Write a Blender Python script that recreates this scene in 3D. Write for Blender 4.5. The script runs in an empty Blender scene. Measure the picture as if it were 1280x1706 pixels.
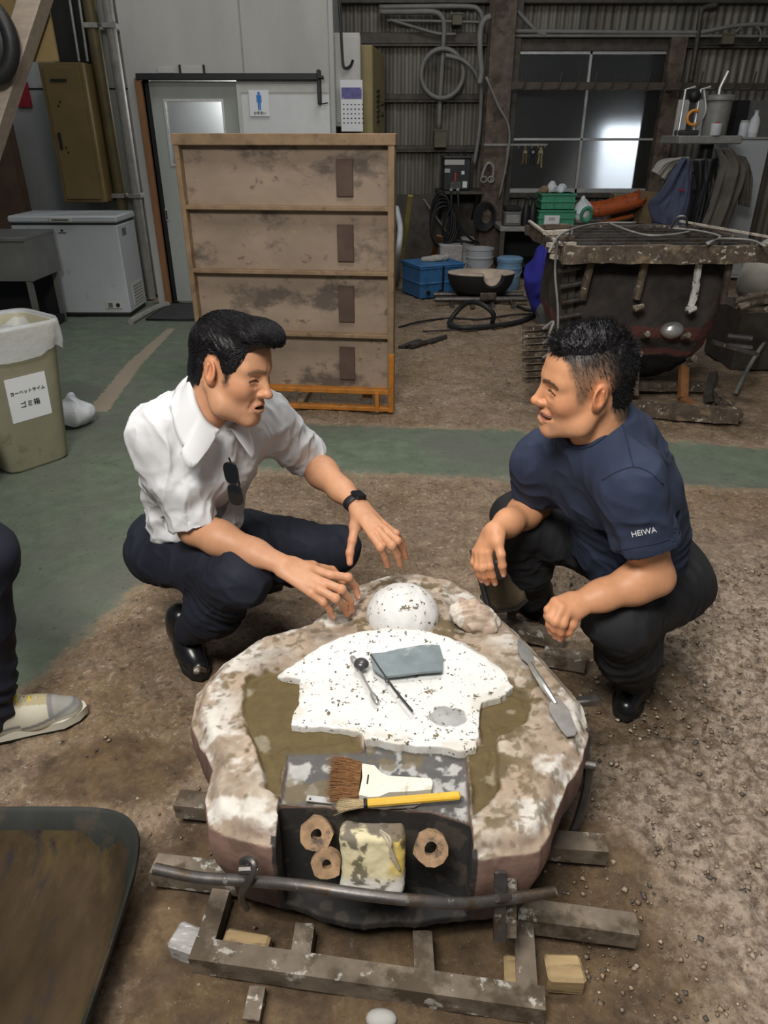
import bpy, math, random
import numpy as np
from mathutils import Vector, Matrix
random.seed(7); rng = np.random.default_rng(7)
sc = bpy.context.scene; COL = sc.collection
# ---------------------------------------------------------------- camera, world, lights, exposure
FPX, VH, CH = 1183.0, 225.0, 1.5
PITCH = math.atan((853-VH)/FPX)
cd = bpy.data.cameras.new('camera'); cam = bpy.data.objects.new('camera', cd); COL.objects.link(cam)
cam.location = (0, 0, CH); cam.rotation_euler = (math.pi/2-PITCH, 0, 0)
cd.sensor_fit = 'HORIZONTAL'; cd.sensor_width = 36; cd.lens = FPX*36/1280; cd.clip_start = .05; cd.clip_end = 100
sc.camera = cam
W = bpy.data.worlds.new('world'); sc.world = W; W.use_nodes = True
W.node_tree.nodes['Background'].inputs[0].default_value = (.86, .93, 1, 1)
W.node_tree.nodes['Background'].inputs[1].default_value = .11
def area(name, loc, size, energy, rot=(0, 0, 0), col=(1, .97, .92), spread=None):
    l = bpy.data.lights.new(name, 'AREA'); l.shape = 'RECTANGLE'; l.size, l.size_y = size; l.energy = energy; l.color = col
    if spread: l.spread = spread
    o = bpy.data.objects.new(name, l); COL.objects.link(o); o.location = loc; o.rotation_euler = rot; return o
_d = Vector((.0, 1.55, .55))-Vector((-.6, -.3, 3.25))
area('hall_lamp', (-.6, -.3, 3.25), (1.1, .8), 130, _d.to_track_quat('-Z', 'Y').to_euler())
area('hall_lamp', (.2, 2.3, 4.6), (1.4, 1.0), 80)
area('hall_lamp', (.9, 5.6, 5.2), (2.4, 1.2), 62, (math.radians(12), 0, 0), (.95, .98, 1))
area('hall_lamp', (-2.2, 5.2, 5.0), (1.2, .8), 12, (math.radians(10), 0, 0), (.95, .98, 1))
sc.view_settings.view_transform = 'Standard'; sc.view_settings.look = 'None'
sc.view_settings.gamma = 1; sc.view_settings.exposure = 0.0; sc.view_settings.use_curve_mapping = False
try:
    sc.cycles.max_bounces = 6; sc.cycles.diffuse_bounces = 3; sc.cycles.glossy_bounces = 3; sc.cycles.transmission_bounces = 5
    sc.cycles.sample_clamp_indirect = 4; sc.cycles.caustics_reflective = False; sc.cycles.caustics_refractive = False
except Exception: pass
# ---------------------------------------------------------------- photo measure -> place
_cp, _sp = math.cos(PITCH), math.sin(PITCH)
CAM = np.array([0, 0, CH])
def ray(u, v):
    a = (u-640)/FPX; c = (853-v)/FPX
    return np.array([a, _cp+c*_sp, -_sp+c*_cp])
def gz(u, v, z=0.): d = ray(u, v); return CAM+d*(z-CH)/d[2]
def gy(u, v, y): d = ray(u, v); return CAM+d*y/d[1]
def nrm(v): v = np.asarray(v, float); return v/np.linalg.norm(v)
# ---------------------------------------------------------------- noise
def _h(ix, iy, iz, s):
    n = (ix*374761393+iy*668265263+iz*2147483647+s*1274126177) & 0xffffffff
    n = ((n ^ (n >> 13))*1274126177) & 0xffffffff
    return ((n ^ (n >> 16)) & 0xffff)/65535.
def vnoise(P, s=0):
    P = np.asarray(P, float); I = np.floor(P).astype(np.int64); F = P-I; F = F*F*(3-2*F); r = 0
    for dx in (0, 1):
        for dy in (0, 1):
            for dz in (0, 1):
                w = (F[:, 0] if dx else 1-F[:, 0])*(F[:, 1] if dy else 1-F[:, 1])*(F[:, 2] if dz else 1-F[:, 2])
                r = r+w*_h(I[:, 0]+dx, I[:, 1]+dy, I[:, 2]+dz, s)
    return r*2-1
def fbm(P, sc_=1., o=4, s=0):
    P = np.asarray(P, float)*sc_; r = 0; a = 1.
    for k in range(o): r = r+a*vnoise(P, s+k); P = P*2.03; a *= .5
    return r
def sst(a, b, x): t = np.clip((x-a)/(b-a), 0, 1); return t*t*(3-2*t)
# ---------------------------------------------------------------- materials
MATS = {}
def mat(name, col, rough=.6, metal=0., var=.15, scale=8, bump=.1, bscale=40, stains=(), attr=False, spec=.5, sx=(1, 1, 1), alpha=1., trans=0., sheen=0., emit=None, sss=0., coat=0., ior=1.45, dist=.002):
    if name in MATS: return MATS[name]
    m = bpy.data.materials.new(name); m.use_nodes = True; MATS[name] = m
    nt = m.node_tree; N = nt.nodes; L = nt.links; b = N['Principled BSDF']
    tc = N.new('ShaderNodeTexCoord'); mp = N.new('ShaderNodeMapping'); mp.inputs['Scale'].default_value = sx
    L.new(tc.outputs['Object'], mp.inputs[0]); vec = mp.outputs[0]
    def noise(s, d=5, r=.6):
        n = N.new('ShaderNodeTexNoise'); n.inputs['Scale'].default_value = s; n.inputs['Detail'].default_value = d; n.inputs['Roughness'].default_value = r
        L.new(vec, n.inputs['Vector']); return n
    def mix(f, a, c, kind='MIX'):
        x = N.new('ShaderNodeMix'); x.data_type = 'RGBA'; x.blend_type = kind
        for s, k in ((f, 0), (a, 6), (c, 7)):
            if isinstance(s, (int, float)): x.inputs[k].default_value = s
            elif isinstance(s, tuple): x.inputs[k].default_value = s
            else: L.new(s, x.inputs[k])
        return x.outputs[2]
    c4 = lambda c, k=1.: (min(1, c[0]*k), min(1, c[1]*k), min(1, c[2]*k), 1)
    n1 = noise(scale)
    mr = N.new('ShaderNodeMapRange'); mr.inputs[1].default_value = .3; mr.inputs[2].default_value = .7; L.new(n1.outputs[0], mr.inputs[0])
    if attr:
        at = N.new('ShaderNodeAttribute'); at.attribute_name = 'Col'
        f = mix(mr.outputs[0], c4((1-var,)*3), c4((1, 1, 1)))
        base = mix(1., at.outputs[0], f, 'MULTIPLY')
    else: base = mix(mr.outputs[0], c4(col, 1-var), c4(col, 1+var))
    for st in stains:        # (colour, scale, threshold, softness)
        n = noise(st[1], 6, .65); r = N.new('ShaderNodeMapRange'); r.inputs[1].default_value = st[2]; r.inputs[2].default_value = st[2]+st[3]
        L.new(n.outputs[0], r.inputs[0]); base = mix(r.outputs[0], base, c4(st[0]))
    L.new(base, b.inputs['Base Color'])
    b.inputs['Roughness'].default_value = rough; b.inputs['Metallic'].default_value = metal
    b.inputs['Specular IOR Level'].default_value = spec; b.inputs['IOR'].default_value = ior
    b.inputs['Alpha'].default_value = alpha; b.inputs['Transmission Weight'].default_value = trans
    b.inputs['Coat Weight'].default_value = coat
    if sheen: b.inputs['Sheen Weight'].default_value = sheen
    if sss:
        b.inputs['Subsurface Weight'].default_value = sss; b.inputs['Subsurface Radius'].default_value = (.012, .004, .002); b.inputs['Subsurface Scale'].default_value = 1
    if emit: b.inputs['Emission Color'].default_value = c4(emit[0]); b.inputs['Emission Strength'].default_value = emit[1]
    if bump:
        n = noise(bscale, 6, .65); bp = N.new('ShaderNodeBump'); bp.inputs['Strength'].default_value = min(1, bump); bp.inputs['Distance'].default_value = dist*max(1, bump)
        L.new(n.outputs[0], bp.inputs['Height']); L.new(bp.outputs[0], b.inputs['Normal'])
    return m
# ---------------------------------------------------------------- mesh builder
def rotm(rx=0, ry=0, rz=0): return np.array(Matrix.Rotation(rz, 3, 'Z') @ Matrix.Rotation(ry, 3, 'Y') @ Matrix.Rotation(rx, 3, 'X'))
def frame(x, z):       # columns: x, y, z orthonormal, x kept
    x = nrm(x); y = nrm(np.cross(z, x)); return np.stack([x, y, np.cross(x, y)], 1)
class MB:
    def __init__(s): s.v = []; s.f = []; s.n = 0
    def add(s, v, f):
        v = np.asarray(v, float).reshape(-1, 3); s.v.append(v); s.f += [tuple(i+s.n for i in q) for q in f]; s.n += len(v); return s
    def box(s, c, d, R=None, b=0., taper=1.):
        x, y, z = np.array(d)/2.
        if b <= 0:
            v = np.array([(sx*x*(taper if sz > 0 else 1), sy*y*(taper if sz > 0 else 1), sz*z) for sz in (-1, 1) for sx, sy in ((-1, -1), (1, -1), (1, 1), (-1, 1))])
            f = [(3, 2, 1, 0), (4, 5, 6, 7), (0, 1, 5, 4), (1, 2, 6, 5), (2, 3, 7, 6), (3, 0, 4, 7)]
        else:
            b = min(b, x*.99, y*.99, z*.99); v = []; f = []
            for zz, ins in ((-z, b), (-z+b, 0), (z-b, 0), (z, b)):
                k = taper if zz > 0 else 1
                X, Y = (x-ins)*k, (y-ins)*k; c2 = b if not ins else b*.3
                v += [(-X, -Y+c2, zz), (-X+c2, -Y, zz), (X-c2, -Y, zz), (X, -Y+c2, zz), (X, Y-c2, zz), (X-c2, Y, zz), (-X+c2, Y, zz), (-X, Y-c2, zz)]
            for k in range(3): f += [(k*8+i, k*8+(i+1) % 8, k*8+8+(i+1) % 8, k*8+8+i) for i in range(8)]
            f += [tuple(range(7, -1, -1)), tuple(range(24, 32))]; v = np.array(v)
        if R is not None: v = v @ np.asarray(R).T
        return s.add(v+np.asarray(c, float), f)
    def bx(s, x0, x1, y0, y1, z0, z1, b=0.): return s.box(((x0+x1)/2, (y0+y1)/2, (z0+z1)/2), (abs(x1-x0), abs(y1-y0), abs(z1-z0)), None, b)
    def bar(s, a, c, w, h, up=(0, 0, 1), b=0.):
        a = np.asarray(a, float); c = np.asarray(c, float); d = c-a; l = np.linalg.norm(d)
        if abs(nrm(d) @ nrm(up)) > .98: up = (0, 1, 0)
        return s.box((a+c)/2, (l, w, h), frame(d, up), b)
    def tube(s, pts, r, n=8, caps=True, closed=False, flat=1.):
        P = np.asarray(pts, float); k = len(P); R = np.full(k, r, float) if np.isscalar(r) else np.asarray(r, float)
        T = np.gradient(P, axis=0) if not closed else np.roll(P, -1, 0)-np.roll(P, 1, 0)
        up = np.array([0, 0, 1.]); v = []; last = None
        for i in range(k):
            t = nrm(T[i]+1e-12)
            if last is None: last = np.cross(t, up) if abs(t @ up) < .95 else np.cross(t, (0, 1., 0))
            u = nrm(last-t*(t @ last)); w = np.cross(t, u); last = u
            for j in range(n): a = 2*math.pi*j/n; v.append(P[i]+R[i]*(math.cos(a)*u+flat*math.sin(a)*w))
        f = []
        for i in range(k if closed else k-1):
            i2 = (i+1) % k; f += [(i*n+j, i*n+(j+1) % n, i2*n+(j+1) % n, i2*n+j) for j in range(n)]
        if caps and not closed: f += [tuple(range(n-1, -1, -1)), tuple((k-1)*n+j for j in range(n))]
        return s.add(v, f)
    def cyl(s, a, c, r, n=16, r2=None): return s.tube([a, c], [r, r if r2 is None else r2], n)
    def lathe(s, prof, c=(0, 0, 0), n=24, R=None, sq=None):      # prof: (radius, z); sq: superellipse (ax, ay, power)
        v = []; f = []
        for r, z in prof:
            for j in range(n):
                a = 2*math.pi*j/n; ca, sa = math.cos(a), math.sin(a)
                if sq: e = 2./sq[2]; ca, sa = sq[0]*math.copysign(abs(ca)**e, ca), sq[1]*math.copysign(abs(sa)**e, sa)
                v.append((r*ca, r*sa, z))
        for i in range(len(prof)-1): f += [(i*n+j, i*n+(j+1) % n, (i+1)*n+(j+1) % n, (i+1)*n+j) for j in range(n)]
        if prof[0][0] > 1e-4: f.append(tuple(range(n-1, -1, -1)))
        if prof[-1][0] > 1e-4: f.append(tuple((len(prof)-1)*n+j for j in range(n)))
        v = np.array(v)
        if R is not None: v = v @ np.asarray(R).T
        return s.add(v+np.asarray(c, float), f)
    def prism(s, out, z0, z1, R=None, c=(0, 0, 0)):
        n = len(out); v = np.array([(x, y, z) for z in (z0, z1) for x, y in out], float)
        if R is not None: v = v @ np.asarray(R).T
        f = [tuple(range(n-1, -1, -1)), tuple(range(n, 2*n))]+[(i, (i+1) % n, n+(i+1) % n, n+i) for i in range(n)]
        return s.add(v+np.asarray(c, float), f)
    def ell(s, c, r, R=None, n=16, m=10):
        v = []; f = []
        for i in range(m+1):
            th = math.pi*i/m
            for j in range(n): a = 2*math.pi*j/n; v.append((math.sin(th)*math.cos(a)*r[0], math.sin(th)*math.sin(a)*r[1], -math.cos(th)*r[2]))
        for i in range(m): f += [(i*n+j, i*n+(j+1) % n, (i+1)*n+(j+1) % n, (i+1)*n+j) for j in range(n)]
        v = np.array(v)
        if R is not None: v = v @ np.asarray(R).T
        return s.add(v+np.asarray(c, float), f)
    def grid(s, fn, nu, nv, closed_u=False):
        v = [fn(i/(nu-1 if not closed_u else nu), j/(nv-1)) for j in range(nv) for i in range(nu)]
        f = [(j*nu+i, j*nu+(i+1) % nu, (j+1)*nu+(i+1) % nu, (j+1)*nu+i) for j in range(nv-1) for i in range(nu if closed_u else nu-1)]
        return s.add(v, f)
    def jit(s, a, sc_=20, seed=0):       # roughen with noise
        V = np.concatenate(s.v); s.v = [V+a*np.stack([vnoise(V*sc_+k*17, seed+k) for k in range(3)], 1)]; return s
    def build(s, name, m, parent=None, smooth=None, col=None, solid=0., world=True):
        V = np.concatenate(s.v)
        if parent is not None and world: V = V-np.array(wloc(parent))
        return mesh(name, V, s.f, m, parent, smooth, col, solid)
def wloc(o):
    l = Vector(o.location)
    while o.parent: o = o.parent; l += o.location
    return l
def mesh(name, V, F, m, parent=None, smooth=None, col=None, solid=0.):
    me = bpy.data.meshes.new(name); V = np.ascontiguousarray(V, np.float32)
    if isinstance(F, np.ndarray):
        me.vertices.add(len(V)); me.vertices.foreach_set('co', V.ravel()); k = F.shape[1]
        me.loops.add(F.size); me.loops.foreach_set('vertex_index', F.ravel().astype(np.int32))
        me.polygons.add(len(F)); me.polygons.foreach_set('loop_start', np.arange(0, F.size, k, dtype=np.int32)); me.update(calc_edges=True); me.validate()
    else: me.from_pydata(V.tolist(), [], F)
    if col is not None:
        a = me.color_attributes.new('Col', 'FLOAT_COLOR', 'POINT'); c = np.ones((len(V), 4), np.float32); c[:, :3] = col; a.data.foreach_set('color', c.ravel())
    if smooth is None: smooth = 40
    if smooth:
        me.polygons.foreach_set('use_smooth', np.ones(len(me.polygons), bool))
        if smooth < 180: me.set_sharp_from_angle(angle=math.radians(smooth))
    me.materials.append(m if not isinstance(m, str) else MATS[m])
    o = bpy.data.objects.new(name, me); COL.objects.link(o)
    if parent is not None: o.parent = parent
    if solid: md = o.modifiers.new('thickness', 'SOLIDIFY'); md.thickness = solid; md.offset = 0
    return o
def thing(name, label, cat, loc=(0, 0, 0), rz=0, group=None):
    o = bpy.data.objects.new(name, None); COL.objects.link(o); o.location = tuple(float(q) for q in loc); o.rotation_euler = (0, 0, rz); o.empty_display_size = .1
    return tag(o, label, cat, group)
def tag(o, label, cat, group=None):
    o['label'] = label; o['category'] = cat
    if group: o['group'] = group
    return o
def struct(o): o['kind'] = 'structure'; return o
def stuff(o): o['kind'] = 'stuff'; return o
def spline(P, n=8):        # Catmull-Rom
    P = np.asarray(P, float); Q = np.vstack([2*P[0]-P[1], P, 2*P[-1]-P[-2]]); out = []
    for i in range(1, len(Q)-2):
        for t in np.arange(n)/n:
            out.append(.5*(2*Q[i]+(Q[i+1]-Q[i-1])*t+(2*Q[i-1]-5*Q[i]+4*Q[i+1]-Q[i+2])*t*t+(3*Q[i]-Q[i-1]-3*Q[i+1]+Q[i+2])*t**3))
    return np.array(out+[P[-1]])
def text_mb(name, txt, size, m, parent, loc, R, extrude=.0005, align='CENTER', font_scale=(1, 1)):
    c = bpy.data.curves.new(name, 'FONT'); c.body = txt; c.size = size; c.extrude = extrude; c.align_x = align; c.align_y = 'CENTER'
    o = bpy.data.objects.new(name+'_t', c); COL.objects.link(o)
    dg = bpy.context.evaluated_depsgraph_get(); me = bpy.data.meshes.new_from_object(o.evaluated_get(dg)); bpy.data.objects.remove(o); bpy.data.curves.remove(c)
    V = np.array([v.co for v in me.vertices])*np.array([font_scale[0], font_scale[1], 1]); F = [tuple(q.vertices) for q in me.polygons]; bpy.data.meshes.remove(me)
    V = V @ np.asarray(R).T+np.asarray(loc)
    if parent is not None: V = V-np.array(wloc(parent))
    return mesh(name, V, F, m, parent, 0)
# ---------------------------------------------------------------- signed distance fields -> surface
class SDF:
    def __init__(s, lo, hi, h):
        s.lo = np.asarray(lo, float); s.h = h; s.n = np.ceil((np.asarray(hi)-s.lo)/h).astype(int)+1; s.a = np.full(s.n, 1., np.float32)
    def _sub(s, lo, hi):
        i0 = np.maximum(0, np.floor((np.asarray(lo)-s.lo)/s.h).astype(int)); i1 = np.minimum(s.n, np.ceil((np.asarray(hi)-s.lo)/s.h).astype(int)+1)
        if (i1 <= i0).any(): return None, None
        ax = [(s.lo[k]+s.h*np.arange(i0[k], i1[k])).astype(np.float32) for k in range(3)]
        return tuple(slice(i0[k], i1[k]) for k in range(3)), (ax[0][:, None, None], ax[1][None, :, None], ax[2][None, None, :])
    def comb(s, fn, lo, hi, k=.01, op='u', pad=.03):
        lo = np.asarray(lo)-pad-k; hi = np.asarray(hi)+pad+k; sl, X = s._sub(lo, hi)
        if sl is None: return s
        d = fn(*X).astype(np.float32); A = s.a[sl]
        if op == 'u': h = np.clip(.5+.5*(A-d)/k, 0, 1); s.a[sl] = A*(1-h)+d*h-k*h*(1-h)
        else: h = np.clip(.5-.5*(A+d)/k, 0, 1); s.a[sl] = A*(1-h)+(-d)*h+k*h*(1-h)
        return s
    def cap(s, a, b, ra, rb=None, k=.01, op='u', sq=None):     # sq: (axis, factor) flattening along a direction
        a = np.asarray(a, float); b = np.asarray(b, float); rb = ra if rb is None else rb; ab = b-a; L2 = max(1e-12, ab @ ab); R = max(ra, rb)
        def fn(x, y, z):
            px, py, pz = x-a[0], y-a[1], z-a[2]; t = np.clip((px*ab[0]+py*ab[1]+pz*ab[2])/L2, 0, 1)
            qx, qy, qz = px-ab[0]*t, py-ab[1]*t, pz-ab[2]*t; d2 = qx*qx+qy*qy+qz*qz
            if sq is not None:
                w = nrm(sq[0]); e = qx*w[0]+qy*w[1]+qz*w[2]; d2 = d2+e*e*(1./sq[1]**2-1)
            return (np.sqrt(d2)-(ra+(rb-ra)*t))*(1 if sq is None else min(1, sq[1]*1.2))
        return s.comb(fn, np.minimum(a, b)-R, np.maximum(a, b)+R, k, op)
    def ell(s, c, r, R=None, k=.01, op='u'):
        c = np.asarray(c, float); r = np.asarray(r, float); R = np.eye(3) if R is None else np.asarray(R); m = r.max()
        def fn(x, y, z):
            p = (x-c[0], y-c[1], z-c[2]); q = [(p[0]*R[0, i]+p[1]*R[1, i]+p[2]*R[2, i]) for i in range(3)]
            k0 = np.sqrt(sum((q[i]/r[i])**2 for i in range(3))); k1 = np.sqrt(sum((q[i]/r[i]**2)**2 for i in range(3)))+1e-9
            return k0*(k0-1)/k1
        return s.comb(fn, c-m, c+m, k, op)
    def chain(s, pts, rs, k=.01):
        for i in range(len(pts)-1): s.cap(pts[i], pts[i+1], rs[i], rs[i+1], k)
        return s
    def plane(s, c, n, k=.004):       # remove everything on the side the normal points to
        c = np.asarray(c, float); n = nrm(n); hi = s.lo+s.n*s.h
        return s.comb(lambda x, y, z: -((x-c[0])*n[0]+(y-c[1])*n[1]+(z-c[2])*n[2])+0*x*y*z, s.lo, hi, k, 's', 0)
    def surf(s, smooth=1):
        A = s.a; S = A < 0; n = A.shape; c = [slice(0, -1), slice(1, None)]
        any_ = np.zeros([q-1 for q in n], bool); all_ = np.ones([q-1 for q in n], bool)
        for i in (0, 1):
            for j in (0, 1):
                for k in (0, 1): q = S[c[i], c[j], c[k]]; any_ |= q; all_ &= q
        act = np.argwhere(any_ & ~all_); idx = np.full([q-1 for q in n], -1, np.int32); idx[tuple(act.T)] = np.arange(len(act))
        cv = {(i, j, k): A[act[:, 0]+i, act[:, 1]+j, act[:, 2]+k] for i in (0, 1) for j in (0, 1) for k in (0, 1)}
        P = np.zeros((len(act), 3)); cnt = np.zeros(len(act))
        for ax in range(3):
            o = [q for q in range(3) if q != ax]
            for i in (0, 1):
                for j in (0, 1):
                    a = [0, 0, 0]; a[o[0]] = i; a[o[1]] = j; b = list(a); b[ax] = 1; va, vb = cv[tuple(a)], cv[tuple(b)]
                    m = (va < 0) != (vb < 0); t = np.where(m, va/np.where(m, va-vb, 1), 0)
                    q = np.zeros((len(act), 3)); q[:, o[0]] = i; q[:, o[1]] = j; q[:, ax] = t; P += q*m[:, None]; cnt += m
        V = s.lo+s.h*(act+P/cnt[:, None]); F = []
        for ax in range(3):
            o = [(ax+1) % 3, (ax+2) % 3]; a = [slice(None)]*3; b = [slice(None)]*3; a[ax] = slice(0, -1); b[ax] = slice(1, None)
            for q in o: a[q] = slice(1, -1); b[q] = slice(1, -1)
            E = S[tuple(a)] != S[tuple(b)]; e = np.argwhere(E)
            for q in o: e[:, q] += 1
            def at(du, dv): z = e.copy(); z[:, o[0]] -= du; z[:, o[1]] -= dv; return idx[z[:, 0], z[:, 1], z[:, 2]]
            Q = np.stack([at(1, 1), at(0, 1), at(0, 0), at(1, 0)], 1)
            fl = S[tuple(a)][E]; Q[~fl] = Q[~fl][:, ::-1]; F.append(Q)
        F = np.concatenate(F); F = F[(F >= 0).all(1)]
        for _ in range(smooth): V = lap(V, F, .5)
        return V, F
def lap(V, F, w=.5):
    acc = np.zeros_like(V); n = np.zeros(len(V))
    for k in range(4):
        a, b = F[:, k], F[:, (k+1) % 4]
        for q in range(3): acc[:, q] += np.bincount(a, V[b, q], len(V))+np.bincount(b, V[a, q], len(V))
        n += np.bincount(a, minlength=len(V))+np.bincount(b, minlength=len(V))
    return V*(1-w)+w*acc/np.maximum(n, 1)[:, None]
def vnorm(V, F):
    n = np.cross(V[F[:, 2]]-V[F[:, 0]], V[F[:, 3]]-V[F[:, 1]]); r = np.zeros_like(V)
    for k in range(4):
        for q in range(3): r[:, q] += np.bincount(F[:, k], n[:, q], len(V))
    return r/(np.linalg.norm(r, axis=1, keepdims=True)+1e-12)
def join(parts):       # [(V, F)] -> one
    V = []; F = []; n = 0
    for v, f in parts: V.append(v); F.append(f+n); n += len(v)
    return np.concatenate(V), np.concatenate(F)
def inpoly(P, X, Y):
    P = np.asarray(P); r = np.zeros(np.shape(X), bool); j = len(P)-1
    for i in range(len(P)):
        c = ((P[i, 1] > Y) != (P[j, 1] > Y)) & (X < (P[j, 0]-P[i, 0])*(Y-P[i, 1])/(P[j, 1]-P[i, 1]+1e-12)+P[i, 0]); r ^= c; j = i
    return r
def sdpoly(P, X, Y):       # signed distance to polygon, negative inside
    P = np.asarray(P, float); d = np.full(np.shape(X), 1e9); j = len(P)-1
    for i in range(len(P)):
        e = P[j]-P[i]; wx, wy = X-P[i, 0], Y-P[i, 1]; t = np.clip((wx*e[0]+wy*e[1])/(e @ e+1e-12), 0, 1)
        d = np.minimum(d, (wx-e[0]*t)**2+(wy-e[1]*t)**2); j = i
    return np.where(inpoly(P, X, Y), -1, 1)*np.sqrt(d)
def fold(V, F, amp, sc_=9, seed=0, st=(1, 1, 1)):
    N_ = vnorm(V, F); q = V*np.array(st)+.08*np.stack([fbm(V, 5, 2, seed+31), fbm(V, 5, 2, seed+32), fbm(V, 5, 2, seed+33)], 1)
    r = 1-np.abs(fbm(q, sc_, 2, seed)); r = r*r*1.1-.55
    return V+N_*(amp*r)[:, None]
def dirfold(V, F, c, axis, rad, amp, freq, seed=0):      # creases running across an axis near a joint
    N_ = vnorm(V, F); axis = nrm(axis); d = V-np.asarray(c); w = np.exp(-(np.linalg.norm(d, axis=1)/rad)**2); ph = d @ axis*freq+3.2*fbm(V, 7, 2, seed)
    return V+N_*(amp*w*(np.abs(np.sin(ph))*-1+.5))[:, None]
# ================================================================ SETTING
def floor_mat():
    m = bpy.data.materials.new('floor_ground'); m.use_nodes = True; MATS['floor'] = m; nt = m.node_tree; N = nt.nodes; L = nt.links; b = N['Principled BSDF']
    tc = N.new('ShaderNodeTexCoord'); at = N.new('ShaderNodeAttribute'); at.attribute_name = 'Zone'; sp = N.new('ShaderNodeSeparateColor'); L.new(at.outputs[0], sp.inputs[0])
    def noise(s, d=6, r=.65, o=None):
        n = N.new('ShaderNodeTexNoise'); n.inputs['Scale'].default_value = s; n.inputs['Detail'].default_value = d; n.inputs['Roughness'].default_value = r
        L.new(tc.outputs['Object'], n.inputs['Vector']); return n.outputs[0]
    def rng_(x, a, c):
        r = N.new('ShaderNodeMapRange'); L.new(x, r.inputs[0]); r.inputs[1].default_value = a; r.inputs[2].default_value = c; return r.outputs[0]
    def ma(op, x, y):
        n = N.new('ShaderNodeMath'); n.operation = op
        for i, q in enumerate((x, y)):
            if isinstance(q, (int, float)): n.inputs[i].default_value = q
            else: L.new(q, n.inputs[i])
        return n.outputs[0]
    def mix(f, a, c, kind='MIX'):
        x = N.new('ShaderNodeMix'); x.data_type = 'RGBA'; x.blend_type = kind
        for s, k in ((f, 0), (a, 6), (c, 7)):
            if isinstance(s, (int, float)): x.inputs[k].default_value = s
            elif isinstance(s, tuple): x.inputs[k].default_value = s+(1,)
            else: L.new(s, x.inputs[k])
        return x.outputs[2]
    big = noise(1.6); mid = noise(9); fine = noise(70, 6, .7); fleck = noise(42, 8, .8); fl2 = noise(120, 4, .8)
    sand = mix(rng_(mid, .35, .68), (.215, .142, .090), (.40, .295, .20)); sand = mix(rng_(big, .48, .62), sand, (.27, .175, .085))
    sand = mix(ma('MULTIPLY', rng_(noise(3.2, 5, .6), .52, .66), .6), sand, (.105, .072, .050)); sand = mix(rng_(fine, .42, .62), mix(.5, sand, (.085, .056, .038)), sand)
    sand = mix(ma('MULTIPLY', rng_(noise(26, 5, .7), .55, .66), .8), sand, (.06, .043, .032))
    sand = mix(ma('MULTIPLY', rng_(fleck, .56, .63), .8), sand, (.50, .41, .31))
    sand = mix(ma('MULTIPLY', ma('MULTIPLY', rng_(fl2, .57, .66), sp.outputs[2]), .8), sand, (.60, .52, .42))
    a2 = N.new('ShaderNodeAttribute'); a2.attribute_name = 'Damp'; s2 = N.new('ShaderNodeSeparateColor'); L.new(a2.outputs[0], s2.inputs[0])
    sand = mix(ma('MULTIPLY', sp.outputs[2], .6), sand, mix(rng_(noise(34, 6, .75), .42, .60), (.15, .11, .08), (.58, .48, .38)))
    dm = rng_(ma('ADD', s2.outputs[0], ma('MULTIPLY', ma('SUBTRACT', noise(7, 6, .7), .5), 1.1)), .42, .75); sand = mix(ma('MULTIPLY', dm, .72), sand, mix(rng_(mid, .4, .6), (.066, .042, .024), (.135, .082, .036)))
    gr = mix(rng_(mid, .35, .65), (.115, .148, .100), (.175, .212, .150)); gr = mix(rng_(big, .42, .66), gr, (.145, .145, .125))
    gr = mix(ma('MULTIPLY', rng_(fine, .5, .68), .45), gr, (.17, .19, .15)); gr = mix(ma('MULTIPLY', rng_(noise(30, 7, .75), .60, .66), .7), gr, (.05, .045, .04))
    gr = mix(ma('MULTIPLY', rng_(noise(55, 6, .8), .64, .69), .7), gr, (.42, .40, .36))
    # Zone.r: .5 + distance into the green paint; ragged edge by noise
    edge = ma('ADD', sp.outputs[0], ma('MULTIPLY', ma('SUBTRACT', noise(14, 8, .75), .5), .35))
    c = mix(rng_(edge, .47, .53), sand, gr)
    pale = ma('MULTIPLY', rng_(edge, .40, .47), rng_(edge, .56, .47)); c = mix(ma('MULTIPLY', pale, .35), c, (.40, .31, .21))
    ln = ma('ADD', sp.outputs[1], ma('MULTIPLY', ma('SUBTRACT', noise(22, 8, .8), .5), .7)); c = mix(ma('MULTIPLY', rng_(ln, .48, .54), .85), c, (.36, .29, .22))
    L.new(c, b.inputs['Base Color']); b.inputs['Roughness'].default_value = .85; b.inputs['Specular IOR Level'].default_value = .25
    hsum = ma('ADD', ma('MULTIPLY', fleck, 1.3), fine); bp = N.new('ShaderNodeBump'); bp.inputs['Strength'].default_value = .75; bp.inputs['Distance'].default_value = .006
    L.new(hsum, bp.inputs['Height']); L.new(bp.outputs[0], b.inputs['Normal']); return m
ys = [.33]
while ys[-1] < 9.75: ys.append(ys[-1]+.0095*max(1, ys[-1]/1.5))
xs = [0.]
while xs[-1] < 5.2: xs.append(xs[-1]+.0105*max(1, xs[-1]/1.1))
xs = np.array([-q for q in xs[:0:-1]]+xs); ys = np.array(ys)
X, Y = np.meshgrid(xs, ys); P2 = np.stack([X.ravel(), Y.ravel(), 0*X.ravel()], 1)
GREEN = [(-5.3, 1.28), (-1.4, 1.33), (-1.11, 1.65), (-.92, 2.28), (-.65, 3.30), (-.2, 3.27), (1.85, 3.06), (5.3, 2.8), (5.3, 3.2), (2.09, 3.58), (.7, 3.84), (-.5, 3.95), (-.7, 4.2), (-.75, 7.4), (-5.3, 7.6)]
LINE = [(-1.83, 4.13), (-1.70, 4.15), (-1.80, 5.2), (-1.84, 6.28), (-1.91, 6.28), (-1.92, 5.2)]
gd = -sdpoly(GREEN, X, Y).ravel(); ldist = -sdpoly(LINE, X, Y).ravel()
sandm = 1-sst(-.02, .05, gd)
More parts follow.
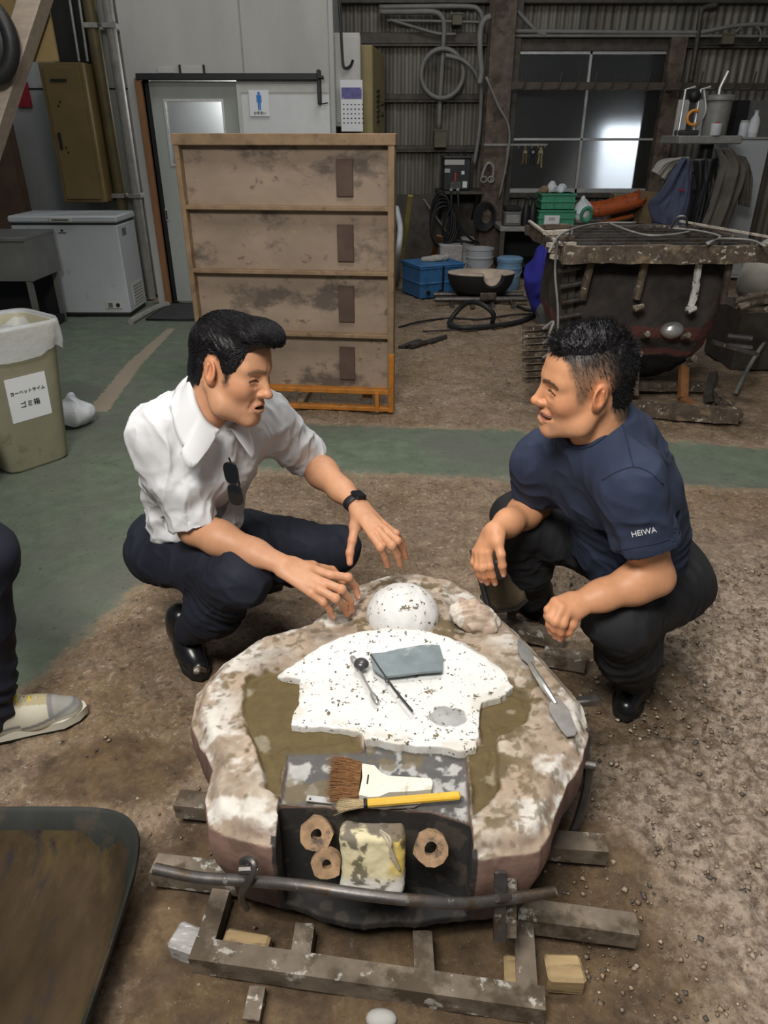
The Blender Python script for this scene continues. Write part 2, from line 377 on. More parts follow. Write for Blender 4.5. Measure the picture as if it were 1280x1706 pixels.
Z = sandm*(.011*fbm(P2, 7, 4, 3)+.005*fbm(P2, 30, 3, 9)-.002)+(1-sandm)*.0012*fbm(P2, 12, 3, 5)
grav = sst(.50, 1.0, P2[:, 0]+.22*fbm(P2, 2, 2, 77))*sst(2.9, 1.6, P2[:, 1])*sandm
Z = Z+grav*(.015*(1-np.abs(fbm(P2, 26, 3, 21)))-.008+.006*fbm(P2, 60, 2, 22))
Zc = np.stack([np.clip(.5+gd*1.6, 0, 1), np.clip(.5+ldist*7, 0, 1), np.clip(.18+grav, 0, 1)], 1)
nx, ny = len(xs), len(ys); I = np.arange(nx*ny).reshape(ny, nx)
Fq = np.stack([I[:-1, :-1], I[:-1, 1:], I[1:, 1:], I[1:, :-1]], -1).reshape(-1, 4)
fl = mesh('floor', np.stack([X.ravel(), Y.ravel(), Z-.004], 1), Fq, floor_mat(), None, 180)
za = fl.data.color_attributes.new('Zone', 'FLOAT_COLOR', 'POINT'); c4_ = np.ones((len(Zc), 4), np.float32); c4_[:, :3] = Zc; za.data.foreach_set('color', c4_.ravel()); struct(fl)
da = fl.data.color_attributes.new('Damp', 'FLOAT_COLOR', 'POINT'); dd_ = np.maximum.reduce([sst(1.25, .55, np.hypot((P2[:, 0]-.02)/.72, (P2[:, 1]-.95)/.50)), .8*sst(1.2, .5, np.hypot((P2[:, 0]+.72)/.30, (P2[:, 1]-1.36)/.16)), .75*sst(1.2, .5, np.hypot((P2[:, 0]+.2)/.5, (P2[:, 1]-1.75)/.3)), .7*sst(1.2, .5, np.hypot((P2[:, 0]-.7)/.4, (P2[:, 1]-1.65)/.35))]); c5_ = np.ones((len(Zc), 4), np.float32); c5_[:, 0] = dd_; da.data.foreach_set('color', c5_.ravel())  # sand coloured darker in ovals round the mould and under the men
# grit and small stones lying on the sand
mat('grit', (.4, .33, .26), .9, attr=True, var=.25, scale=60, bump=.3, bscale=200)
def grit(n, xr, yr, smin, smax, seed):
    r = np.random.default_rng(seed); px = r.uniform(*xr, n); py = r.uniform(*yr, n)
    k = (sdpoly(GREEN, px, py) > .04); px, py = px[k], py[k]; n = len(px)
    s = smin+(smax-smin)*r.random(n)**4; base = np.array([(1, 0, 0), (0, 1, 0), (-1, 0, 0), (0, -1, 0), (0, 0, 1), (0, 0, -1)], float)
    V = base[None]*s[:, None, None]*(.55+.8*r.random((n, 6, 1)))*np.array([1, 1, .42]); a = r.random(n)*6.3
    ca, sa = np.cos(a)[:, None], np.sin(a)[:, None]; V = np.stack([V[..., 0]*ca-V[..., 1]*sa, V[..., 0]*sa+V[..., 1]*ca, V[..., 2]], -1)
    V = V+np.stack([px, py, .08*s-.001], 1)[:, None]; F = np.array([(0, 1, 4), (1, 2, 4), (2, 3, 4), (3, 0, 4), (1, 0, 5), (2, 1, 5), (3, 2, 5), (0, 3, 5)])
    pal = np.array([(.36, .28, .20), (.30, .22, .15), (.46, .38, .29), (.12, .10, .09), (.33, .24, .16), (.20, .145, .10)]); c = pal[r.integers(0, 6, n)]*(.8+.4*r.random((n, 1)))
    return V.reshape(-1, 3), (F[None]+6*np.arange(n)[:, None, None]).reshape(-1, 3), np.repeat(c, 6, 0)
gs = [grit(6500, (.4, 1.6), (.62, 2.4), .0018, .010, 1), grit(1300, (-1.2, .5), (.6, 2.6), .0015, .008, 2), grit(700, (-.6, 3.2), (2.2, 6.5), .003, .014, 3)]
off = np.cumsum([0]+[len(g[0]) for g in gs]); go = mesh('floor_grit', np.concatenate([g[0] for g in gs]), np.concatenate([g[1]+o for g, o in zip(gs, off)]), MATS['grit'], None, 0, np.concatenate([g[2] for g in gs]))
stuff(go); go['label'] = 'small stones and grit strewn over the brown sandy floor'; go['category'] = 'gravel'
# ---------------------------------------------------------------- walls
mat('plaster', (.43, .42, .395), .75, var=.10, scale=1.6, bump=.15, bscale=30, stains=[((.36, .34, .31), 2.2, .55, .25), ((.20, .18, .16), 14, .70, .06)], sx=(1, 1, .35))
mat('panel_wall', (.36, .37, .36), .7, var=.1, scale=2, stains=[((.27, .26, .23), 2.5, .5, .3)], sx=(1, 1, .3))
mat('corrugated', (.17, .155, .13), .55, .2, var=.45, scale=7, bump=.25, bscale=50, stains=[((.10, .08, .065), 5, .52, .14), ((.31, .29, .26), 10, .60, .12)], sx=(1, 1, .07))
mat('dark_steel', (.085, .075, .065), .6, .5, var=.3, scale=12, stains=[((.13, .09, .06), 9, .58, .12)])
mat('rust_steel', (.14, .105, .08), .75, .3, var=.35, scale=10, bump=.4, bscale=60, stains=[((.07, .05, .04), 6, .5, .12), ((.24, .19, .15), 25, .62, .08)])
mat('conduit_grey', (.27, .26, .24), .5, .1, var=.2, scale=15)
mat('black', (.012, .012, .013), .5, var=.2)
mat('black_rubber', (.016, .016, .018), .55, var=.3, scale=30)
mat('alu', (.58, .58, .57), .4, .6, var=.12, scale=10, stains=[((.38, .36, .33), 8, .6, .15)])
mat('dark_void', (.02, .019, .018), .9, var=.3)
mat('white_wall_out', (.8, .82, .85), .9)
YB = 9.5
wb = MB(); nxc = 520; prof = []
for i in range(nxc):
    x = -.7+6.2*i/(nxc-1); ph = (x/.088) % 1.; prof.append((x, YB-.018*float(sst(.12, .3, ph)-sst(.62, .8, ph))))
wb.add([(x, y, z) for x, y in prof for z in (-.02, .86, 2.36, 3.7)], [(4*i+k, 4*i+4+k, 4*i+5+k, 4*i+1+k) for i in range(nxc-1) for k in range(3) if not (k == 1 and 1.44 < prof[i][0] < 3.22)])
struct(wb.build('wall_back', 'corrugated', None, 60))
W1x = gy(232, 200, 7.3)[0]; WCx = -.465
YD = 7.3
# plastered block with the lavatory door (front face has the door opening cut out)
doorx0, doorx1, doorz = -2.13, -1.30, 1.93
pw = MB(); pw.bx(W1x-.06, doorx0, YD, YD+.14, 0, 3.6).bx(doorx1, WCx, YD, YD+.14, 0, 3.6).bx(doorx0, doorx1, YD, YD+.14, doorz, 3.6)
pwall = struct(pw.build('wall_lavatory', 'plaster', None, 0))
for x in (gy(402, 60, YD)[0],): struct(MB().bx(x-.006, x+.006, YD-.004, YD+.002, 1.97, 3.6).build('trim_1', 'conduit_grey', None))
struct(MB().bx(WCx-.012, WCx+.03, YD-.012, YD+.02, 0, 3.6, .004).build('trim_2', 'plaster', None))
rw = MB().bx(WCx-.1, WCx, YD+.14, YB, 0, 3.6); struct(rw.build('wall_return', 'panel_wall', None, 0))
lw = MB().bx(-5.2, W1x-.06, YD+.45, YD+.55, 0, 3.6); wl = struct(lw.build('wall_left', 'panel_wall', None, 0))
z0 = gy(60, 148, YD+.45)[2]
MB().bx(-5.2, W1x-.1, YD+.443, YD+.452, z0-.006, z0+.006).build('panel_joint', 'dark_void', wl)
MB().bx(-3.02, -2.70, YD+.40, YD+.452, 2.05, 3.6).build('dark_panel', 'dark_void', wl)  # black sheet painted in for the shade of the recess above the cabinet
# dark room behind the lavatory door
struct(MB().bx(doorx0-.4, WCx-.12, YD+1.2, YD+1.25, 0, 3).build('wall_lavatory_inner', 'panel_wall', None, 0))
# far right wall closing the hall
struct(MB().bx(5.2, 5.3, 3.2, YB, 0, 3.6).build('wall_right', 'corrugated', None, 0))
# yard beyond the window: neighbour wall, white board added to brighten the panes
struct(MB().bx(.8, 3.6, YB+1.2, YB+1.3, 0, 3.2).build('wall_yard', 'dark_steel', None, 0))
struct(MB().bx(2.78, 3.6, YB+.75, YB+.8, 0, 1.6).build('wall_yard_white', 'white_wall_out', None, 0))
sp_ = bpy.data.lights.new('daylight', 'SPOT'); sp_.energy = 800; sp_.spot_size = math.radians(45); sp_.spot_blend = .6; sp_.shadow_soft_size = .2; sp_.color = (.9, .95, 1)  # spot standing in for daylight, aimed at the added white board
so = bpy.data.objects.new('daylight', sp_); COL.objects.link(so); so.location = (3.2, YB+.25, 2.9); d_ = Vector((3.1, YB+.75, .95))-so.location; so.rotation_euler = d_.to_track_quat('-Z', 'Y').to_euler()
sp2 = bpy.data.lights.new('lavatory_lamp', 'POINT'); sp2.energy = 34; sp2.shadow_soft_size = .12; so2 = bpy.data.objects.new('lavatory_lamp', sp2); COL.objects.link(so2); so2.location = (-1.36, YD+.95, 1.86)
# ---------------------------------------------------------------- frosted window
mat('frosted', (.80, .83, .85), .33, trans=1., var=.03, bump=.05, bscale=60)
YW = YB-.07; wx0, wx1, wzb, wzt = 1.46, 3.21, .88, 2.33; wxm = 2.32; wzm = 1.455
win = struct(MB().bx(wx0-.05, wx0, YW-.04, YW+.06, wzb-.05, wzt+.05).bx(wx1, wx1+.05, YW-.04, YW+.06, wzb-.05, wzt+.05).bx(wx0, wx1, YW-.04, YW+.06, wzt, wzt+.05).bx(wx0, wx1, YW-.04, YW+.06, wzb-.05, wzb).build('window_1', 'dark_steel', None))
for nm, b_ in (('stile', (wx0, wx0+.035, wzb, wzt)), ('stile', (wx1-.035, wx1, wzb, wzt)), ('stile', (wxm-.016, wxm+.016, wzb, wzt)), ('rail', (wx0, wx1, wzt-.035, wzt)), ('rail', (wx0, wx1, wzb, wzb+.05)), ('rail', (wx0, wx1, wzm-.014, wzm+.014))):
    MB().bx(b_[0], b_[1], YW-.02, YW+.015, b_[2], b_[3], .004).build(nm, 'alu', win)
for a, c in ((wx0+.03, wxm-.014), (wxm+.014, wx1-.03)):
    for e, g in ((wzb+.045, wzm-.012), (wzm+.012, wzt-.03)): MB().bx(a, c, YW-.002, YW+.003, e, g).build('pane', 'frosted', win)
MB().bx(wx1-.20, wx1-.035, YW+.02, YW+.045, wzb, wzt).build('sash_stile', 'dark_steel', win)
# sill board and wall below
# ---------------------------------------------------------------- steel structure of the back wall
def zof(v, y, u=640): return gy(u, v, y)[2]
n = 3
for (u0, u1, v0, v1) in ((600, 812, 55, 74), (600, 806, 157, 167), (655, 800, 242, 250), (852, 1300, 61, 77)):
    z1, z0 = zof(v0, YB-.05), zof(v1, YB-.05); x0, x1 = gy(u0, v0, YB-.05)[0], gy(u1, v0, YB-.05)[0]
    struct(MB().bx(x0, x1, YB-.10, YB-.03, z0, z1, .006).bx(x0, x1, YB-.10, YB-.09, z0-.02, z0).build('trim_%d' % n, 'dark_steel', None)); n += 1
struct(MB().bx(-.5, 5.2, YB-.12, YB-.03, zof(9, YB), zof(-6, YB), .01).build('trim_%d' % n, 'dark_steel', None)); n += 1
yc = 9.1; xc = gy(832, 150, yc)[0]
col = struct(MB().bx(xc-.13, xc+.13, yc-.012, yc+.012, 0, 3.6).bx(xc-.13, xc+.13, yc+.23, yc+.25, 0, 3.6).bx(xc-.012, xc+.012, yc, yc+.24, 0, 3.6).jit(.004, 6).build('trim_%d' % n, 'rust_steel', None, 0)); n += 1
struct(MB().bx(xc+.16, xc+.24, 9.34, 9.42, 0, 3.6).build('trim_%d' % n, 'dark_steel', None)); n += 1
x = gy(1122, 120, 9.35)[0]; struct(MB().bx(x-.09, x+.09, 9.3, 9.42, 0, 2.45).build('trim_%d' % n, 'rust_steel', None)); n += 1
struct(MB().bx(.1, 1.2, YB-.06, YB-.03, 0, .86).build('trim_%d' % n, 'dark_steel', None)); n += 1
# ================================================================ THE MOULD AND WHAT LIES ON AND AROUND IT
ZT = .35
def poly(px, z=ZT): return np.array([gz(u, v, z)[:2] for u, v in px])
OUT = poly([(590, 966), (640, 950), (700, 946), (760, 960), (800, 984), (838, 1018), (875, 1052), (930, 1108), (972, 1160), (987, 1212), (979, 1255), (948, 1288), (930, 1325), (921, 1368), (900, 1394), (860, 1406), (780, 1413), (700, 1425), (600, 1425), (520, 1412), (462, 1390), (400, 1378), (345, 1362), (338, 1315), (350, 1268), (335, 1228), (318, 1186), (328, 1140), (368, 1094), (430, 1052), (515, 1030), (548, 996)])
OUT = np.array(spline(np.vstack([OUT, OUT[:1]]), 3))[:-1][:, :2] if False else OUT
SLL = poly([(408, 1135), (445, 1118), (505, 1128), (492, 1200), (600, 1212), (612, 1255), (484, 1262), (468, 1335), (440, 1318), (432, 1275), (418, 1225), (405, 1175)], .34)
SLR = poly([(795, 1240), (800, 1168), (850, 1148), (888, 1165), (880, 1205), (835, 1235), (838, 1325), (785, 1368), (778, 1250)], .34)
SLT = poly([(480, 1258), (606, 1256), (610, 1230), (776, 1244), (784, 1372), (720, 1352), (620, 1346), (466, 1342)], .335)
CAV = np.vstack([poly([(466, 1342), (620, 1346), (720, 1352), (784, 1372)], .335), [(.155, .70), (-.19, .70)]])
WHT = poly([(460, 1112), (500, 1086), (560, 1062), (640, 1048), (705, 1052), (770, 1068), (825, 1096), (854, 1142), (835, 1160), (802, 1166), (795, 1243), (770, 1246), (690, 1238), (610, 1226), (595, 1214), (485, 1205), (500, 1160), (503, 1128), (470, 1122)], .36)
DC = gz(671, 1028, .352)
mat('mould_body', (.4, .3, .25), .8, attr=True, var=.25, scale=30, bump=.35, bscale=90, dist=.003)
mat('plaster_white', (.7, .7, .7), .65, attr=True, var=.05, scale=20, bump=.2, bscale=120, stains=[((.075, .058, .035), 75, .615, .012), ((.15, .115, .06), 30, .645, .02)])
mat('iron_bar', (.13, .12, .115), .45, .75, var=.3, scale=20, bump=.3, bscale=90, stains=[((.11, .075, .05), 14, .5, .12), ((.36, .34, .31), 30, .63, .05)])
mat('iron_rail', (.20, .16, .12), .7, .35, var=.3, scale=16, bump=.4, bscale=70, stains=[((.10, .075, .05), 12, .48, .1), ((.50, .47, .42), 22, .585, .05)])
mat('steel', (.55, .54, .52), .32, .75, var=.15, scale=30, bump=.05, bscale=80, stains=[((.26, .24, .21), 20, .58, .12)])
mat('steel_dark', (.12, .12, .12), .35, .8, var=.2, scale=30, bump=.05)
mat('wood_pale', (.34, .24, .12), .75, var=.25, scale=6, bump=.2, bscale=40, stains=[((.12, .085, .05), 8, .56, .12)], sx=(1, 6, 6))
def mould():
    t = thing('casting_mould', 'sand casting mould with white plaster relief between the two squatting men', 'mould', (.02, 1.25, .07))
    lo = (OUT[:, 0].min()-.03, .78, .05); hi = (OUT[:, 0].max()+.03, OUT[:, 1].max()+.03, .42); s = SDF(lo, hi, .0036)
    gx = s.lo[0]+s.h*np.arange(s.n[0]); gy_ = s.lo[1]+s.h*np.arange(s.n[1]); GX, GY = np.meshgrid(gx, gy_, indexing='ij'); PP = np.stack([GX.ravel(), GY.ravel(), 0*GX.ravel()], 1)
    n1 = fbm(PP, 9, 4, 71).reshape(GX.shape); n2 = fbm(PP, 40, 3, 72).reshape(GX.shape)
    o = sdpoly(OUT, GX, GY)+.006*n1; sl = np.minimum(sdpoly(SLL, GX, GY), sdpoly(SLR, GX, GY))+.011*n1; st = sdpoly(SLT, GX, GY); cv = sdpoly(CAV, GX, GY)
    top = ZT+.006*n1+.0028*n2*sst(-.02, .01, sl)-.020*sst(.02, -.012, o)*0-.028*sst(-.035, .0, o)
    flat = .338+.0012*fbm(PP, 14, 2, 7).reshape(GX.shape)+.004*np.exp(-((np.abs(sl+.022))/.004)**2)*(n1 > 0)
    w = sst(.006, -.006, sl); top = top*(1-w)+flat*w; w = sst(.002, -.003, st); top = top*(1-w)+(.331+.0015*n2)*w
    top = np.where(cv < 0, .10, top)
    dm = np.hypot(GX-DC[0], GY-DC[1]); top = top+.014*np.exp(-((dm-.115)/.03)**2)
    zz = s.lo[2]+s.h*np.arange(s.n[2]); zc = zz[None, None, :]
    bul = o[:, :, None]+.045*sst(.30, .07, zc)-.012*sst(.35, .2, zc)
    cvd = -(cv[:, :, None]+.004*n2[:, :, None])
    d = np.maximum(np.maximum(bul, (zc-top[:, :, None])*.8), .075-zc); s.a = np.maximum(d, np.minimum(cvd, np.where(zc > .10, 1, -1)*1.)).astype(np.float32) if False else d.astype(np.float32)
    V, F = s.surf(2); N_ = vnorm(V, F)
    X, Y, Zv = V.T; nA = fbm(V, 11, 5, 3); nB = fbm(V, 34, 4, 13); nC = fbm(V, 80, 3, 23)
    c = np.tile([.375, .285, .21], (len(V), 1))*(1+.22*nA)[:, None]
    def bl(w, col): nonlocal c; w = np.clip(w, 0, 1)[:, None]; c = c*(1-w)+np.array(col)*w
    o = sdpoly(OUT, X, Y); sl = np.minimum(sdpoly(SLL, X, Y), sdpoly(SLR, X, Y))+.011*fbm(np.stack([X, Y, 0*X], 1), 9, 4, 71); st = sdpoly(SLT, X, Y); wt = sdpoly(WHT, X, Y)
    bl(sst(-.3, .75, fbm(V*np.array([1, .7, 1]), 13, 5, 61)+.35*nC)*.62, (.56, .49, .40)); olive = (.128, .090, .034)
    bl(sst(.05, .55, nB+.5*nA+.2*nC-.05)*sst(.13, .01, sl)*.95, olive); bl(sst(.10, .3, nB)*sst(.15, .04, np.abs(np.hypot(X-DC[0], Y-DC[1])-.12))*.9, (.13, .095, .045))
    bl(sst(-.05, .6, fbm(V*np.array([.7, 1, 1]), 20, 5, 33)+.35*nC)*sst(.15, .03, -o)*.9, (.72, .68, .62)); bl(sst(.42, .62, fbm(V, 50, 4, 34)+.25*nA)*.7, (.16, .12, .065))
    bl(sst(.004, -.004, sl+.006*nB), olive); bl(sst(.62, .8, nC+.5)*sst(.01, -.01, sl)*.25, (.10, .075, .03)); bl(sst(.62, .8, nA+.3*nB)*sst(0, -.01, sl)*.5, (.40, .36, .27))
    bl(sst(.004, -.003, st), (.110, .106, .104)); bl(sst(.1, .35, nB+.2*nC)*sst(.0, -.01, st)*.85, (.50, .49, .47)); bl(sst(.2, .4, fbm(V, 16, 4, 43))*sst(0, -.01, st)*.8, (.17, .13, .07))
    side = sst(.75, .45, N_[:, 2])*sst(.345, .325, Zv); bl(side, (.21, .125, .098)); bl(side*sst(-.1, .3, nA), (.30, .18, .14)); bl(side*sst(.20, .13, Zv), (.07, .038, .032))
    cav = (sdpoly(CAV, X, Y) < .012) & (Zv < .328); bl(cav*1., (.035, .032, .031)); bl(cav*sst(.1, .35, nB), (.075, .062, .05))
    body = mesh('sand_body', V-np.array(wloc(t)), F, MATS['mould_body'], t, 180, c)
    # white plaster relief
    s = SDF((WHT[:, 0].min()-.02, WHT[:, 1].min()-.02, .325), (WHT[:, 0].max()+.02, WHT[:, 1].max()+.05, .45), .003)
    gx = s.lo[0]+s.h*np.arange(s.n[0]); gy_ = s.lo[1]+s.h*np.arange(s.n[1]); GX, GY = np.meshgrid(gx, gy_, indexing='ij'); PP = np.stack([GX.ravel(), GY.ravel(), 0*GX.ravel()], 1)
    w = sdpoly(WHT, GX, GY)+.004*fbm(PP, 45, 3, 5).reshape(GX.shape)+.003*fbm(PP, 12, 2, 6).reshape(GX.shape); yb = WHT[:, 1].max()-.9*(GX-.05)**2
    hgt = .357+.030*sst(-.16, -.03, GY-yb)*sst(.36, .10, np.abs(GX-.05))+.0016*fbm(PP, 16, 3, 8).reshape(GX.shape); zc = (s.lo[2]+s.h*np.arange(s.n[2]))[None, None, :]
    edge = hgt-.028*sst(-.035, .0, w)*sst(-.12, -.05, GY-yb)
    s.a = np.maximum(np.maximum(w[:, :, None], (zc-edge[:, :, None])*.8), .33-zc).astype(np.float32); V, F = s.surf(1)
    wd = sdpoly(WHT, V[:, 0], V[:, 1]); c = np.tile([.72, .71, .68], (len(V), 1)); nB = fbm(V, 30, 4, 3)
    rim = sst(-.035, -.01, wd)*sst(.1, .5, nB+.25); c = c*(1-.35*rim[:, None])+np.array([.45, .38, .26])*.35*rim[:, None]
    bk = sst(-.045, -.012, V[:, 1]-(WHT[:, 1].max()-.9*(V[:, 0]-.05)**2)+.008*nB)[:, None]*.75; c = c*(1-bk)+np.array([.42, .385, .33])*bk
    sp = np.hypot((V[:, 0]-gz(748, 1192, .36)[0])/.040, (V[:, 1]-gz(748, 1192, .36)[1])/.030)+.25*nB; k = sst(1.02, .95, sp)[:, None]*.9; c = c*(1-k)+np.array([.33, .33, .32])*k*(1+.3*nB[:, None])
    o_ = mesh('plaster_relief', V-np.array(wloc(t)), F, MATS['plaster_white'], t, 180, c); o_['label'] = 'white plaster torso relief speckled with brown'
    # dome
    s = SDF(DC-.13, DC+.13, .0032); s.ell(DC+(0, 0, .004), (.098, .092, .088)); s.plane(DC-(0, 0, .025), (0, 0, -1)); V, F = s.surf(1); V = V+vnorm(V, F)*(.0022*fbm(V*np.array([1.6, 1, .5]), 24, 3, 4))[:, None]
    o_ = mesh('plaster_dome', V-np.array(wloc(t)), F, MATS['plaster_white'], t, 180, np.tile([.70, .69, .67], (len(V), 1))); o_['label'] = 'round white plaster dome'
    # shell-shaped plaster lump
    SC = gz(792, 1028, .37); s = SDF(SC-.11, SC+.11, .0032); s.ell(SC, (.066, .052, .030), rotm(0, .25, -.25), .02); s.ell(SC+(-.028, .012, .008), (.030, .034, .022), None, .02); s.plane(SC-(0, 0, .025), (0, 0, -1)); V, F = s.surf(1)
    ang = np.arctan2(V[:, 1]-SC[1]+.02, V[:, 0]-SC[0]+.08); V = V+vnorm(V, F)*(.0045*np.sin(ang*22+2.5*fbm(V, 24, 2, 2))+.004*fbm(V, 45, 3, 6))[:, None]
    nn = fbm(V, 25, 3, 3)[:, None]; c = np.clip(np.array([.47, .36, .28])*(1+.35*nn), 0, 1); k_ = sst(.1, .3, fbm(V, 18, 3, 8)+.9*(np.abs(V[:, 0]-SC[0])/.06-.55))[:, None]; c = c*(1-k_)+np.array([.64, .58, .50])*k_; o_ = mesh('plaster_lump', V-np.array(wloc(t)), F, mat('lump', (.5, .4, .3), .85, attr=True, bump=.3, bscale=90), t, 180, c); o_['label'] = 'pinkish shell-shaped plaster lump'
    # dark cavity face and front fillers
    return t
mould()
# clay nuts in the cavity
mat('clay', (.31, .195, .11), .85, var=.35, scale=40, bump=.7, bscale=90, stains=[((.10, .075, .06), 28, .55, .10), ((.42, .32, .22), 22, .62, .06)])
def nut(u, v, y, r, hole, label, m='clay', tilt=.9, rz=0., th=.022, n=7):
    c = gy(u, v, y); R = rotm(tilt, 0, 0) @ rotm(0, 0, rz); mb = MB(); ring = []
    for z in (-th/2, th/2):
        for rad, k in ((r, n*2), (hole, n*2)):
            for j in range(n*2):
                a = 2*math.pi*j/(n*2); q = rad*(1 if rad == hole else (1 if j % 2 == 0 else .955)+.04*math.sin(j*2.3)); ring.append((q*math.cos(a), q*math.sin(a), z))
    k = n*2; f = []
    for j in range(k):
        j2 = (j+1) % k; f += [(2*k+j, 2*k+j2, 3*k+j2, 3*k+j), (j, k+j, k+j2, j2), (j, j2, 2*k+j2, 2*k+j), (k+j, 3*k+j, 3*k+j2, k+j2)]
    mb.add(np.array(ring) @ R.T+c, f).jit(.0022, 60); return tag(mb.build('clay_nut', m, None, 35), label, 'clay core', 'clay cores in the dark front cavity')
nut(528, 1388, .915, .032, .011, 'upper left angular clay core with a round hole, left of the yellow block')
nut(545, 1437, .875, .029, .010, 'lower left clay core partly hidden by the yellow block', tilt=1.0, rz=.3)
nut(718, 1412, .90, .034, .013, 'angular clay core with a round hole right of the yellow block', rz=.2, n=6)
# pale yellow block
def block():
    c = (gy(622, 1428, .865)); s = SDF(c-.11, c+.11, .003); R = rotm(math.radians(-16), 0, math.radians(-2))
    def f(x, y, z):
        p = [x-c[0], y-c[1], z-c[2]]; q = [p[0]*R[0, i]+p[1]*R[1, i]+p[2]*R[2, i] for i in range(3)]
        a = np.abs(q[0])-.046; b = np.abs(q[1])-.014; e = np.abs(q[2])-.048; return np.sqrt(np.maximum(a, 0)**2+np.maximum(b, 0)**2+np.maximum(e, 0)**2)+np.minimum(np.maximum(a, np.maximum(b, e)), 0)-.014
    s.comb(f, c-.09, c+.09, .002); s.ell(c+R @ np.array([.004, 0, -.070]), (.026, .06, .017), R, .008, 's'); V, F = s.surf(1); V = V+vnorm(V, F)*(.0035*fbm(V, 22, 4, 3))[:, None]
    q = (V-c) @ R; n = fbm(V, 26, 4, 9); col = np.tile([.66, .58, .36], (len(V), 1)); w = sst(-.01, -.035, q[:, 2]+.008*n)[:, None]; col = col*(1-w)+np.array([.66, .63, .57])*w
    w = (sst(.02, .045, q[:, 0]+.01*n)*sst(-.03, 0, q[:, 2]))[:, None]*.8; col = col*(1-w)+np.array([.62, .43, .06])*w
    w = (sst(.05, .3, n+.9*q[:, 2]/.06-.45-6*np.maximum(0, q[:, 0]-.0)))[:, None]*.9; col = col*(1-w)+np.array([.12, .10, .085])*w
    w = sst(.36, .5, fbm(V, 55, 3, 19))[:, None]*.85; col = col*(1-w)+np.array([.10, .08, .05])*w
    o = mesh('plaster_block', V, F, mat('block', (.5, .5, .4), .8, attr=True, bump=.3, bscale=100), None, 180, col); tag(o, 'pale yellow weathered plaster block leaning in the front cavity', 'block')
    P = [gy(634, 1386, .872), gy(645, 1400, .846), gy(655, 1425, .836), gy(665, 1448, .832)]
    for k in (-1, 1): pass
    tag(MB().tube(spline(P, 6), .0028, 6).tube(spline([q+np.array([.006*math.sin(i*2), 0, .004]) for i, q in enumerate(P)], 6), .0024, 6).build('twine', mat('twine', (.42, .36, .26), .9), None), 'short twist of beige twine on the yellow block', 'twine')
block()
def flatpoly(px, z, th): return [tuple(gz(u, v, z)[:2]) for u, v in px]
# blue-grey rubber sheet
rz_ = .372
P = [(617, 1092), (640, 1090), (665, 1084), (700, 1078), (732, 1076), (738, 1098), (737, 1120), (700, 1123), (665, 1128), (640, 1130), (622, 1118)]
tag(MB().prism(flatpoly(P, rz_, 0)[::-1], rz_, rz_+.006).build('rubber_sheet', mat('slate_sheet', (.185, .225, .235), .5, var=.2, scale=18, stains=[((.42, .44, .44), 14, .58, .14)]), None), 'blue-grey rubber sheet lying on the white plaster', 'sheet')
# modelling tools on the plaster
def spoon_tool(name, pts, z, label, ends=(1, 1), m='steel'):
    Q = [gz(u, v, z) for u, v in pts]; t = thing(name, label, 'hand tool', Q[0]); MB().tube(spline(Q, 5), .0032, 8).build('handle', m, t)
    for k, e in ((0, ends[0]), (-1, ends[1])):
        if not e: continue
        d = nrm(Q[k]-Q[1 if k == 0 else -2]); MB().ell(Q[k]+d*e[0]*.7, (e[0], e[1], .0022), frame(d, (0, 0, 1)), 14, 6).build('blade', m, t)
    return t
spoon_tool('modelling_spatula', [(592, 1103), (606, 1130), (620, 1155)], .374, 'thin steel spatula with leaf blades lying left of the rubber sheet', ((.016, .008), (.020, .007)))
t = spoon_tool('wire_tool', [(618, 1091), (634, 1116), (660, 1152), (687, 1185)], .376, 'long thin dark wire tool crossing the white plaster', (0, 0), 'steel_dark'); MB().ell(gz(645, 1135, .376), (.005, .005, .004)).build('knob', 'steel_dark', t)
tag(MB().ell(gz(602, 1106, .384), (.0185, .018, .0125), None, 20, 12).build('ball_tool', mat('ball_grey', (.075, .075, .075), .3, .4, var=.1), None), 'dark grey round bowl of a small ladle beside the spatula', 'hand tool')
# steel double-ended trowel on the right rim
def trowel():
    z = .373; t = thing('moulders_trowel', 'steel double-ended trowel lying on the right rim of the mould', 'trowel', gz(905, 1140, z))
    b1 = [(862, 1067), (868, 1066), (880, 1080), (890, 1098), (889, 1110), (882, 1108), (868, 1096), (863, 1084)]; b2 = [(916, 1172), (924, 1160), (934, 1164), (948, 1180), (955, 1200), (962, 1216), (958, 1224), (945, 1226), (935, 1214), (922, 1194), (915, 1182)]
    MB().prism(flatpoly(b1, z, 0)[::-1], z, z+.003).build('narrow_blade', 'steel', t); MB().prism(flatpoly(b2, z, 0)[::-1], z-.004, z-.001).build('broad_blade', 'steel', t)
    MB().tube(spline([gz(884, 1106, z+.002), gz(893, 1122, z+.010), gz(906, 1142, z+.012), gz(918, 1160, z+.004), gz(926, 1172, z-.002)], 5), np.r_[np.linspace(.006, .0085, 11), np.linspace(.0085, .005, 10)], 8).build('shank', 'steel', t)
trowel()
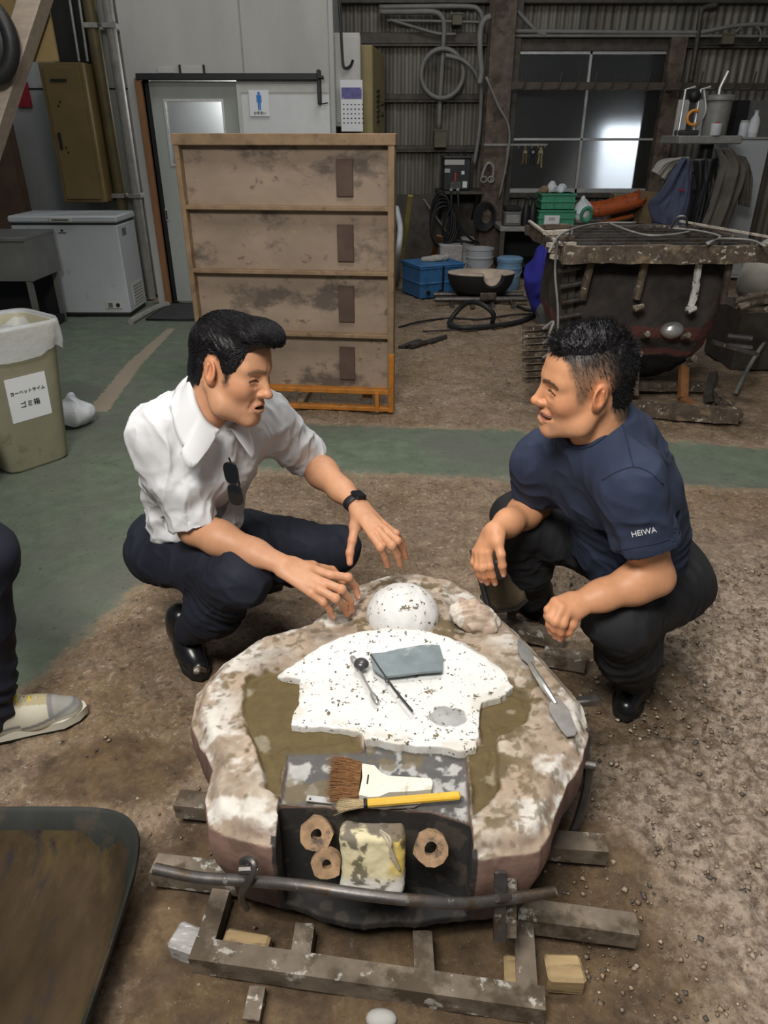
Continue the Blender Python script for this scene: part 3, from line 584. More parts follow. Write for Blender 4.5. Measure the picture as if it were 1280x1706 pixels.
# brushes and ruler on the slate-grey step
def brushes():
    z = .346; t = thing('paste_brush', 'broad brush with fanned brown bristles and white plastic handle', 'brush', gz(630, 1300, z-.01))
    ol = [(598, 1328), (604, 1300), (603, 1276), (624, 1279), (634, 1290), (645, 1296), (690, 1299), (718, 1301), (721, 1308), (719, 1319), (690, 1322), (648, 1324), (632, 1331), (615, 1332)]
    h = MB().prism(flatpoly(ol, z, 0)[::-1], z-.006, z+.007).build('handle', mat('cream_plastic', (.68, .65, .55), .5, var=.08, scale=15, stains=[((.42, .37, .25), 25, .62, .08)]), t); MB().bar(gz(614, 1291, z+.0075), gz(612, 1306, z+.0075), .003, .002).build('slot', 'black', h)
    a0, a1 = gz(604, 1274, z), gz(597, 1331, z); b0, b1 = gz(556, 1262, z), gz(550, 1338, z); mb = MB(); r = np.random.default_rng(4)
    for k in range(620):
        u = r.random(); p = a0+(a1-a0)*u+np.array([0, 0, r.uniform(-.007, .008)]); q = b0+(b1-b0)*u+np.array([r.normal(0, .006), r.normal(0, .003), r.uniform(-.012, .010)]); mb.tube([p, p*.5+q*.5+(0, 0, .004), q], [.0008, .0007, .0003], 3, False)
    br = mb.build('bristles', mat('bristle_brown', (.30, .155, .07), .6, var=.4, scale=200, bump=0), t, 0); stuff(br)
    z = .350; t = thing('paint_brush', 'flat brush with pale bristles and yellow wooden handle', 'brush', gz(680, 1335, z-.01)); w = mat('yellow_paint', (.66, .39, .035), .45, var=.15, scale=20, bump=.1, stains=[((.36, .20, .04), 30, .64, .06)])
    MB().bar(gz(611, 1338, z+.004), gz(767, 1325, z+.004), .017, .011, (0, 0, 1), .003).build('handle', w, t); MB().bar(gz(606, 1338.4, z+.004), gz(612, 1338, z+.004), .0185, .0125, (0, 0, 1), .002).build('ferrule', 'black', t); mb = MB()
    a, b = gz(607, 1338, z+.003), gz(565, 1341, z-.002); sd = nrm(np.cross(b-a, (0, 0, 1)))
    for k in range(260):
        u = r.uniform(-1, 1); p = a+sd*.007*u+np.array([0, 0, r.uniform(-.004, .004)]); q = b+sd*.013*u+r.normal(0, .003, 3); mb.tube([p, q], [.0009, .0005], 3, False)
    br = mb.build('bristles', mat('bristle_pale', (.50, .40, .25), .6, var=.3, scale=200, bump=0), t, 0); stuff(br)
    z = .340; t = thing('palette_knife', 'thin steel knife strip lying under the yellow brush', 'hand tool', gz(600, 1337, z-.004))
    MB().bar(gz(511, 1330, z), gz(600, 1340, z), .014, .003).build('tang', 'steel', t); MB().prism(flatpoly([(600, 1335), (690, 1337), (704, 1338), (690, 1345), (640, 1348), (600, 1345)], z, 0)[::-1], z-.0015, z+.0015).build('blade', 'steel', t); MB().cyl(gz(517, 1331, z+.001), gz(517, 1331, z+.003), .0025, 8).build('rivet_hole', 'black', t)
brushes()
# ---------------------------------------------------------------- iron frame under the mould
def frame_():
    t = thing('iron_base_frame', 'rusty welded iron base frame under the casting mould', 'frame', (.0, 1.0, 0)); n = [0]
    def rail(a, b, w, h, nm='rail', m='iron_rail', fl=True):
        a = np.array(a); b = np.array(b); mb = MB(); L_ = np.linalg.norm(b-a); d = (b-a)/L_; k = max(2, int(L_/.05)); sd = nrm(np.cross((0, 0, 1), d))
        for cx, cz, ww, hh in ((0, 0, .008, h), (w/2, h/2-.004, w, .008)):
            mb.bar(a+sd*cx+(0, 0, cz), b+sd*cx+(0, 0, cz), ww, hh)
        mb.jit(.0016, 25, n[0]); n[0] += 1; mb.build(nm, m, t, 30)
    rail(gz(318, 1606, .030), gz(908, 1692, .030), .040, .050)
    rail(gz(252, 1462, .045), gz(480, 1490, .045), .045, .045); rail(gz(862, 1540, .045), gz(1062, 1566, .045), .045, .045)
    rail(gz(292, 1350, .045), gz(400, 1362, .045), .045, .045); rail(gz(905, 1420, .045), gz(1012, 1428, .045), .045, .045)
    for (a, b) in (((352, 1594), (382, 1492)), ((512, 1622), (522, 1548)), ((722, 1652), (716, 1560)), ((893, 1688), (884, 1545))): rail(gz(*a, .028), gz(*b, .04), .036, .042, 'cross_bar')
    rail(gz(430, 1706, .012), gz(440, 1650, .020), .028, .03, 'cross_bar')
    rail(gz(822, 1046, .05), gz(940, 1072, .05), .04, .05); rail(gz(800, 1000, .06), gz(866, 1012, .06), .04, .05); MB().bar(gz(852, 1018, .09), gz(852, 1062, .03), .03, .02).jit(.002, 30).build('upright', 'iron_rail', t)
    rail(gz(905, 1098, .04), gz(975, 1110, .04), .04, .05)
frame_()
# bent bar across the front with its clamps
bp = [gy(258, 1447, .865), gy(330, 1462, .845), gy(410, 1467, .832), gy(500, 1475, .806), gy(600, 1490, .790), gy(690, 1500, .786), gy(770, 1505, .800), (gy(840, 1498, .822)), gy(925, 1486, .845)]
tag(MB().tube(spline(bp, 8), .0105, 10).build('clamp_bar', 'iron_bar', None, 60), 'long bent iron bar across the front of the mould', 'iron bar')
def clamp_l():
    t = thing('clamp', 'rusty screw clamp hooked over the left of the bent bar', 'clamp', gy(412, 1480, .83))
    P = [gy(404, 1436, .845), gy(414, 1432, .838), gy(424, 1440, .828), gy(418, 1462, .818), gy(404, 1485, .818), gy(404, 1500, .825), gy(412, 1514, .832)]
    MB().tube(spline(P, 5), np.linspace(.008, .006, 31), 8).build('hook', 'iron_bar', t); MB().cyl(gy(398, 1450, .822), gy(430, 1448, .826), .008, 8).build('screw', 'iron_bar', t); MB().box(gy(416, 1438, .838), (.016, .016, .02), rotm(.3, .2, .4), .004).build('nut', 'iron_bar', t)
    t = thing('clamp', 'upright flat iron clamp plates gripping the right of the bent bar', 'clamp', gy(840, 1520, .81))
    MB().bar(gy(834, 1452, .845), gy(832, 1566, .800), .022, .010, (0, -1, 0)).jit(.0015, 40).build('plate', 'iron_bar', t); MB().bar(gy(850, 1462, .862), gy(850, 1560, .822), .022, .010, (0, -1, 0)).jit(.0015, 40).build('plate', 'iron_rail', t); MB().cyl(gy(828, 1497, .805), gy(862, 1494, .835), .007, 8).build('bolt', 'iron_bar', t)
clamp_l()
# side strut on the right and bolts in the rim
t = thing('side_strut', 'black iron strut with cross pin standing at the right of the mould', 'iron bar', gz(950, 1392, 0)); MB().tube(spline([gz(982, 1270, .25), gz(978, 1312, .18), gz(965, 1360, .10), gz(952, 1392, .045)], 5), .0115, 8, flat=.7).build('strut', 'steel_dark', t); MB().cyl(gz(948, 1268, .262), gz(992, 1276, .262), .011, 10).build('cross_pin', 'iron_bar', t); MB().tube(spline([gz(978, 1272, .26), gz(982, 1235, .30), gz(980, 1215, .33)], 4), .006, 8).build('hook', 'iron_bar', t)
tag(MB().bar(gz(955, 1172, .26), gz(996, 1166, .26), .022, .022, (0, 0, 1), .004).jit(.003, 30).build('iron_stub', 'iron_bar', None), 'short iron stub sticking out of the right rim beside the trowel', 'iron bar')
tag(MB().bar(gz(340, 1120, .27), gz(328, 1116, .31), .02, .018, (0, 1, 0), .004).jit(.003, 30).build('iron_stub', 'iron_rail', None), 'small pale iron stub at the left rim near the black boot', 'iron bar')
t = tag(MB().grid(lambda u, v: gz(*(np.array([322, 1196])*(1-u)+np.array([352, 1264])*u), .30-.10*v)+np.array([-.012*math.sin(3.1*u), 0, 0]), 6, 3).build('sheet_iron', 'steel_dark', None, 180, None, .004), 'curved dark sheet iron plate against the left rim', 'plate')
# timber offcuts
def wood(a, b, w, h, z, m, label, rough=.003):
    tag(MB().bar(gz(*a, z), gz(*b, z), w, h, (0, 0, 1), .006).jit(rough, 30, 5).build('timber_offcut', m, None, 30), label, 'wood block', 'timber offcuts wedged in the base frame')
wood((292, 1565), (352, 1585), .055, .05, .026, mat('wood_grey', (.36, .34, .33), .8, var=.3, scale=5, bump=.5, bscale=30, stains=[((.62, .61, .60), 12, .56, .1), ((.13, .11, .1), 10, .58, .1)], sx=(2, 8, 8)), 'grey weathered timber end beside the left cross bar of the frame')
wood((372, 1578), (448, 1590), .058, .05, .024, 'wood_pale', 'yellowish timber offcut right of the grey weathered timber end'); wood((838, 1622), (888, 1630), .055, .05, .020, 'wood_pale', 'dirty timber offcut left of the right cross bar of the frame'); wood((908, 1622), (970, 1622), .055, .05, .022, 'wood_pale', 'pale timber offcut outside the right cross bar of the frame')
tag(MB().ell(gz(636, 1699, .01), (.03, .02, .018)).jit(.003, 30).build('stone', 'plaster', None), 'pale stone at the bottom edge in front of the frame', 'stone')
# ---------------------------------------------------------------- big dark tray bottom left
def tray():
    c = np.array([-.815, .735, 0]); t = thing('mixing_tray', 'large dark plastic mixing tray caked with brown slurry', 'tray', c); m = mat('tray_grey', (.026, .028, .024), .5, spec=.3, var=.25, scale=10, stains=[((.07, .05, .035), 6, .52, .12)])
    sq = (1, 1.36, 5); pr = [(.235, .006), (.262, .06), (.284, .124), (.292, .128), (.294, .118), (.288, .112), (.272, .06), (.250, .0)]
    MB().lathe(pr, c, 64, None, sq).build('tub', m, t, 60)
    r = np.random.default_rng(2); MB().grid(lambda u, v: c+np.array([.270*v**.8*math.copysign(abs(math.cos(6.283*u))**.4, math.cos(6.283*u)), .270*1.36*v**.8*math.copysign(abs(math.sin(6.283*u))**.4, math.sin(6.283*u)), .012+.070*v**9+.003*math.sin(9*u*6.28)*v]), 72, 30, True).build('slurry_crust', mat('crust', (.048, .032, .018), .9, spec=.15, var=.5, scale=5, bump=.6, bscale=25, stains=[((.085, .060, .026), 4, .52, .15), ((.030, .024, .026), 7, .55, .1)], sx=(1.5, .6, 1)), t, 180)
tray()
# metal scoop beside the man in navy
def scoop():
    t = thing('dust_scoop', 'worn metal scoop lying behind the mould below the hand of the man in navy', 'scoop', gz(830, 1000, .0))
    C4 = [gy(786, 930, 1.80), gy(842, 905, 1.92), gy(878, 1004, 1.83), gy(812, 1012, 1.72)]
    def f(u, v): q = (C4[0]*(1-u)+C4[1]*u)*(1-v)+(C4[3]*(1-u)+C4[2]*u)*v; return q+np.array([0, 0, .05*(2*u-1)**4*.6-.02*v])
    MB().grid(f, 14, 10).build('pan', mat('scoop_metal', (.20, .155, .10), .55, .4, var=.3, scale=14, stains=[((.10, .075, .055), 9, .52, .1), ((.34, .26, .13), 7, .6, .1)]), t, 180, None, .004); MB().tube([f(0, 1), f(.25, 1), f(.5, 1), f(.75, 1), f(1, 1)], .006, 8).build('lip', 'steel_dark', t); MB().tube(spline([f(0, 1), f(0, .5), f(0, 0)], 5), .009, 8).build('handle', 'steel_dark', t)
scoop()
# ================================================================ BACKGROUND: LAVATORY WALL AND LEFT SIDE
mat('door_grey', (.33, .345, .32), .6, var=.08, scale=3, stains=[((.24, .24, .21), 3, .56, .2)], sx=(1, 1, .4))
mat('wood_orange', (.22, .10, .04), .6, var=.2, scale=8, sx=(5, 5, .6)); mat('paper', (.72, .73, .74), .8, var=.03); mat('ink', (.01, .01, .012), .7, bump=0); mat('ink_blue', (.02, .19, .55), .6, bump=0, var=.05)
mat('cab_brown', (.155, .105, .038), .5, var=.15, scale=4, stains=[((.07, .05, .025), 9, .64, .08)]); mat('cab_yellow', (.27, .215, .095), .5, var=.12, scale=4); mat('cab_grey', (.47, .46, .43), .55, var=.1, scale=5)
mat('white_enamel', (.44, .46, .47), .38, var=.06, scale=3, stains=[((.30, .29, .27), 5, .62, .15)]); mat('steel_desk', (.16, .16, .15), .45, .3, var=.15, scale=6)
mat('bin_beige', (.40, .37, .26), .5, var=.1, scale=6, stains=[((.26, .23, .15), 8, .58, .15)]); mat('film', (.78, .80, .82), .25, var=.05, scale=20, bump=.5, bscale=25, alpha=.42, dist=.01); mat('film_white', (.72, .74, .76), .3, var=.06, bump=.6, bscale=20, alpha=.85, dist=.01)
RF = np.array([[1, 0, 0], [0, 0, -1], [0, 1, 0]], float)       # text / outline standing upright, facing the viewer
px0, px1, pz0, pz1 = -1.955, -1.455, 1.265, 1.765
d1 = struct(MB().bx(-2.085, px0, YD+.03, YD+.065, .02, doorz-.01).bx(px1, doorx1-.005, YD+.03, YD+.065, .02, doorz-.01).bx(px0, px1, YD+.03, YD+.065, .02, pz0).bx(px0, px1, YD+.03, YD+.065, pz1, doorz-.01).build('door_1', 'door_grey', None, 0))
MB().bx(px0, px1, YD+.045, YD+.05, pz0, pz1).build('pane', 'frosted', d1)
mb = MB()
for b_ in ((px0-.02, px0, pz0-.02, pz1+.02), (px1, px1+.02, pz0-.02, pz1+.02), (px0, px1, pz0-.02, pz0), (px0, px1, pz1, pz1+.02)): mb.bx(b_[0], b_[1], YD+.02, YD+.03, b_[2], b_[3])
mb.build('pane_frame', 'alu', d1); c = gy(278, 358, YD+.02); MB().box(c, (.030, .012, .11), None, .005).build('pull_handle', 'alu', d1); MB().box(c+(0, -.007, 0), (.014, .004, .08)).build('pull_recess', 'black', d1)
struct(MB().bx(doorx0-.055, doorx0, YD-.05, YD+.06, 0, doorz+.01, .004).build('trim_20', 'wood_orange', None)); struct(MB().bx(doorx0, -2.085, YD+.05, YD+.1, 0, doorz).build('trim_21', 'black', None))  # the black strip stands in for the shade of the door gap
t = thing('sliding_door_rail', 'black steel sliding rail above the grey lavatory door', 'rail', (-1.35, YD-.03, 1.93)); MB().bx(gy(227, 128, YD-.04)[0], gy(530, 128, YD-.04)[0], YD-.06, YD-.004, 1.925, 1.975, .004).build('rail', 'black', t)
e = gy(531, 145, YD-.06); MB().bx(e[0]-.012, e[0]+.022, YD-.08, YD-.004, e[2]-.13, e[2]+.13, .006).build('end_bracket', 'black', t); MB().tube([e+(.0, 0, -.10), e+(.03, -.03, -.13), e+(.08, -.02, -.12)], .006, 6).build('stop_hook', 'black', t); MB().cyl(e+(0, -.03, .07), e+(.05, -.03, .07), .015, 10).build('roller', 'black', t)
t = thing('wall_board', 'white board panel fixed on the wall beside the lavatory door', 'panel', (-.9, YD-.02, .9)); MB().bx(doorx1+.03, WCx-.02, YD-.022, YD, .9, 1.895, .003).build('board', mat('board_white', (.60, .61, .60), .5, var=.05), t)
MB().bx(doorx1+.03, WCx-.02, YD-.03, YD-.02, 1.83, 1.895).build('top_batten', 'cab_grey', t); MB().bx(doorx1+.0, doorx1+.035, YD-.034, YD-.0, .9, 1.895).build('side_batten', 'cab_grey', t)
def sign():
    y = YD-.036; a, b = gy(414, 150, y), gy(450, 194, y); t = thing('lavatory_sign', 'white paper sign with a blue man pictogram on the wall board', 'sign', ((a[0]+b[0])/2, y, b[2])); MB().bx(a[0], b[0], y, y+.003, b[2], a[2]).build('paper', 'paper', t)
    cx = (a[0]+b[0])/2; H = a[2]-b[2]; zt = a[2]-.06*H; yy = y-.0025; mb = MB(); R = RF; u = H/10.
    mb.prism([(.55*u*math.cos(q), .55*u*math.sin(q)) for q in np.arange(0, 6.28, .4)], -.001, .001, R, (cx, yy, zt-.6*u))
    mb.prism([(-1.05*u, -.1*u), (-.8*u, .1*u), (.8*u, .1*u), (1.05*u, -.1*u), (1.05*u, -2.7*u), (.75*u, -2.7*u), (.7*u, -.6*u), (.62*u, -.6*u), (.62*u, -5.5*u), (.08*u, -5.5*u), (.05*u, -2.9*u), (-.05*u, -2.9*u), (-.08*u, -5.5*u), (-.62*u, -5.5*u), (-.62*u, -.6*u), (-.7*u, -.6*u), (-.75*u, -2.7*u), (-1.05*u, -2.7*u)][::-1], -.001, .001, R, (cx, yy, zt-1.35*u)); mb.build('man_pictogram', 'ink_blue', t, 0)
    text_mb('lettering', 'お手洗い', 1.35*u, 'ink', t, (cx, yy, b[2]+1.25*u), R, .001)
sign()
for (u0, u1, v0, v1, lab) in ((262, 291, 112, 122, 'small faded white label plate above the lavatory door, left one'), (301, 340, 110, 123, 'small white label plate with black clips above the lavatory door')):
    a, b = gy(u0, v0, YD-.01), gy(u1, v1, YD-.01); t = thing('label_plate', lab, 'label', ((a[0]+b[0])/2, YD-.01, b[2])); MB().bx(a[0], b[0], YD-.012, YD-.002, b[2], a[2], .002).build('plate', 'cab_grey', t)
    if u0 > 300:
        for x in (a[0]-.012, b[0]): MB().bx(x-.006, x+.012, YD-.016, YD-.002, b[2]-.01, a[2]+.01).build('clip', 'black', t)
# door mat
q = [gz(u, v) for u, v in ((244, 534), (330, 535), (345, 508), (285, 507))]; t = thing('door_mat', 'dark grey door mat in front of the lavatory door', 'mat', (-1.95, 6.9, 0)); MB().prism([(p[0], p[1]) for p in q], .0, .012).build('mat', mat('mat_dark', (.035, .036, .036), .9, var=.3, scale=12, bump=.5, bscale=200), t); MB().tube([p+(0, 0, .012) for p in q], .008, 6, closed=True).build('border', 'black', t)
# boxes hanging on the return wall
t = thing('switch_box', 'light grey switch box on the wall corner above the calendar', 'box', (-.33, 7.75, 1.55)); MB().bx(WCx, -.215, 7.62, 7.95, 1.57, 2.31, .008).build('case', 'cab_grey', t); MB().bx(WCx+.02, -.235, 7.612, 7.622, 1.60, 2.28, .003).build('cover', 'cab_grey', t); MB().tube(spline([(-.40, 7.58, 2.62), (-.385, 7.57, 2.40), (-.375, 7.58, 2.12), (-.36, 7.58, 2.04), (-.31, 7.59, 2.05), (-.28, 7.6, 2.10)], 6), .012, 6).build('hanging_strap', 'black', t)
y = 7.56; a, b = gy(567, 133, y), gy(605, 219, y); t = thing('calendar', 'wall calendar with a purple picture hanging below the switch box', 'calendar', ((a[0]+b[0])/2, y, b[2])); MB().bx(a[0], b[0], y, y+.008, b[2], a[2]).build('sheets', 'paper', t)
MB().bx(a[0]+.008, b[0]-.008, y-.003, y, a[2]-.36*(a[2]-b[2]), a[2]-.06).build('picture', mat('calendar_art', (.10, .09, .28), .5, var=.3, scale=25, stains=[((.07, .20, .06), 12, .58, .04), ((.45, .45, .55), 16, .60, .04)]), t)
for k in range(5):
    for j in range(6): MB().bx(a[0]+.02+.035*j, a[0]+.034+.035*j, y-.002, y, a[2]-(.48+.09*k)*(a[2]-b[2]), a[2]-(.46+.09*k)*(a[2]-b[2])).build('date_mark', 'ink', t)
t = thing('distribution_cabinet', 'yellowish steel cabinet with louvres on the far side of the switch box', 'cabinet', (-.16, 8.5, 1.45)); Rz = rotm(0, 0, math.radians(-7)); ctr = np.array([-.19, 8.45, 1.84]); MB().bx(WCx+.004, -.25, 8.3, 8.6, 1.6, 2.0).build('wall_bracket', 'dark_steel', t); MB().box(ctr, (.28, .95, .82), Rz, .01).build('case', 'cab_yellow', t)
for k in range(7): MB().box(ctr+Rz @ np.array([.146, -.1+.0*k, .06-.045*k]), (.012, .22, .014), Rz).build('louvre', 'dark_steel', t)
for k in range(2): MB().cyl(ctr+Rz @ np.array([.135, .22, -.05-.1*k]), ctr+Rz @ np.array([.16, .22, -.05-.1*k]), .02, 10).build('knob', 'black', t)
# brown wall cabinet and pipes
t = thing('wall_cabinet', 'brown steel wall cabinet hanging above the chest freezer', 'cabinet', (-2.82, 7.5, .93)); MB().bx(-3.02, -2.63, 7.3, 7.75, .935, 2.06, .006).build('case', 'cab_brown', t); dr = MB().bx(-2.985, -2.665, 7.285, 7.302, .965, 2.03, .004).build('door', 'cab_brown', t)
MB().bx(-2.93, -2.79, 7.276, 7.288, 1.915, 1.935).build('slot', 'black', dr); MB().bx(-2.955, -2.93, 7.27, 7.29, 1.385, 1.52, .004).build('handle', 'black', dr)
for x, z in ((-2.88, 1.76), (-2.90, 1.73), (-2.90, 1.40), (-2.89, 1.36)): MB().cyl((x, 7.28, z), (x, 7.286, z), .008, 8).build('screw', 'black', dr)
for k, (u0, u1) in enumerate(((62, 71), (117, 132), (133, 146))):
    tag(MB().cyl(gy(u0-4, -20, 7.5), gy(u1, 102, 7.5), .011, 8).build('conduit_rod', 'conduit_grey', None), ('leftmost', 'middle', 'rightmost')[k]+' thin conduit rising from the brown wall cabinet', 'conduit', 'conduits above the brown cabinet')
for nm, a, b, r, m, lab in (('drain_pipe', (160, 0), (203, 345), .055, mat('pipe_yellow', (.11, .085, .035), .5, var=.2), 'thick yellowish brown pipe right of the brown wall cabinet'), ('drain_pipe', (205, 0), (230, 345), .045, 'conduit_grey', 'thick dark grey pipe beside the orange wooden door post')):
    t = thing(nm, lab, 'pipe', gy(*b, 7.55)*np.array([1, 1, 0])); x = gy(*b, 7.55)[0]; MB().cyl((x, 7.55, 0), (x, 7.55, 3.4), r, 14).build('pipe', m, t)
    for z in (2.35, .98): MB().bx(x-.062, x+.062, 7.48, 7.745, z-.02, z+.02, .004).build('bracket', 'conduit_grey', t)
tag(MB().bx(gy(20, 150, 7.66)[0], gy(42, 150, 7.66)[0], 7.72, 7.75, gy(30, 178, 7.66)[2], gy(30, 136, 7.66)[2]).build('red_plate', mat('red_sign', (.30, .012, .03), .5, var=.1), None), 'dark red plate on the left wall behind the timber brace', 'sign')
tag(MB().bx(-4.4, gy(34, 300, 7.4)[0], 7.35, 7.4, 0, 1.72).bx(-4.4, gy(38, 300, 7.4)[0], 7.4, 7.45, 0, 1.74).build('plywood_sheet', mat('ply_dark', (.085, .050, .032), .7, var=.2), None), 'dark brown plywood sheet standing at the far left behind the freezer', 'board')
# timber brace, top left
def brace():
    y = 3.9; a, b = gy(78, -60, y), gy(-22, 250, y); d = nrm(b-a); foot = b+d*((0-b[2])/d[2]); t = thing('timber_brace', 'pale sawn timber brace leaning diagonally at the top left', 'timber', foot); m = mat('timber_pale', (.34, .28, .225), .75, var=.15, scale=5, sx=(1, 8, 8), bump=.2)
    MB().bar(foot, a, .10, .10, (0, -1, .3), .006).build('brace', m, t); MB().bx(a[0]-1.1, a[0]-.05, y+.06, y+.075, a[2]-.36, a[2]+.5).build('ply_gusset', 'cab_brown', t); MB().bx(a[0]-1.2, a[0]-1.1, y, y+.1, 0, a[2]+.5).build('post', m, t)
    c = gy(-30, 66, y-.1); MB().tube([c+np.array([.13*math.cos(q), 0, .15*math.sin(q)]) for q in np.arange(0, 6.28, .25)], .035, 10, closed=True).ell(c, (.12, .03, .14)).build('rubber_pad', 'black', t)
brace()
# chest freezer
def freezer():
    x0, x1, y0, y1 = -3.30, -2.36, 6.72, 7.22; t = thing('chest_freezer', 'white chest freezer under the brown wall cabinet', 'freezer', ((x0+x1)/2, 6.97, 0)); MB().bx(x0, x1, y0, y1, .03, .80, .012).build('body', 'white_enamel', t); lid = MB().bx(x0-.01, x1+.01, y0-.015, y1+.01, .815, .875, .014).build('lid', 'white_enamel', t)
    MB().bx(x0+.005, x1-.005, y0+.005, y1-.005, .80, .815).build('seal', 'black', t); cx = gy(102, 365, y0)[0]; MB().bx(cx-.10, cx+.10, y0-.03, y0-.01, .822, .865, .006).build('handle', 'cab_grey', lid); MB().bx(cx-.075, cx+.075, y0-.034, y0-.028, .836, .852, .003).build('grip', 'steel_desk', lid)
    e = gy(103, 384, y0-.003); MB().prism([(.012*math.cos(q), .010*math.sin(q)) for q in np.arange(0, 6.28, .7)], -.002, .002, RF, e).build('emblem', 'ink', t); MB().bx(e[0]-.035, e[0]+.035, y0-.004, y0, e[2]-.022, e[2]-.016).build('emblem_line', 'ink', t)
    e = gy(190, 508, y0-.003); p = MB().bx(e[0]-.075, e[0]+.075, y0-.008, y0, e[2]-.035, e[2]+.035, .004).build('control_panel', 'cab_grey', t); MB().bx(e[0]-.05, e[0]-.01, y0-.012, y0-.006, e[2]-.02, e[2]+.02).build('vent', 'steel_desk', p); MB().cyl((e[0]+.04, y0-.016, e[2]), (e[0]+.04, y0-.004, e[2]), .018, 12).build('dial', 'black', p)
    MB().bx(x1, x1+.004, 6.83, 6.93, .70, .76).build('side_label', 'steel_desk', t); g = MB().bx(x1, x1+.005, 6.86, 7.14, .08, .27).build('rating_plate', 'cab_grey', t)
    for k in range(6): MB().bx(x1+.004, x1+.007, 6.88, 7.12, .10+.028*k, .106+.028*k).build('vent_slot', 'steel_desk', g)
    MB().bx(x0+.02, x1-.01, y0+.01, y1-.02, 0, .03).build('plinth', 'black', t); tag(MB().tube(spline([gz(218, 536, .02), gz(235, 526, .02), gz(258, 514, .02), gz(280, 507, .02)], 5), .03, 8).build('floor_hose', 'conduit_grey', None), 'grey hose on the floor at the corner of the freezer', 'hose')
freezer()
# steel bench far left, box and magazines
t = thing('steel_bench', 'grey steel work bench at the left edge before the freezer', 'bench', (-3.5, 6.2, 0)); z1 = gy(40, 396, 6.0)[2]; x1 = gy(39, 400, 6.0)[0]; MB().bx(-4.6, x1, 6.0, 6.6, z1-.03, z1, .004).build('top', 'steel_desk', t); MB().bx(-4.6, x1-.0, 6.02, 6.58, z1-.34, z1-.03, .004).build('drawer', 'steel_desk', t); MB().bx(-4.6, x1-.02, 6.03, 6.5, .03, .08).build('lower_shelf', 'black', t)
for x in (x1-.05, -4.55):
    for y in (6.05, 6.55): MB().bx(x-.02, x+.02, y-.02, y+.02, 0, z1-.3).build('leg', 'steel_desk', t)
MB().bx(-4.6, x1-.06, 6.56, 6.58, .03, z1-.3).build('back_panel', 'black', t)
t = thing('white_carton', 'white carton with a red mark standing before the freezer', 'box', (-3.1, 6.67, 0)); a = gz(78, 526); MB().bx(a[0]-.20, a[0], 6.64, 6.71-.005, 0, .33, .006).build('carton', 'white_enamel', t); MB().bx(a[0]-.10, a[0]-.07, 6.632, 6.64, .12, .22).build('red_mark', 'red_sign', t)
for k in range(4): tag(MB().box((a[0]-.06+.01*k, 6.67, .342+.022*k), (.22, .07, .018), rotm(0, .04, .05*k)).build('magazine', 'paper' if k % 2 else 'steel_desk', None), ('lowest', 'second', 'third', 'topmost')[k]+' magazine in the pile on the white carton', 'magazine', 'magazines on the white carton')
# rubbish bin with liner
def bin_():
    R = rotm(0, 0, math.radians(52)); c = np.array([-1.86, 3.42, 0]); t = thing('rubbish_bin', 'beige plastic rubbish bin with clear bag liner and handwritten label', 'bin', c); H = .70
    v = []; mb = MB(); pr = [(.155, .0), (.165, .012), (.215, H-.10), (.225, H-.09), (.235, H-.02), (.236, H), (.222, H), (.2, H-.1), (.15, .02)]; mb.lathe(pr, c, 48, R, (1, .82, 6)); mb.build('body', 'bin_beige', t, 50)
    def f(u, s_):
        a = 6.283*u; ca, sa = math.cos(a), math.sin(a); e = .4; q = np.array([math.copysign(abs(ca)**e, ca), .82*math.copysign(abs(sa)**e, sa), 0]); n_ = float(vnoise([[math.cos(a)*4, math.sin(a)*4, s_*3]], 3)[0])
        r = .20+.048*math.sin(min(1, s_*2.2)*1.57)+.016*n_*s_; z = H-.08+.10*math.sin(min(1, s_*3)*1.57)-.22*max(0, s_-.33)*(1+.25*n_)
        return c+R @ (q*r)+np.array([0, 0, z])
    MB().grid(f, 96, 14, True).build('bag_liner', 'film', t, 180)
    fn = R @ np.array([0, -1, 0]); sd = R @ np.array([1, 0, 0]); tl = math.atan(.048*.82/.5); upv = nrm(np.array([0, 0, 1])*math.cos(tl)+fn*math.sin(tl)); nn = np.cross(sd, upv); cc = c+fn*(.82*.192+.004)+np.array([0, 0, .37]); M3 = np.stack([sd, upv, nn], 1)
    p = MB().box(cc, (.20, .22, .003), M3).build('paper_label', 'paper', t); text_mb('handwriting', 'ヨーベットサイム', .022, 'ink', p, cc+nn*.003+upv*.035, M3, .0008); text_mb('handwriting', 'ゴミ箱', .034, 'ink', p, cc+nn*.003-upv*.03, M3, .0008)
    MB().lathe([(.0, H-.06), (.10, H-.05), (.17, H-.045), (.2, H-.1)], c, 32, R, (1, .82, 5)).jit(.02, 14).build('rubbish', 'film_white', t, 180)
bin_()
def bag(name, c, r, label, m='film_white', seed=1):
    s = SDF(np.array(c)-max(r)*1.6, np.array(c)+max(r)*1.6, max(r)/16); s.ell(c, r); s.cap(np.array(c)+(0, 0, r[2]*.6), np.array(c)+(0, 0, r[2]*1.3), r[0]*.3, r[0]*.15, r[0]*.4); s.plane((0, 0, .002), (0, 0, -1)); V, F = s.surf(1); V = fold(V, F, max(r)*.14, .7/max(r), seed); V[:, 2] = np.maximum(V[:, 2], .0); return tag(mesh(name, V, F, MATS[m], None, 180), label, 'bag')
bag('plastic_bag', (-1.80, 3.92, .07), (.11, .10, .08), 'white plastic bag on the floor behind the beige bin', seed=3); bag('plastic_bag', (-1.98, 3.06, .16), (.14, .15, .17), 'clear plastic bag at the left edge below the beige bin', 'film_white', 5)
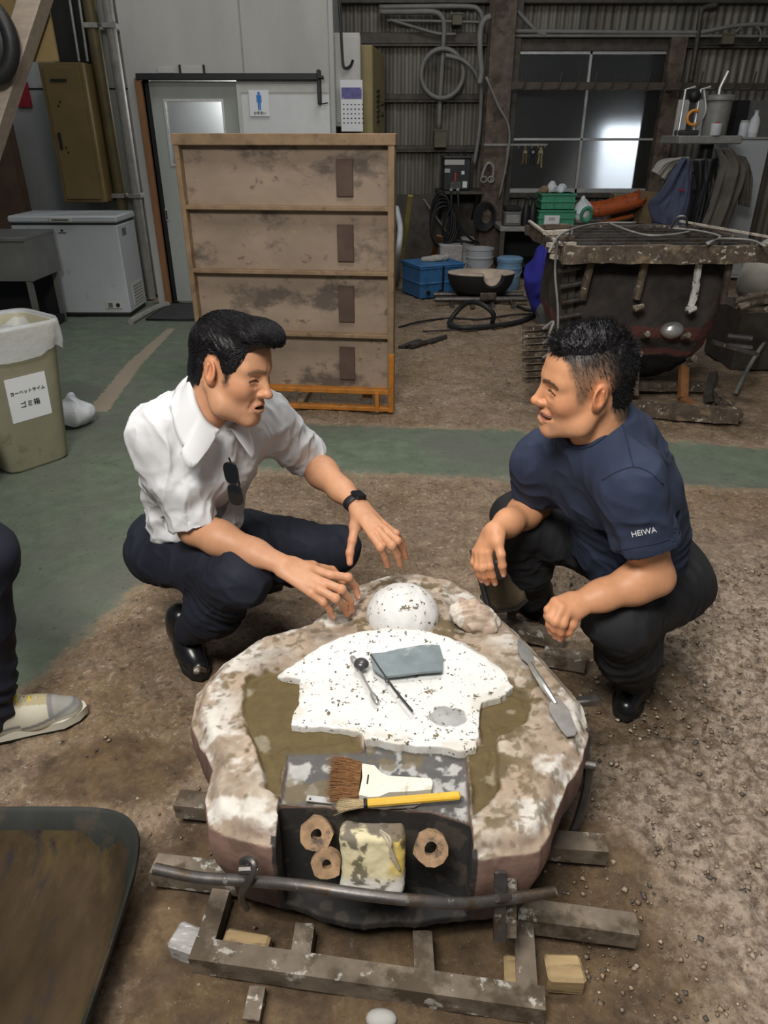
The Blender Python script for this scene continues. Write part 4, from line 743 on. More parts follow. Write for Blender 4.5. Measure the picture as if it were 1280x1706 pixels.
# ---------------------------------------------------------------- standing formwork panel
def panel():
    A, B = gz(342, 676), gz(655, 688); rz = math.atan2(B[1]-A[1], B[0]-A[0]); Wd = np.linalg.norm(B-A); y0 = 4.17; zt = 1.508
    t = thing('formwork_panel', 'tall stained plywood formwork panel with battens and orange bottom rail', 'panel', (A[0], A[1], 0), rz); m = mat('formply', (.30, .225, .165), .75, var=.18, scale=3, bump=.15, bscale=30, stains=[((.115, .088, .072), 2.6, .52, .10), ((.42, .31, .19), 3.4, .60, .14), ((.17, .125, .095), 9, .60, .05)], sx=(1, 1, 1.5)); fm = mat('formframe', (.25, .165, .095), .75, var=.25, scale=9, bump=.3, bscale=60, stains=[((.15, .10, .06), 12, .55, .12)])
    b = lambda nm, x0, x1, z0, z1, d0, d1, m_=fm, j=.0015: MB().bx(x0, x1, d0, d1, z0, z1, .003).jit(j, 12).build(nm, m_, t, 30, world=False)
    fz = [gy(480, v, 4.15)[2] for v in (348, 456, 560, 652, 682)]; sh = MB().bx(.0, Wd, .055, .075, fz[3]-.01, zt).build('plywood_sheet', m, t, world=False)
    b('top_rail', -.005, Wd+.005, zt-.055, zt, -.005, .09); b('stile', 0, .028, 0.05, zt-.05, 0, .07); b('stile', Wd-.035, Wd, 0, zt-.05, 0, .09)
    for z in fz[:3]: b('batten', .02, Wd-.03, z-.011, z+.011, 0, .06)
    og = mat('orange_paint', (.42, .155, .02), .6, var=.2, scale=15, bump=.3, bscale=80, stains=[((.20, .10, .04), 14, .58, .08)]); b('orange_rail', .02, Wd, fz[3]-.014, fz[3]+.014, -.004, .06, og); b('orange_rail', .02, Wd, 0.005, .03, -.004, .05, og); b('orange_post', Wd-.11, Wd-.085, 0, fz[3], -.008, .04, og); b('orange_post', Wd-.03, Wd+.003, 0, fz[2]-.1, -.006, .05, og)
    for z0, v0, v1 in ((0, 265, 328), (1, 375, 437), (2, 478, 538), (3, 580, 634)):
        a, c = gy(559+z0*2, v0, 4.17), gy(589+z0*1, v1, 4.17); x0 = (a[0]-A[0]); x1 = c[0]-A[0]; MB().bx(x0, x1, .040, .056, c[2], a[2], .003).build('dark_pad', mat('pad_dark', (.095, .06, .045), .8, var=.2, scale=8), t, world=False)
    b('back_batten', .1, .16, .05, zt-.1, .075, .11); b('back_batten', Wd-.2, Wd-.14, .05, zt-.1, .075, .11); b('prop', Wd*.5-.02, Wd*.5+.02, 0, .03, .075, .5)
panel()
# ================================================================ RIGHT BACKGROUND
mat('blue_plastic', (.045, .15, .33), .45, var=.12, scale=6, stains=[((.03, .08, .16), 7, .6, .12)]); mat('green_plastic', (.06, .27, .16), .45, var=.1); mat('pail_white', (.40, .41, .43), .45, var=.1, scale=5); mat('light_blue', (.16, .28, .42), .45, var=.1)
mat('hose_grey', (.20, .195, .18), .55, var=.15); mat('cardboard', (.22, .15, .085), .85, var=.1); mat('cloth_navy', (.065, .075, .125), .9, var=.15, bump=.2, bscale=200); mat('cloth_brown', (.105, .092, .078), .9, var=.2, bump=.2, bscale=200); mat('cloth_beige', (.33, .31, .27), .9, var=.1)
mat('blue_cloth', (.022, .022, .25), .8, var=.12, bump=.2, bscale=150)
def crate(name, c, d, rz, m, label, cat='crate', group=None, ribs=6):
    t = thing(name, label, cat, c, rz, group); x, y, z = d; B = lambda nm, *a, mm=m: MB().bx(*a, .004).build(nm, mm, t, world=False); w = .012
    B('floor_panel', -x/2, x/2, -y/2, y/2, 0, .012); B('side', -x/2, x/2, -y/2, -y/2+w, 0, z); B('side', -x/2, x/2, y/2-w, y/2, 0, z); B('side', -x/2, -x/2+w, -y/2+w, y/2-w, 0, z); B('side', x/2-w, x/2, -y/2+w, y/2-w, 0, z)
    for zz in (z-.02, z*.45): B('rim', -x/2-.012, x/2+.012, -y/2-.012, y/2+.012, zz, zz+.02) if zz < z-.03 else [B('rim', *q, zz, zz+.02) for q in ((-x/2-.012, x/2+.012, -y/2-.012, -y/2+w), (-x/2-.012, x/2+.012, y/2-w, y/2+.012), (-x/2-.012, -x/2+w, -y/2, y/2), (x/2-w, x/2+.012, -y/2, y/2))]
    for k in range(ribs):
        u = -x/2+x*(k+.5)/ribs; B('rib', u-.006, u+.006, -y/2-.009, -y/2, .02, z-.02); v = -y/2+y*(k+.5)/ribs; B('rib', x/2, x/2+.009, v-.006, v+.006, .02, z-.02)
    return t
t = crate('blue_crate', (gz(719, 497)[0]+.02, 7.83, 0), (.50, .44, .31), math.radians(24), 'blue_plastic', 'blue plastic crate with lid on the floor behind the formwork panel'); MB().box((0, 0, .318), (.53, .47, .02), None, .006).build('lid', 'blue_plastic', t, world=False); MB().bx(-.01, .01, -.245, -.238, .05, .31).build('latch_strap', 'black', t, world=False)
for k in (-1, 1): MB().cyl((-.10+.07*k, -.26, .06), (-.10+.07*k, -.236, .06), .022, 10).build('latch', 'black', t, world=False)
c = np.array([gz(719, 497)[0]+.04, 7.83, .345]); s = SDF(c-.25, c+.25, .011); s.cap(c+(-.12, -.02, 0), c+(.02, 0, .005), .03, .04, .03); s.cap(c+(.02, 0, .005), c+(.13, .04, .02), .045, .03, .03); s.plane(c-(0, 0, .016), (0, 0, -1)); V, F = s.surf(1); tag(mesh('work_gloves', fold(V, F, .008, 14, 2), F, MATS['cloth_beige'], None, 180), 'crumpled beige work gloves on the blue crate', 'gloves')
def pail(c, r, h, m, label, lid=None, name='pail'):
    t = thing(name, label, 'bucket', c); MB().lathe([(r*.86, 0), (r*.88, .01), (r*.97, h*.72), (r*1.02, h*.73), (r*1.02, h*.77), (r*.98, h*.78), (r, h-.02), (r*1.04, h-.015), (r*1.04, h), (r*.96, h), (r*.85, .02)], c, 28).build('body', m, t, 40)
    MB().tube(spline([np.array(c)+(r*math.cos(a), -r*1.02*abs(math.sin(a))*.9-.0, h*.72-.28*h*math.sin(a)) for a in np.linspace(0, math.pi, 7)], 4), .006, 6).build('bail_handle', 'conduit_grey', t)
    if lid: MB().lathe([(r*1.06, h), (r*1.06, h+.02), (r*.9, h+.035), (.03, h+.04), (0.0001, h+.04)], c, 28).build('lid', lid, t, 40)
    return t
t = pail((1.08, 8.45, 0), .155, .38, 'pail_white', 'white metal pail with a wire handle standing by the blue crate'); MB().bx(1.0, 1.12, 8.27, 8.288, .05, .15).build('label', 'steel_dark', t)
pail((1.37, 8.1, 0), .135, .30, 'light_blue', 'light blue plastic bin with lid beside the white pail', 'light_blue', 'plastic_bin')
# half mould on iron bars on the floor
def half_mould():
    c = gz(804, 512)+np.array([0, .25, 0]); t = thing('half_mould', 'black half mould with a pale cracked rim resting on iron bars', 'mould', c); y = c[1]
    s = SDF(c+(-.42, -.3, .05), c+(.42, .3, .4), .009); s.ell(c+(0, 0, .30), (.335, .20, .30), None, .01); s.plane(c+(0, 0, .30), (0, 0, 1)); s.plane(c+(0, 0, .10), (0, 0, -1)); s.ell(c+(.06, 0, .31), (.20, .10, .09), None, .01, 's'); s.ell(c+(.10, -.17, .29), (.10, .12, .11), None, .02, 's'); V, F = s.surf(1); n = fbm(V, 15, 3, 3)
    ins = (V[:, 2] > c[2]+.285) | ((np.hypot((V[:, 0]-c[0])/.31, (V[:, 1]-y)/.18) < .86) & (V[:, 2] > c[2]+.15)); col = np.where(ins[:, None], np.array([.50, .40, .31])*(1+.2*n[:, None]), np.array([.012, .011, .011])); mesh('shell', V-np.array(c), F, mat('half_mould', (.3, .3, .3), .7, attr=True, bump=.3, bscale=60), t, 180, np.clip(col, 0, 1))
    for k, (dy, z) in enumerate(((-.14, .055), (.10, .055))): MB().cyl(c+(-.46, dy, z), c+(.46, dy+.02, z), .028, 8).build('bearer_bar', 'iron_bar', t)
    for k in range(4): x = -.3+.2*k; MB().cyl(c+(x, -.3, .02), c+(x+.03, .3, .02), .022, 8).build('cross_bar', 'iron_bar', t)
    MB().box(c+(.06, -.17, .09), (.16, .05, .07), None, .01).build('rust_block', 'rust_steel', t)
half_mould()
def hose(name, px, r, label, m='black_rubber', z=None, cat='cable'): return tag(MB().tube(spline([gz(u, v, z if z is not None else h) for u, v, h in [(q+(r,))[:3] for q in px]], 7), r, 8).build(name, m, None, 180), label, cat)
hose('rubber_hose', [(820, 540, .03), (822, 523, .13), (805, 508, .20), (785, 503, .20), (768, 512, .14), (753, 530, .05), (750, 541, .024), (775, 546, .024), (820, 543, .024), (865, 536, .024), (890, 525, .024), (915, 512, .03)], .022, 'black rubber hose looped in front of the half mould', cat='hose')
hose('power_cable', [(665, 545), (700, 536), (750, 530), (800, 532), (850, 525), (905, 522)], .009, 'thin black cable trailing from the panel past the half mould'); hose('power_cable', [(705, 552), (745, 550), (790, 547), (830, 543)], .006, 'thin dark cord on the sand below the looped hose'); hose('power_cable', [(862, 510), (880, 516), (902, 514), (915, 505)], .014, 'dark cable end with grey plug beside the large mould')
tag(MB().cyl(gz(683, 577, .02), gz(743, 561, .02), .02, 8).build('iron_pipe', 'iron_bar', None), 'short iron pipe on the sand right of the formwork panel', 'pipe'); tag(MB().bar(gz(668, 579, .012), gz(700, 567, .012), .05, .02).build('iron_flat', 'iron_bar', None), 'flat iron piece on the sand beside the short pipe', 'iron bar'); hose('copper_wire', [(830, 530), (838, 538), (842, 540)], .007, 'short copper wire end on the sand', mat('copper', (.55, .25, .12), .4, .6))
a, b = gz(664, 470), gy(684, 326, 7.9); tag(MB().bar(a, b, .05, .03, (0, -1, .2)).build('yellow_pole', mat('yellow_pole', (.27, .22, .06), .6, var=.15), None), 'yellowish wooden pole leaning behind the formwork panel', 'pole')
tag(MB().tube(spline([gy(660, 345, 7.6), gy(667, 380, 7.5), gy(664, 420, 7.4), gz(662, 470, .03)], 6), .03, 8).build('white_hose', 'pail_white', None, 180), 'pale hose hanging just behind the right edge of the panel', 'hose')
# ---------------------------------------------------------------- welding set on its shelf
def welder():
    y0, y1 = 8.95, 9.35; a, b = gy(738, 318, y0), gy(786, 258, y0); t = thing('wall_shelf', 'narrow steel wall shelf below the welding machine', 'shelf', (.9, 9.2, a[2]-.05)); zs = a[2]; MB().bx(a[0]-.06, b[0]+.16, 8.9, 9.47, zs-.035, zs, .004).build('board', 'dark_steel', t)
    for x in (a[0], b[0]+.1): MB().bar((x, 8.95, zs-.03), (x, 9.45, zs-.35), .03, .03).build('bracket', 'dark_steel', t)
    t = thing('welding_machine', 'black welding machine with red lever on the wall shelf', 'machine', ((a[0]+b[0])/2, 9.1, zs)); m = mat('weld_black', (.022, .022, .026), .4, var=.2, scale=8); x0, x1, z1 = a[0], b[0], b[2]; MB().bx(x0, x1, y0, y1, zs, z1-.03, .012).build('case', m, t)
    MB().bx(x0-.01, x1+.01, y0-.02, y1, z1-.035, z1-.01, .008).build('top_cover', 'steel_dark', t); MB().tube([(x0+.06, y0+.05, z1-.01), (x0+.07, y0+.05, z1+.03), (x1-.07, y0+.05, z1+.03), (x1-.06, y0+.05, z1-.01)], .012, 8).build('carry_handle', 'black', t)
    fr = lambda nm, u0, u1, v0, v1, mm, d=.006: (lambda p, q: MB().bx(p[0], q[0], y0-d, y0, q[2], p[2], .002).build(nm, mm, t))(gy(u0, v0, y0), gy(u1, v1, y0)); fr('name_plate', 741, 774, 266, 275, 'cab_grey'); fr('sticker', 741, 750, 281, 288, 'pail_white'); fr('gauge', 769, 774, 285, 291, 'paper'); fr('sticker', 771, 778, 302, 313, 'paper'); fr('red_lever', 757, 760, 288, 302, mat('lever_red', (.35, .04, .02), .5), .03); fr('socket_panel', 750, 768, 302, 315, 'steel_dark', .02)
    for k in range(2): MB().cyl(gy(752+11*k, 316, y0-.02), gy(752+11*k, 316, y0-.06), .018, 10).build('socket', 'conduit_grey', t)
    for k, (u, s_) in enumerate(((752, -1), (763, 1))):
        pts = [gy(u, 318, 8.86), gy(u+s_*1, 345, 8.84), gy(u-6+s_*6, 370, 8.86), gy(u+4+s_*14, 395, 8.9), gy(790+8*k, 405, 8.95)]; tag(MB().tube(spline(pts, 6), .014, 7).build('weld_cable', 'black_rubber', None, 180), ('left', 'right')[k]+' welding cable hanging down from the welding machine', 'cable', 'cables below the welding machine')
    for k in range(5):
        c = gy(733+2*k, 365, 8.9); lt = thing('cable_bunch', 'bunch of black cable loops hanging below the wall shelf', 'cable', c) if k == 0 else lt; MB().tube([c+np.array([(.11+.012*k)*math.cos(q), -.03*math.sin(q+k), (.30-.02*k)*math.sin(q)-.02*k]) for q in np.arange(0, 6.28, .25)], .012, 6, closed=True).build('loop', 'black_rubber', lt, 180)
    for k in range(5):
        c = gy(807+k, 360, 9.0); lt = thing('cable_coil', 'dark cable coil hanging on the rusty column', 'cable', c) if k == 0 else lt; MB().tube([c+np.array([(.125-.014*k)*math.cos(q), .012*k-.04, (.155-.016*k)*math.sin(q)]) for q in np.arange(0, 6.28, .22)], .011, 6, closed=True).build('loop', 'black_rubber', lt, 180)
    tag(MB().bar(gy(706, 332, 9.0), gy(748, 392, 9.2), .02, .02).build('thin_rod', 'conduit_grey', None), 'thin grey rod leaning against the wall under the shelf', 'rod'); tag(MB().bar(gz(718, 440, .05), gy(733, 393, 8.9), .07, .02, (0, -1, 0)).build('wood_slat', 'wood_orange', None), 'orange wooden slat standing behind the blue crate', 'plank')
    for k, (u0, u1, v0, v1, dy) in enumerate(((733, 770, 408, 436, 8.75), (771, 790, 398, 432, 9.02))): p, q = gy(u0, v0, dy), gy(u1, v1, dy); tag(MB().bx(p[0], q[0], dy, dy+.22, 0, p[2], .01).jit(.012, 9, k).build('timber_scrap', 'wood_grey', None), ('stacked grey boards', 'slanting grey boards')[k]+' behind the white pail', 'boards')
welder()
# ---------------------------------------------------------------- conduits, hose ring, junction boxes on the wall
YP = 9.34
def pipe(name, px, r, label, m='hose_grey', y=YP, cat='pipe', g=None): return tag(MB().tube(spline([gy(u, v, y) for u, v in px], 6), r, 8).build(name, m, None, 180), label, cat, g)
pipe('conduit', [(632, 20), (680, 20), (722, 20), (736, 28), (740, 45), (738, 90), (734, 150), (731, 215)], .028, 'grey conduit running along the wall top and bending down to the small junction box')
pipe('conduit', [(632, 12), (700, 11), (780, 11), (798, 17), (804, 32), (800, 45)], .024, 'grey conduit along the wall top ending at the rusty column'); pipe('conduit', [(645, 34), (700, 35), (760, 36), (800, 37)], .014, 'thin conduit below the wall-top conduit'); pipe('conduit', [(650, 33), (690, 45), (730, 56), (760, 57)], .016, 'thin hose slanting across the upper girt')
c = gy(737, 123, YP-.05); r = .235
tag(MB().tube([c+np.array([r*math.cos(q), .0, r*math.sin(q)]) for q in np.arange(0, 6.28, .15)], .026, 10, closed=True).build('hose_ring', 'hose_grey', None, 180), 'grey hose coiled in a ring on the corrugated wall', 'hose')
pipe('hose_arc', [(742, 92), (770, 100), (790, 118), (800, 140), (802, 158), (800, 200), (797, 232), (790, 275)], .024, 'grey hose arching from the ring to the rusty column and down', y=YP-.1, cat='hose'); pipe('hose_arc', [(818, 27), (806, 35), (800, 55), (800, 90), (802, 120), (799, 140)], .032, 'thick grey hose curving off the rusty column at the top', y=9.0, cat='hose')
pipe('conduit', [(852, 52), (950, 53), (1060, 54), (1160, 54), (1180, 52), (1220, 44), (1260, 41), (1300, 43)], .022, 'upper grey conduit above the frosted window'); pipe('conduit', [(852, 60), (1000, 60), (1150, 60), (1300, 61)], .016, 'lower grey conduit above the frosted window'); pipe('conduit', [(862, 18), (880, 38), (897, 54), (910, 57)], .022, 'short conduit elbow beside the rusty column top'); pipe('conduit', [(1195, 8), (1172, 14), (1168, 22), (1160, 80), (1150, 140)], .03, 'dark pipe rising right of the window', 'dark_steel'); pipe('conduit', [(1225, 54), (1240, 43), (1260, 44), (1268, 55), (1266, 70)], .014, 'thin looped conduit at the upper right'); pipe('conduit', [(810, 128), (830, 175), (848, 212), (846, 260), (832, 330)], .014, 'thin cable crossing the rusty column', 'hose_grey', 8.98)
for k, (u0, u1, v0, v1, lab) in enumerate(((724, 744, 216, 246, 'small olive junction box on the wall above the welding machine'), (754, 770, 22, 42, 'grey junction box at the wall top between conduits'), (1206, 1222, 56, 74, 'small olive junction box on the conduit at the upper right'))):
    p, q = gy(u0, v0, 9.3), gy(u1, v1, 9.3); t = thing('junction_box', lab, 'box', ((p[0]+q[0])/2, 9.35, q[2])); MB().bx(p[0], q[0], 9.28, 9.44, q[2], p[2], .006).build('case', mat('olive_box', (.12, .11, .07), .6), t); MB().bx(p[0]-.006, q[0]+.006, 9.272, 9.282, p[2]-.012, p[2]+.004).build('lid_edge', 'olive_box', t)
# bracket and clamp on the column, tool rail with hanging tools
t = thing('screw_clamp', 'grey screw clamp hanging on the rusty column', 'clamp', gy(812, 305, 9.0)); P = [gy(u, v, 9.02) for u, v in ((803, 298), (806, 285), (813, 272), (821, 276), (822, 290), (818, 302))]; MB().tube(spline(P, 5), .016, 8).build('frame', 'conduit_grey', t)
for k in (-1, 1): c = gy(812+6*k, 299, 9.0); MB().tube([c+np.array([.035*math.cos(q), 0, .03*math.sin(q)]) for q in np.arange(0, 6.28, .5)], .010, 6, closed=True).build('wing', 'conduit_grey', t)
t = thing('tool_rail', 'short steel rail with hooks in front of the window', 'rail', gy(860, 243, 9.0)); MB().bar(gy(806, 241, 9.0), gy(912, 241, 9.0), .03, .02).build('rail', 'conduit_grey', t); MB().bar(gy(846, 244, 9.0), gy(842, 290, 9.0), .02, .02, (0, 1, 0)).build('upright', 'conduit_grey', t)
for k in range(5): c = gy(864+11*k, 243, 8.99); MB().tube([c, c+(0, -.03, -.02), c+(0, -.04, .01)], .006, 6).build('hook', 'conduit_grey', t)
for k, (u, lab) in enumerate(((876, 'brown pliers hanging on the tool rail, leftmost'), (889, 'dark shears hanging on the tool rail, in the middle'), (902, 'brass-coloured clip hanging on the tool rail, rightmost'))):
    c = gy(u, 245, 8.96); m = ('cab_brown', 'black', 'cab_yellow')[k]; t = thing('hanging_tool', lab, 'hand tool', c+(0, 0, -.17), 0, 'tools on the tool rail')
    for s_ in (-1, 1): MB().tube([c, c+(.02*s_, 0, -.05), c+(.012*s_, 0, -.10), c+(.022*s_, 0, -.17-.02*k*(s_ > 0))], .009, 6).build('jaw', m, t)
    MB().cyl(c+(0, -.015, -.05), c+(0, .015, -.05), .016, 8).build('pivot', 'conduit_grey', t)
# long bar with upturned hooks across the window
t = thing('hook_bar', 'long brown steel bar with upturned hooks across the window', 'rack', gy(1060, 148, 9.1)); MB().bar(gy(850, 143, 9.15), gy(1300, 145, 9.15), .02, .075).build('bar', mat('bar_brown', (.085, .065, .05), .6, .2, var=.2), t)
for k in range(15):
    u = 872+29*k; c = gy(u, 148, 9.12); MB().tube([c+(-.10, .0, -.005), c+(-.02, -.05, -.005), c+(0, -.06, .03), c+(.012, -.06, .16)], .009, 6).build('hook', 'dark_steel', t)
for u in (852, 1120): p = gy(u, 143, 9.15); MB().bx(p[0]-.02, p[0]+.02, 9.15, 9.45, p[2]-.03, p[2]+.03).build('wall_bracket', 'dark_steel', t)
# ---------------------------------------------------------------- bench under the window and what stands on it
def bench():
    zb = gy(850, 378, 8.5)[2]; x0 = gy(834, 380, 8.5)[0]; t = thing('steel_table', 'grey steel work table below the frosted window', 'table', (2.4, 8.8, 0)); MB().bx(x0, 3.5, 8.5, 9.3, zb-.05, zb, .005).build('top', 'conduit_grey', t); MB().bx(x0+.05, 3.45, 9.2, 9.25, .1, zb-.05).build('back_panel', 'black', t); MB().bx(x0+.03, 3.4, 8.6, 9.2, .15, .18).build('lower_shelf', 'black', t)
    for x in (x0+.03, 3.45):
        for y in (8.53, 9.25): MB().bx(x-.025, x+.025, y-.025, y+.025, 0, zb-.05).build('leg', 'dark_steel', t)
    P = lambda u, y=8.7: gy(u, 370, y)[0]
    t = thing('plastic_case', 'clear grey plastic case at the left end of the steel table', 'case', (P(851), 8.65, zb)); MB().bx(P(837), P(865), 8.56, 8.78, zb, zb+.15, .012).build('case', 'steel_desk', t); MB().bx(P(840), P(862), 8.55, 8.562, zb+.03, zb+.12, .004).build('window', 'conduit_grey', t); MB().bx(P(838), P(864), 8.58, 8.8, zb+.15, zb+.20, .01).build('upper_tray', 'black', t)
    for k, u in enumerate((873, 884)):
        c = np.array([P(u), 8.62, zb]); t = thing('spray_bottle', ('left', 'right')[k]+' black spray bottle on the steel table beside the green crates', 'bottle', c, 0, 'black bottles on the steel table'); MB().lathe([(.045, 0), (.048, .02), (.048, .17), (.028, .22), (.018, .24), (.018, .27)], c, 16).build('body', 'black', t); MB().box(c+(.01, 0, .285), (.06, .025, .03), None, .006).build('nozzle', 'black', t)
    cx = P(923); crate('green_crate', (cx, 8.72, zb), (.40, .30, .165), 0, 'green_plastic', 'lower green crate of the stack on the steel table', 'crate', 'green crates', 4); crate('green_crate', (cx, 8.72, zb+.17), (.37, .30, .165), 0, 'green_plastic', 'upper green crate of the stack on the steel table', 'crate', 'green crates', 4)
    t = thing('white_carton', 'small white carton before the lower green crate', 'box', (P(913), 8.535, zb)); MB().bx(P(901), P(926), 8.51, 8.545, zb, zb+.115, .003).build('carton', 'paper', t); MB().bx(P(908), P(918), 8.505, 8.51, zb+.07, zb+.10).build('print', 'cab_grey', t)
    for k, (u, m, h) in enumerate(((909, 'cardboard', .07), (921, 'film_white', .11), (938, 'film_white', .08))): c = np.array([gy(u, 300, 8.72)[0], 8.72, zb+.335]); s = SDF(c-.15, c+.17, .01); s.ell(c+(0, 0, .01), (.06, .06, h)); s.plane(c-(0, 0, .0), (0, 0, -1)); V, F = s.surf(1); tag(mesh('wrapped_parcel', fold(V, F, .015, 12, k), F, MATS[m], None, 180), ('brown crumpled paper', 'upright clear plastic wrap', 'white crumpled plastic wrap')[k]+' sticking out of the upper green crate', 'wrapping')
    bag('plastic_bag', (P(968), 8.7, zb+.13), (.13, .1, .12), 'clear plastic bag with green tape rolls on the steel table', 'film_white', 8); c = np.array([P(972), 8.60, zb+.12]); tag(MB().tube([c+np.array([.055*math.cos(q), -.02*math.sin(q), .07*math.sin(q)]) for q in np.arange(0, 6.28, .3)], .02, 8, closed=True).build('tape_roll', 'green_plastic', None), 'green tape roll in the plastic bag', 'tape')
    o = thing('orange_tray', 'orange plastic tray tilted on the steel table', 'tray', (P(1027), 8.7, zb)); m = mat('orange_plastic', (.40, .085, .02), .35, var=.25, scale=9, stains=[((.14, .03, .015), 20, .58, .06)]); a, b = np.array([P(985), 8.62, zb+.02]), np.array([P(1068), 8.62, zb+.15]); MB().grid(lambda u, v: a+(b-a)*u+np.array([0, .30*v, .02+.10*(2*v-1)**4+.06*v+.03*(2*u-1)**4]), 14, 10).build('bowl', m, o, 180, None, .012); MB().bar(a+(.1, .1, .0), b+(-.1, .1, -.05), .03, .03).build('rib', m, o)
    tag(MB().bx(P(1018, 9.0), P(1052, 9.0), 9.0, 9.2, zb, zb+.30, .004).build('cardboard_box', 'cardboard', None), 'open cardboard box behind the orange tray', 'box'); tag(MB().box((P(1080), 8.9, zb+.17), (.16, .2, .34), rotm(0, .1, .2)).build('cardboard_box', 'cardboard', None), 'tall brown cardboard box beside the navy jacket', 'box')
bench()
# ---------------------------------------------------------------- drill press hung with clothes, white cabinet
def cloth_sheet(name, px, y, label, m, amp=.05, seed=0, cat='jacket', th=.012, nu=26, nv=34):
    # px: left edge and right edge polylines from top to bottom
    Lp = spline([gy(u, v, y) for u, v in px[0]], 8); Rp = spline([gy(u, v, y) for u, v in px[1]], 8)
    def at(P, s): k = s*(len(P)-1); i = min(int(k), len(P)-2); return P[i]+(P[i+1]-P[i])*(k-i)
    pts = np.array([at(Lp, j/(nv-1))*(1-i/(nu-1))+at(Rp, j/(nv-1))*i/(nu-1) for j in range(nv) for i in range(nu)]); u = np.tile(np.linspace(0, 1, nu), nv); v = np.repeat(np.linspace(0, 1, nv), nu)
    q = np.stack([u*4.5+.8*v, v*1.2, 0*u], 1); pts[:, 1] += amp*(fbm(q, 1, 3, seed)-1.6*np.sin(math.pi*u)**.6*(.4+.6*v)); F = np.array([(j*nu+i, j*nu+i+1, (j+1)*nu+i+1, (j+1)*nu+i) for j in range(nv-1) for i in range(nu-1)])
    return tag(mesh(name, pts, F, MATS[m], None, 180, None, th), label, cat)
def press():
    y = 8.3; c = gy(1172, 300, y); t = thing('drill_press', 'black drill press carrying the tray of equipment at the right', 'machine', (c[0], y, 0)); m = mat('press_black', (.028, .028, .03), .45, .2, var=.2); Z = lambda v: gy(1172, v, y)[2]
    MB().cyl((c[0]-.03, y, 0), (c[0]-.03, y, Z(240)), .07, 14).build('column', m, t); MB().bx(c[0]-.25, c[0]+.25, y-.25, y+.2, 0, .08, .02).build('base', m, t); MB().bx(c[0]-.12, c[0]+.14, y-.2, y+.1, Z(320), Z(285), .03).build('gearbox', m, t); MB().cyl((c[0]-.02, y-.15, Z(380)), (c[0]-.02, y-.15, Z(340)), .09, 14).build('motor', m, t); MB().bx(c[0]-.13, c[0]+.02, y-.26, y-.2, Z(341), Z(328)).build('white_label', 'paper', t); MB().cyl((c[0]-.16, y-.22, Z(283)), (c[0]+.08, y-.22, Z(281)), .016, 8).build('lever', 'conduit_grey', t); MB().bx(c[0]-.2, c[0]+.05, y-.2, y, Z(268), Z(264)).build('table', 'conduit_grey', t)
    p, q = gy(1128, 222, y-.2), gy(1224, 240, y-.2); zt = p[2]-.02; MB().bx(p[0], q[0]+.03, y-.3, y+.25, q[2], zt, .01).build('tray', 'conduit_grey', t); MB().bx(p[0]-.02, p[0], y-.3, y+.25, q[2], zt+.36).build('back_plate', 'cab_grey', t) if False else None
    MB().bx(gy(1126, 200, y+.2)[0], gy(1200, 200, y+.2)[0], y+.2, y+.22, zt, gy(1160, 166, y+.2)[2]).build('splash_plate', 'cab_grey', t); t2 = thing('vacuum_pot', 'grey metal pot with hoses standing on the press tray', 'pot', (gy(1193, 220, y-.1)[0], y-.1, zt)); x = gy(1193, 200, y-.1)[0]; MB().lathe([(.115, 0), (.12, .01), (.128, .30), (.15, .31), (.15, .345), (.1, .36), (.0001, .36)], (x, y-.1, zt), 24).build('pot', 'conduit_grey', t2); MB().tube([(x-.02, y-.1, zt+.35), (x-.02, y-.1, zt+.42), (x+.03, y-.1, zt+.56)], .016, 8).build('pipe', 'alu', t2); MB().lathe([(.05, 0), (.055, .01), (.055, .10), (.05, .105)], (x-.05, y-.27, zt), 14).build('clear_cup', 'film_white', t2); MB().ell((x-.05, y-.29, zt+.1), (.03, .02, .02)).build('red_cap', 'lever_red', t2)
    f = gy(1150, 195, y-.2); t3 = thing('pump_unit', 'small pump unit of pipes and brass fittings left of the grey pot', 'machine', (f[0], y-.2, zt)); x, z = f[0], zt
    for dx in (-.09, .06): MB().tube([(x+dx, y-.2, z), (x+dx, y-.2, z+.40), (x+dx+.09, y-.2, z+.42)], .013, 8).build('pipe', 'alu', t3)
    MB().ell((x+.01, y-.2, z+.34), (.06, .05, .06)).build('gauge', 'black', t3); MB().bx(x-.02, x+.03, y-.22, y-.18, z, z+.3).build('post', 'steel_dark', t3); MB().bx(x-.1, x+.1, y-.25, y-.1, z, z+.05, .01).build('manifold', 'steel_dark', t3); MB().tube(spline([(x+.09, y-.1, z+.05), (x+.16, y-.15, z+.2), (x+.12, y-.12, z+.40)], 5), .014, 8).build('hose', 'alu', t3)
    cc = gy(1156, 196, y-.3); tag(MB().tube([cc+np.array([.062*math.cos(a), 0, .062*math.sin(a)]) for a in np.linspace(.9, 5.4, 16)], .015, 8).build('orange_hook', mat('orange_bright', (.75, .30, .05), .4, var=.1), None, 180), 'bright orange C-shaped hook on the pump unit', 'hook')
    cloth_sheet('towel', [[(1136, 262), (1100, 268), (1086, 285)], [(1150, 262), (1125, 276), (1108, 300)]], y-.28, 'beige towel hanging over the press beside the navy jacket', 'cloth_beige', .02, 3, 'towel'); jk = cloth_sheet('navy_jacket', [[(1135, 262), (1118, 285), (1098, 320), (1084, 340), (1092, 372)], [(1146, 264), (1150, 300), (1151, 340), (1148, 372), (1146, 378)]], y-.34, 'navy work jacket hanging on the drill press', 'cloth_navy', .06, 5)
    MB().bar(gy(1130, 315, y-.45), gy(1146, 320, y-.45), .006, .012).build('red_pocket_trim', 'red_sign', jk)
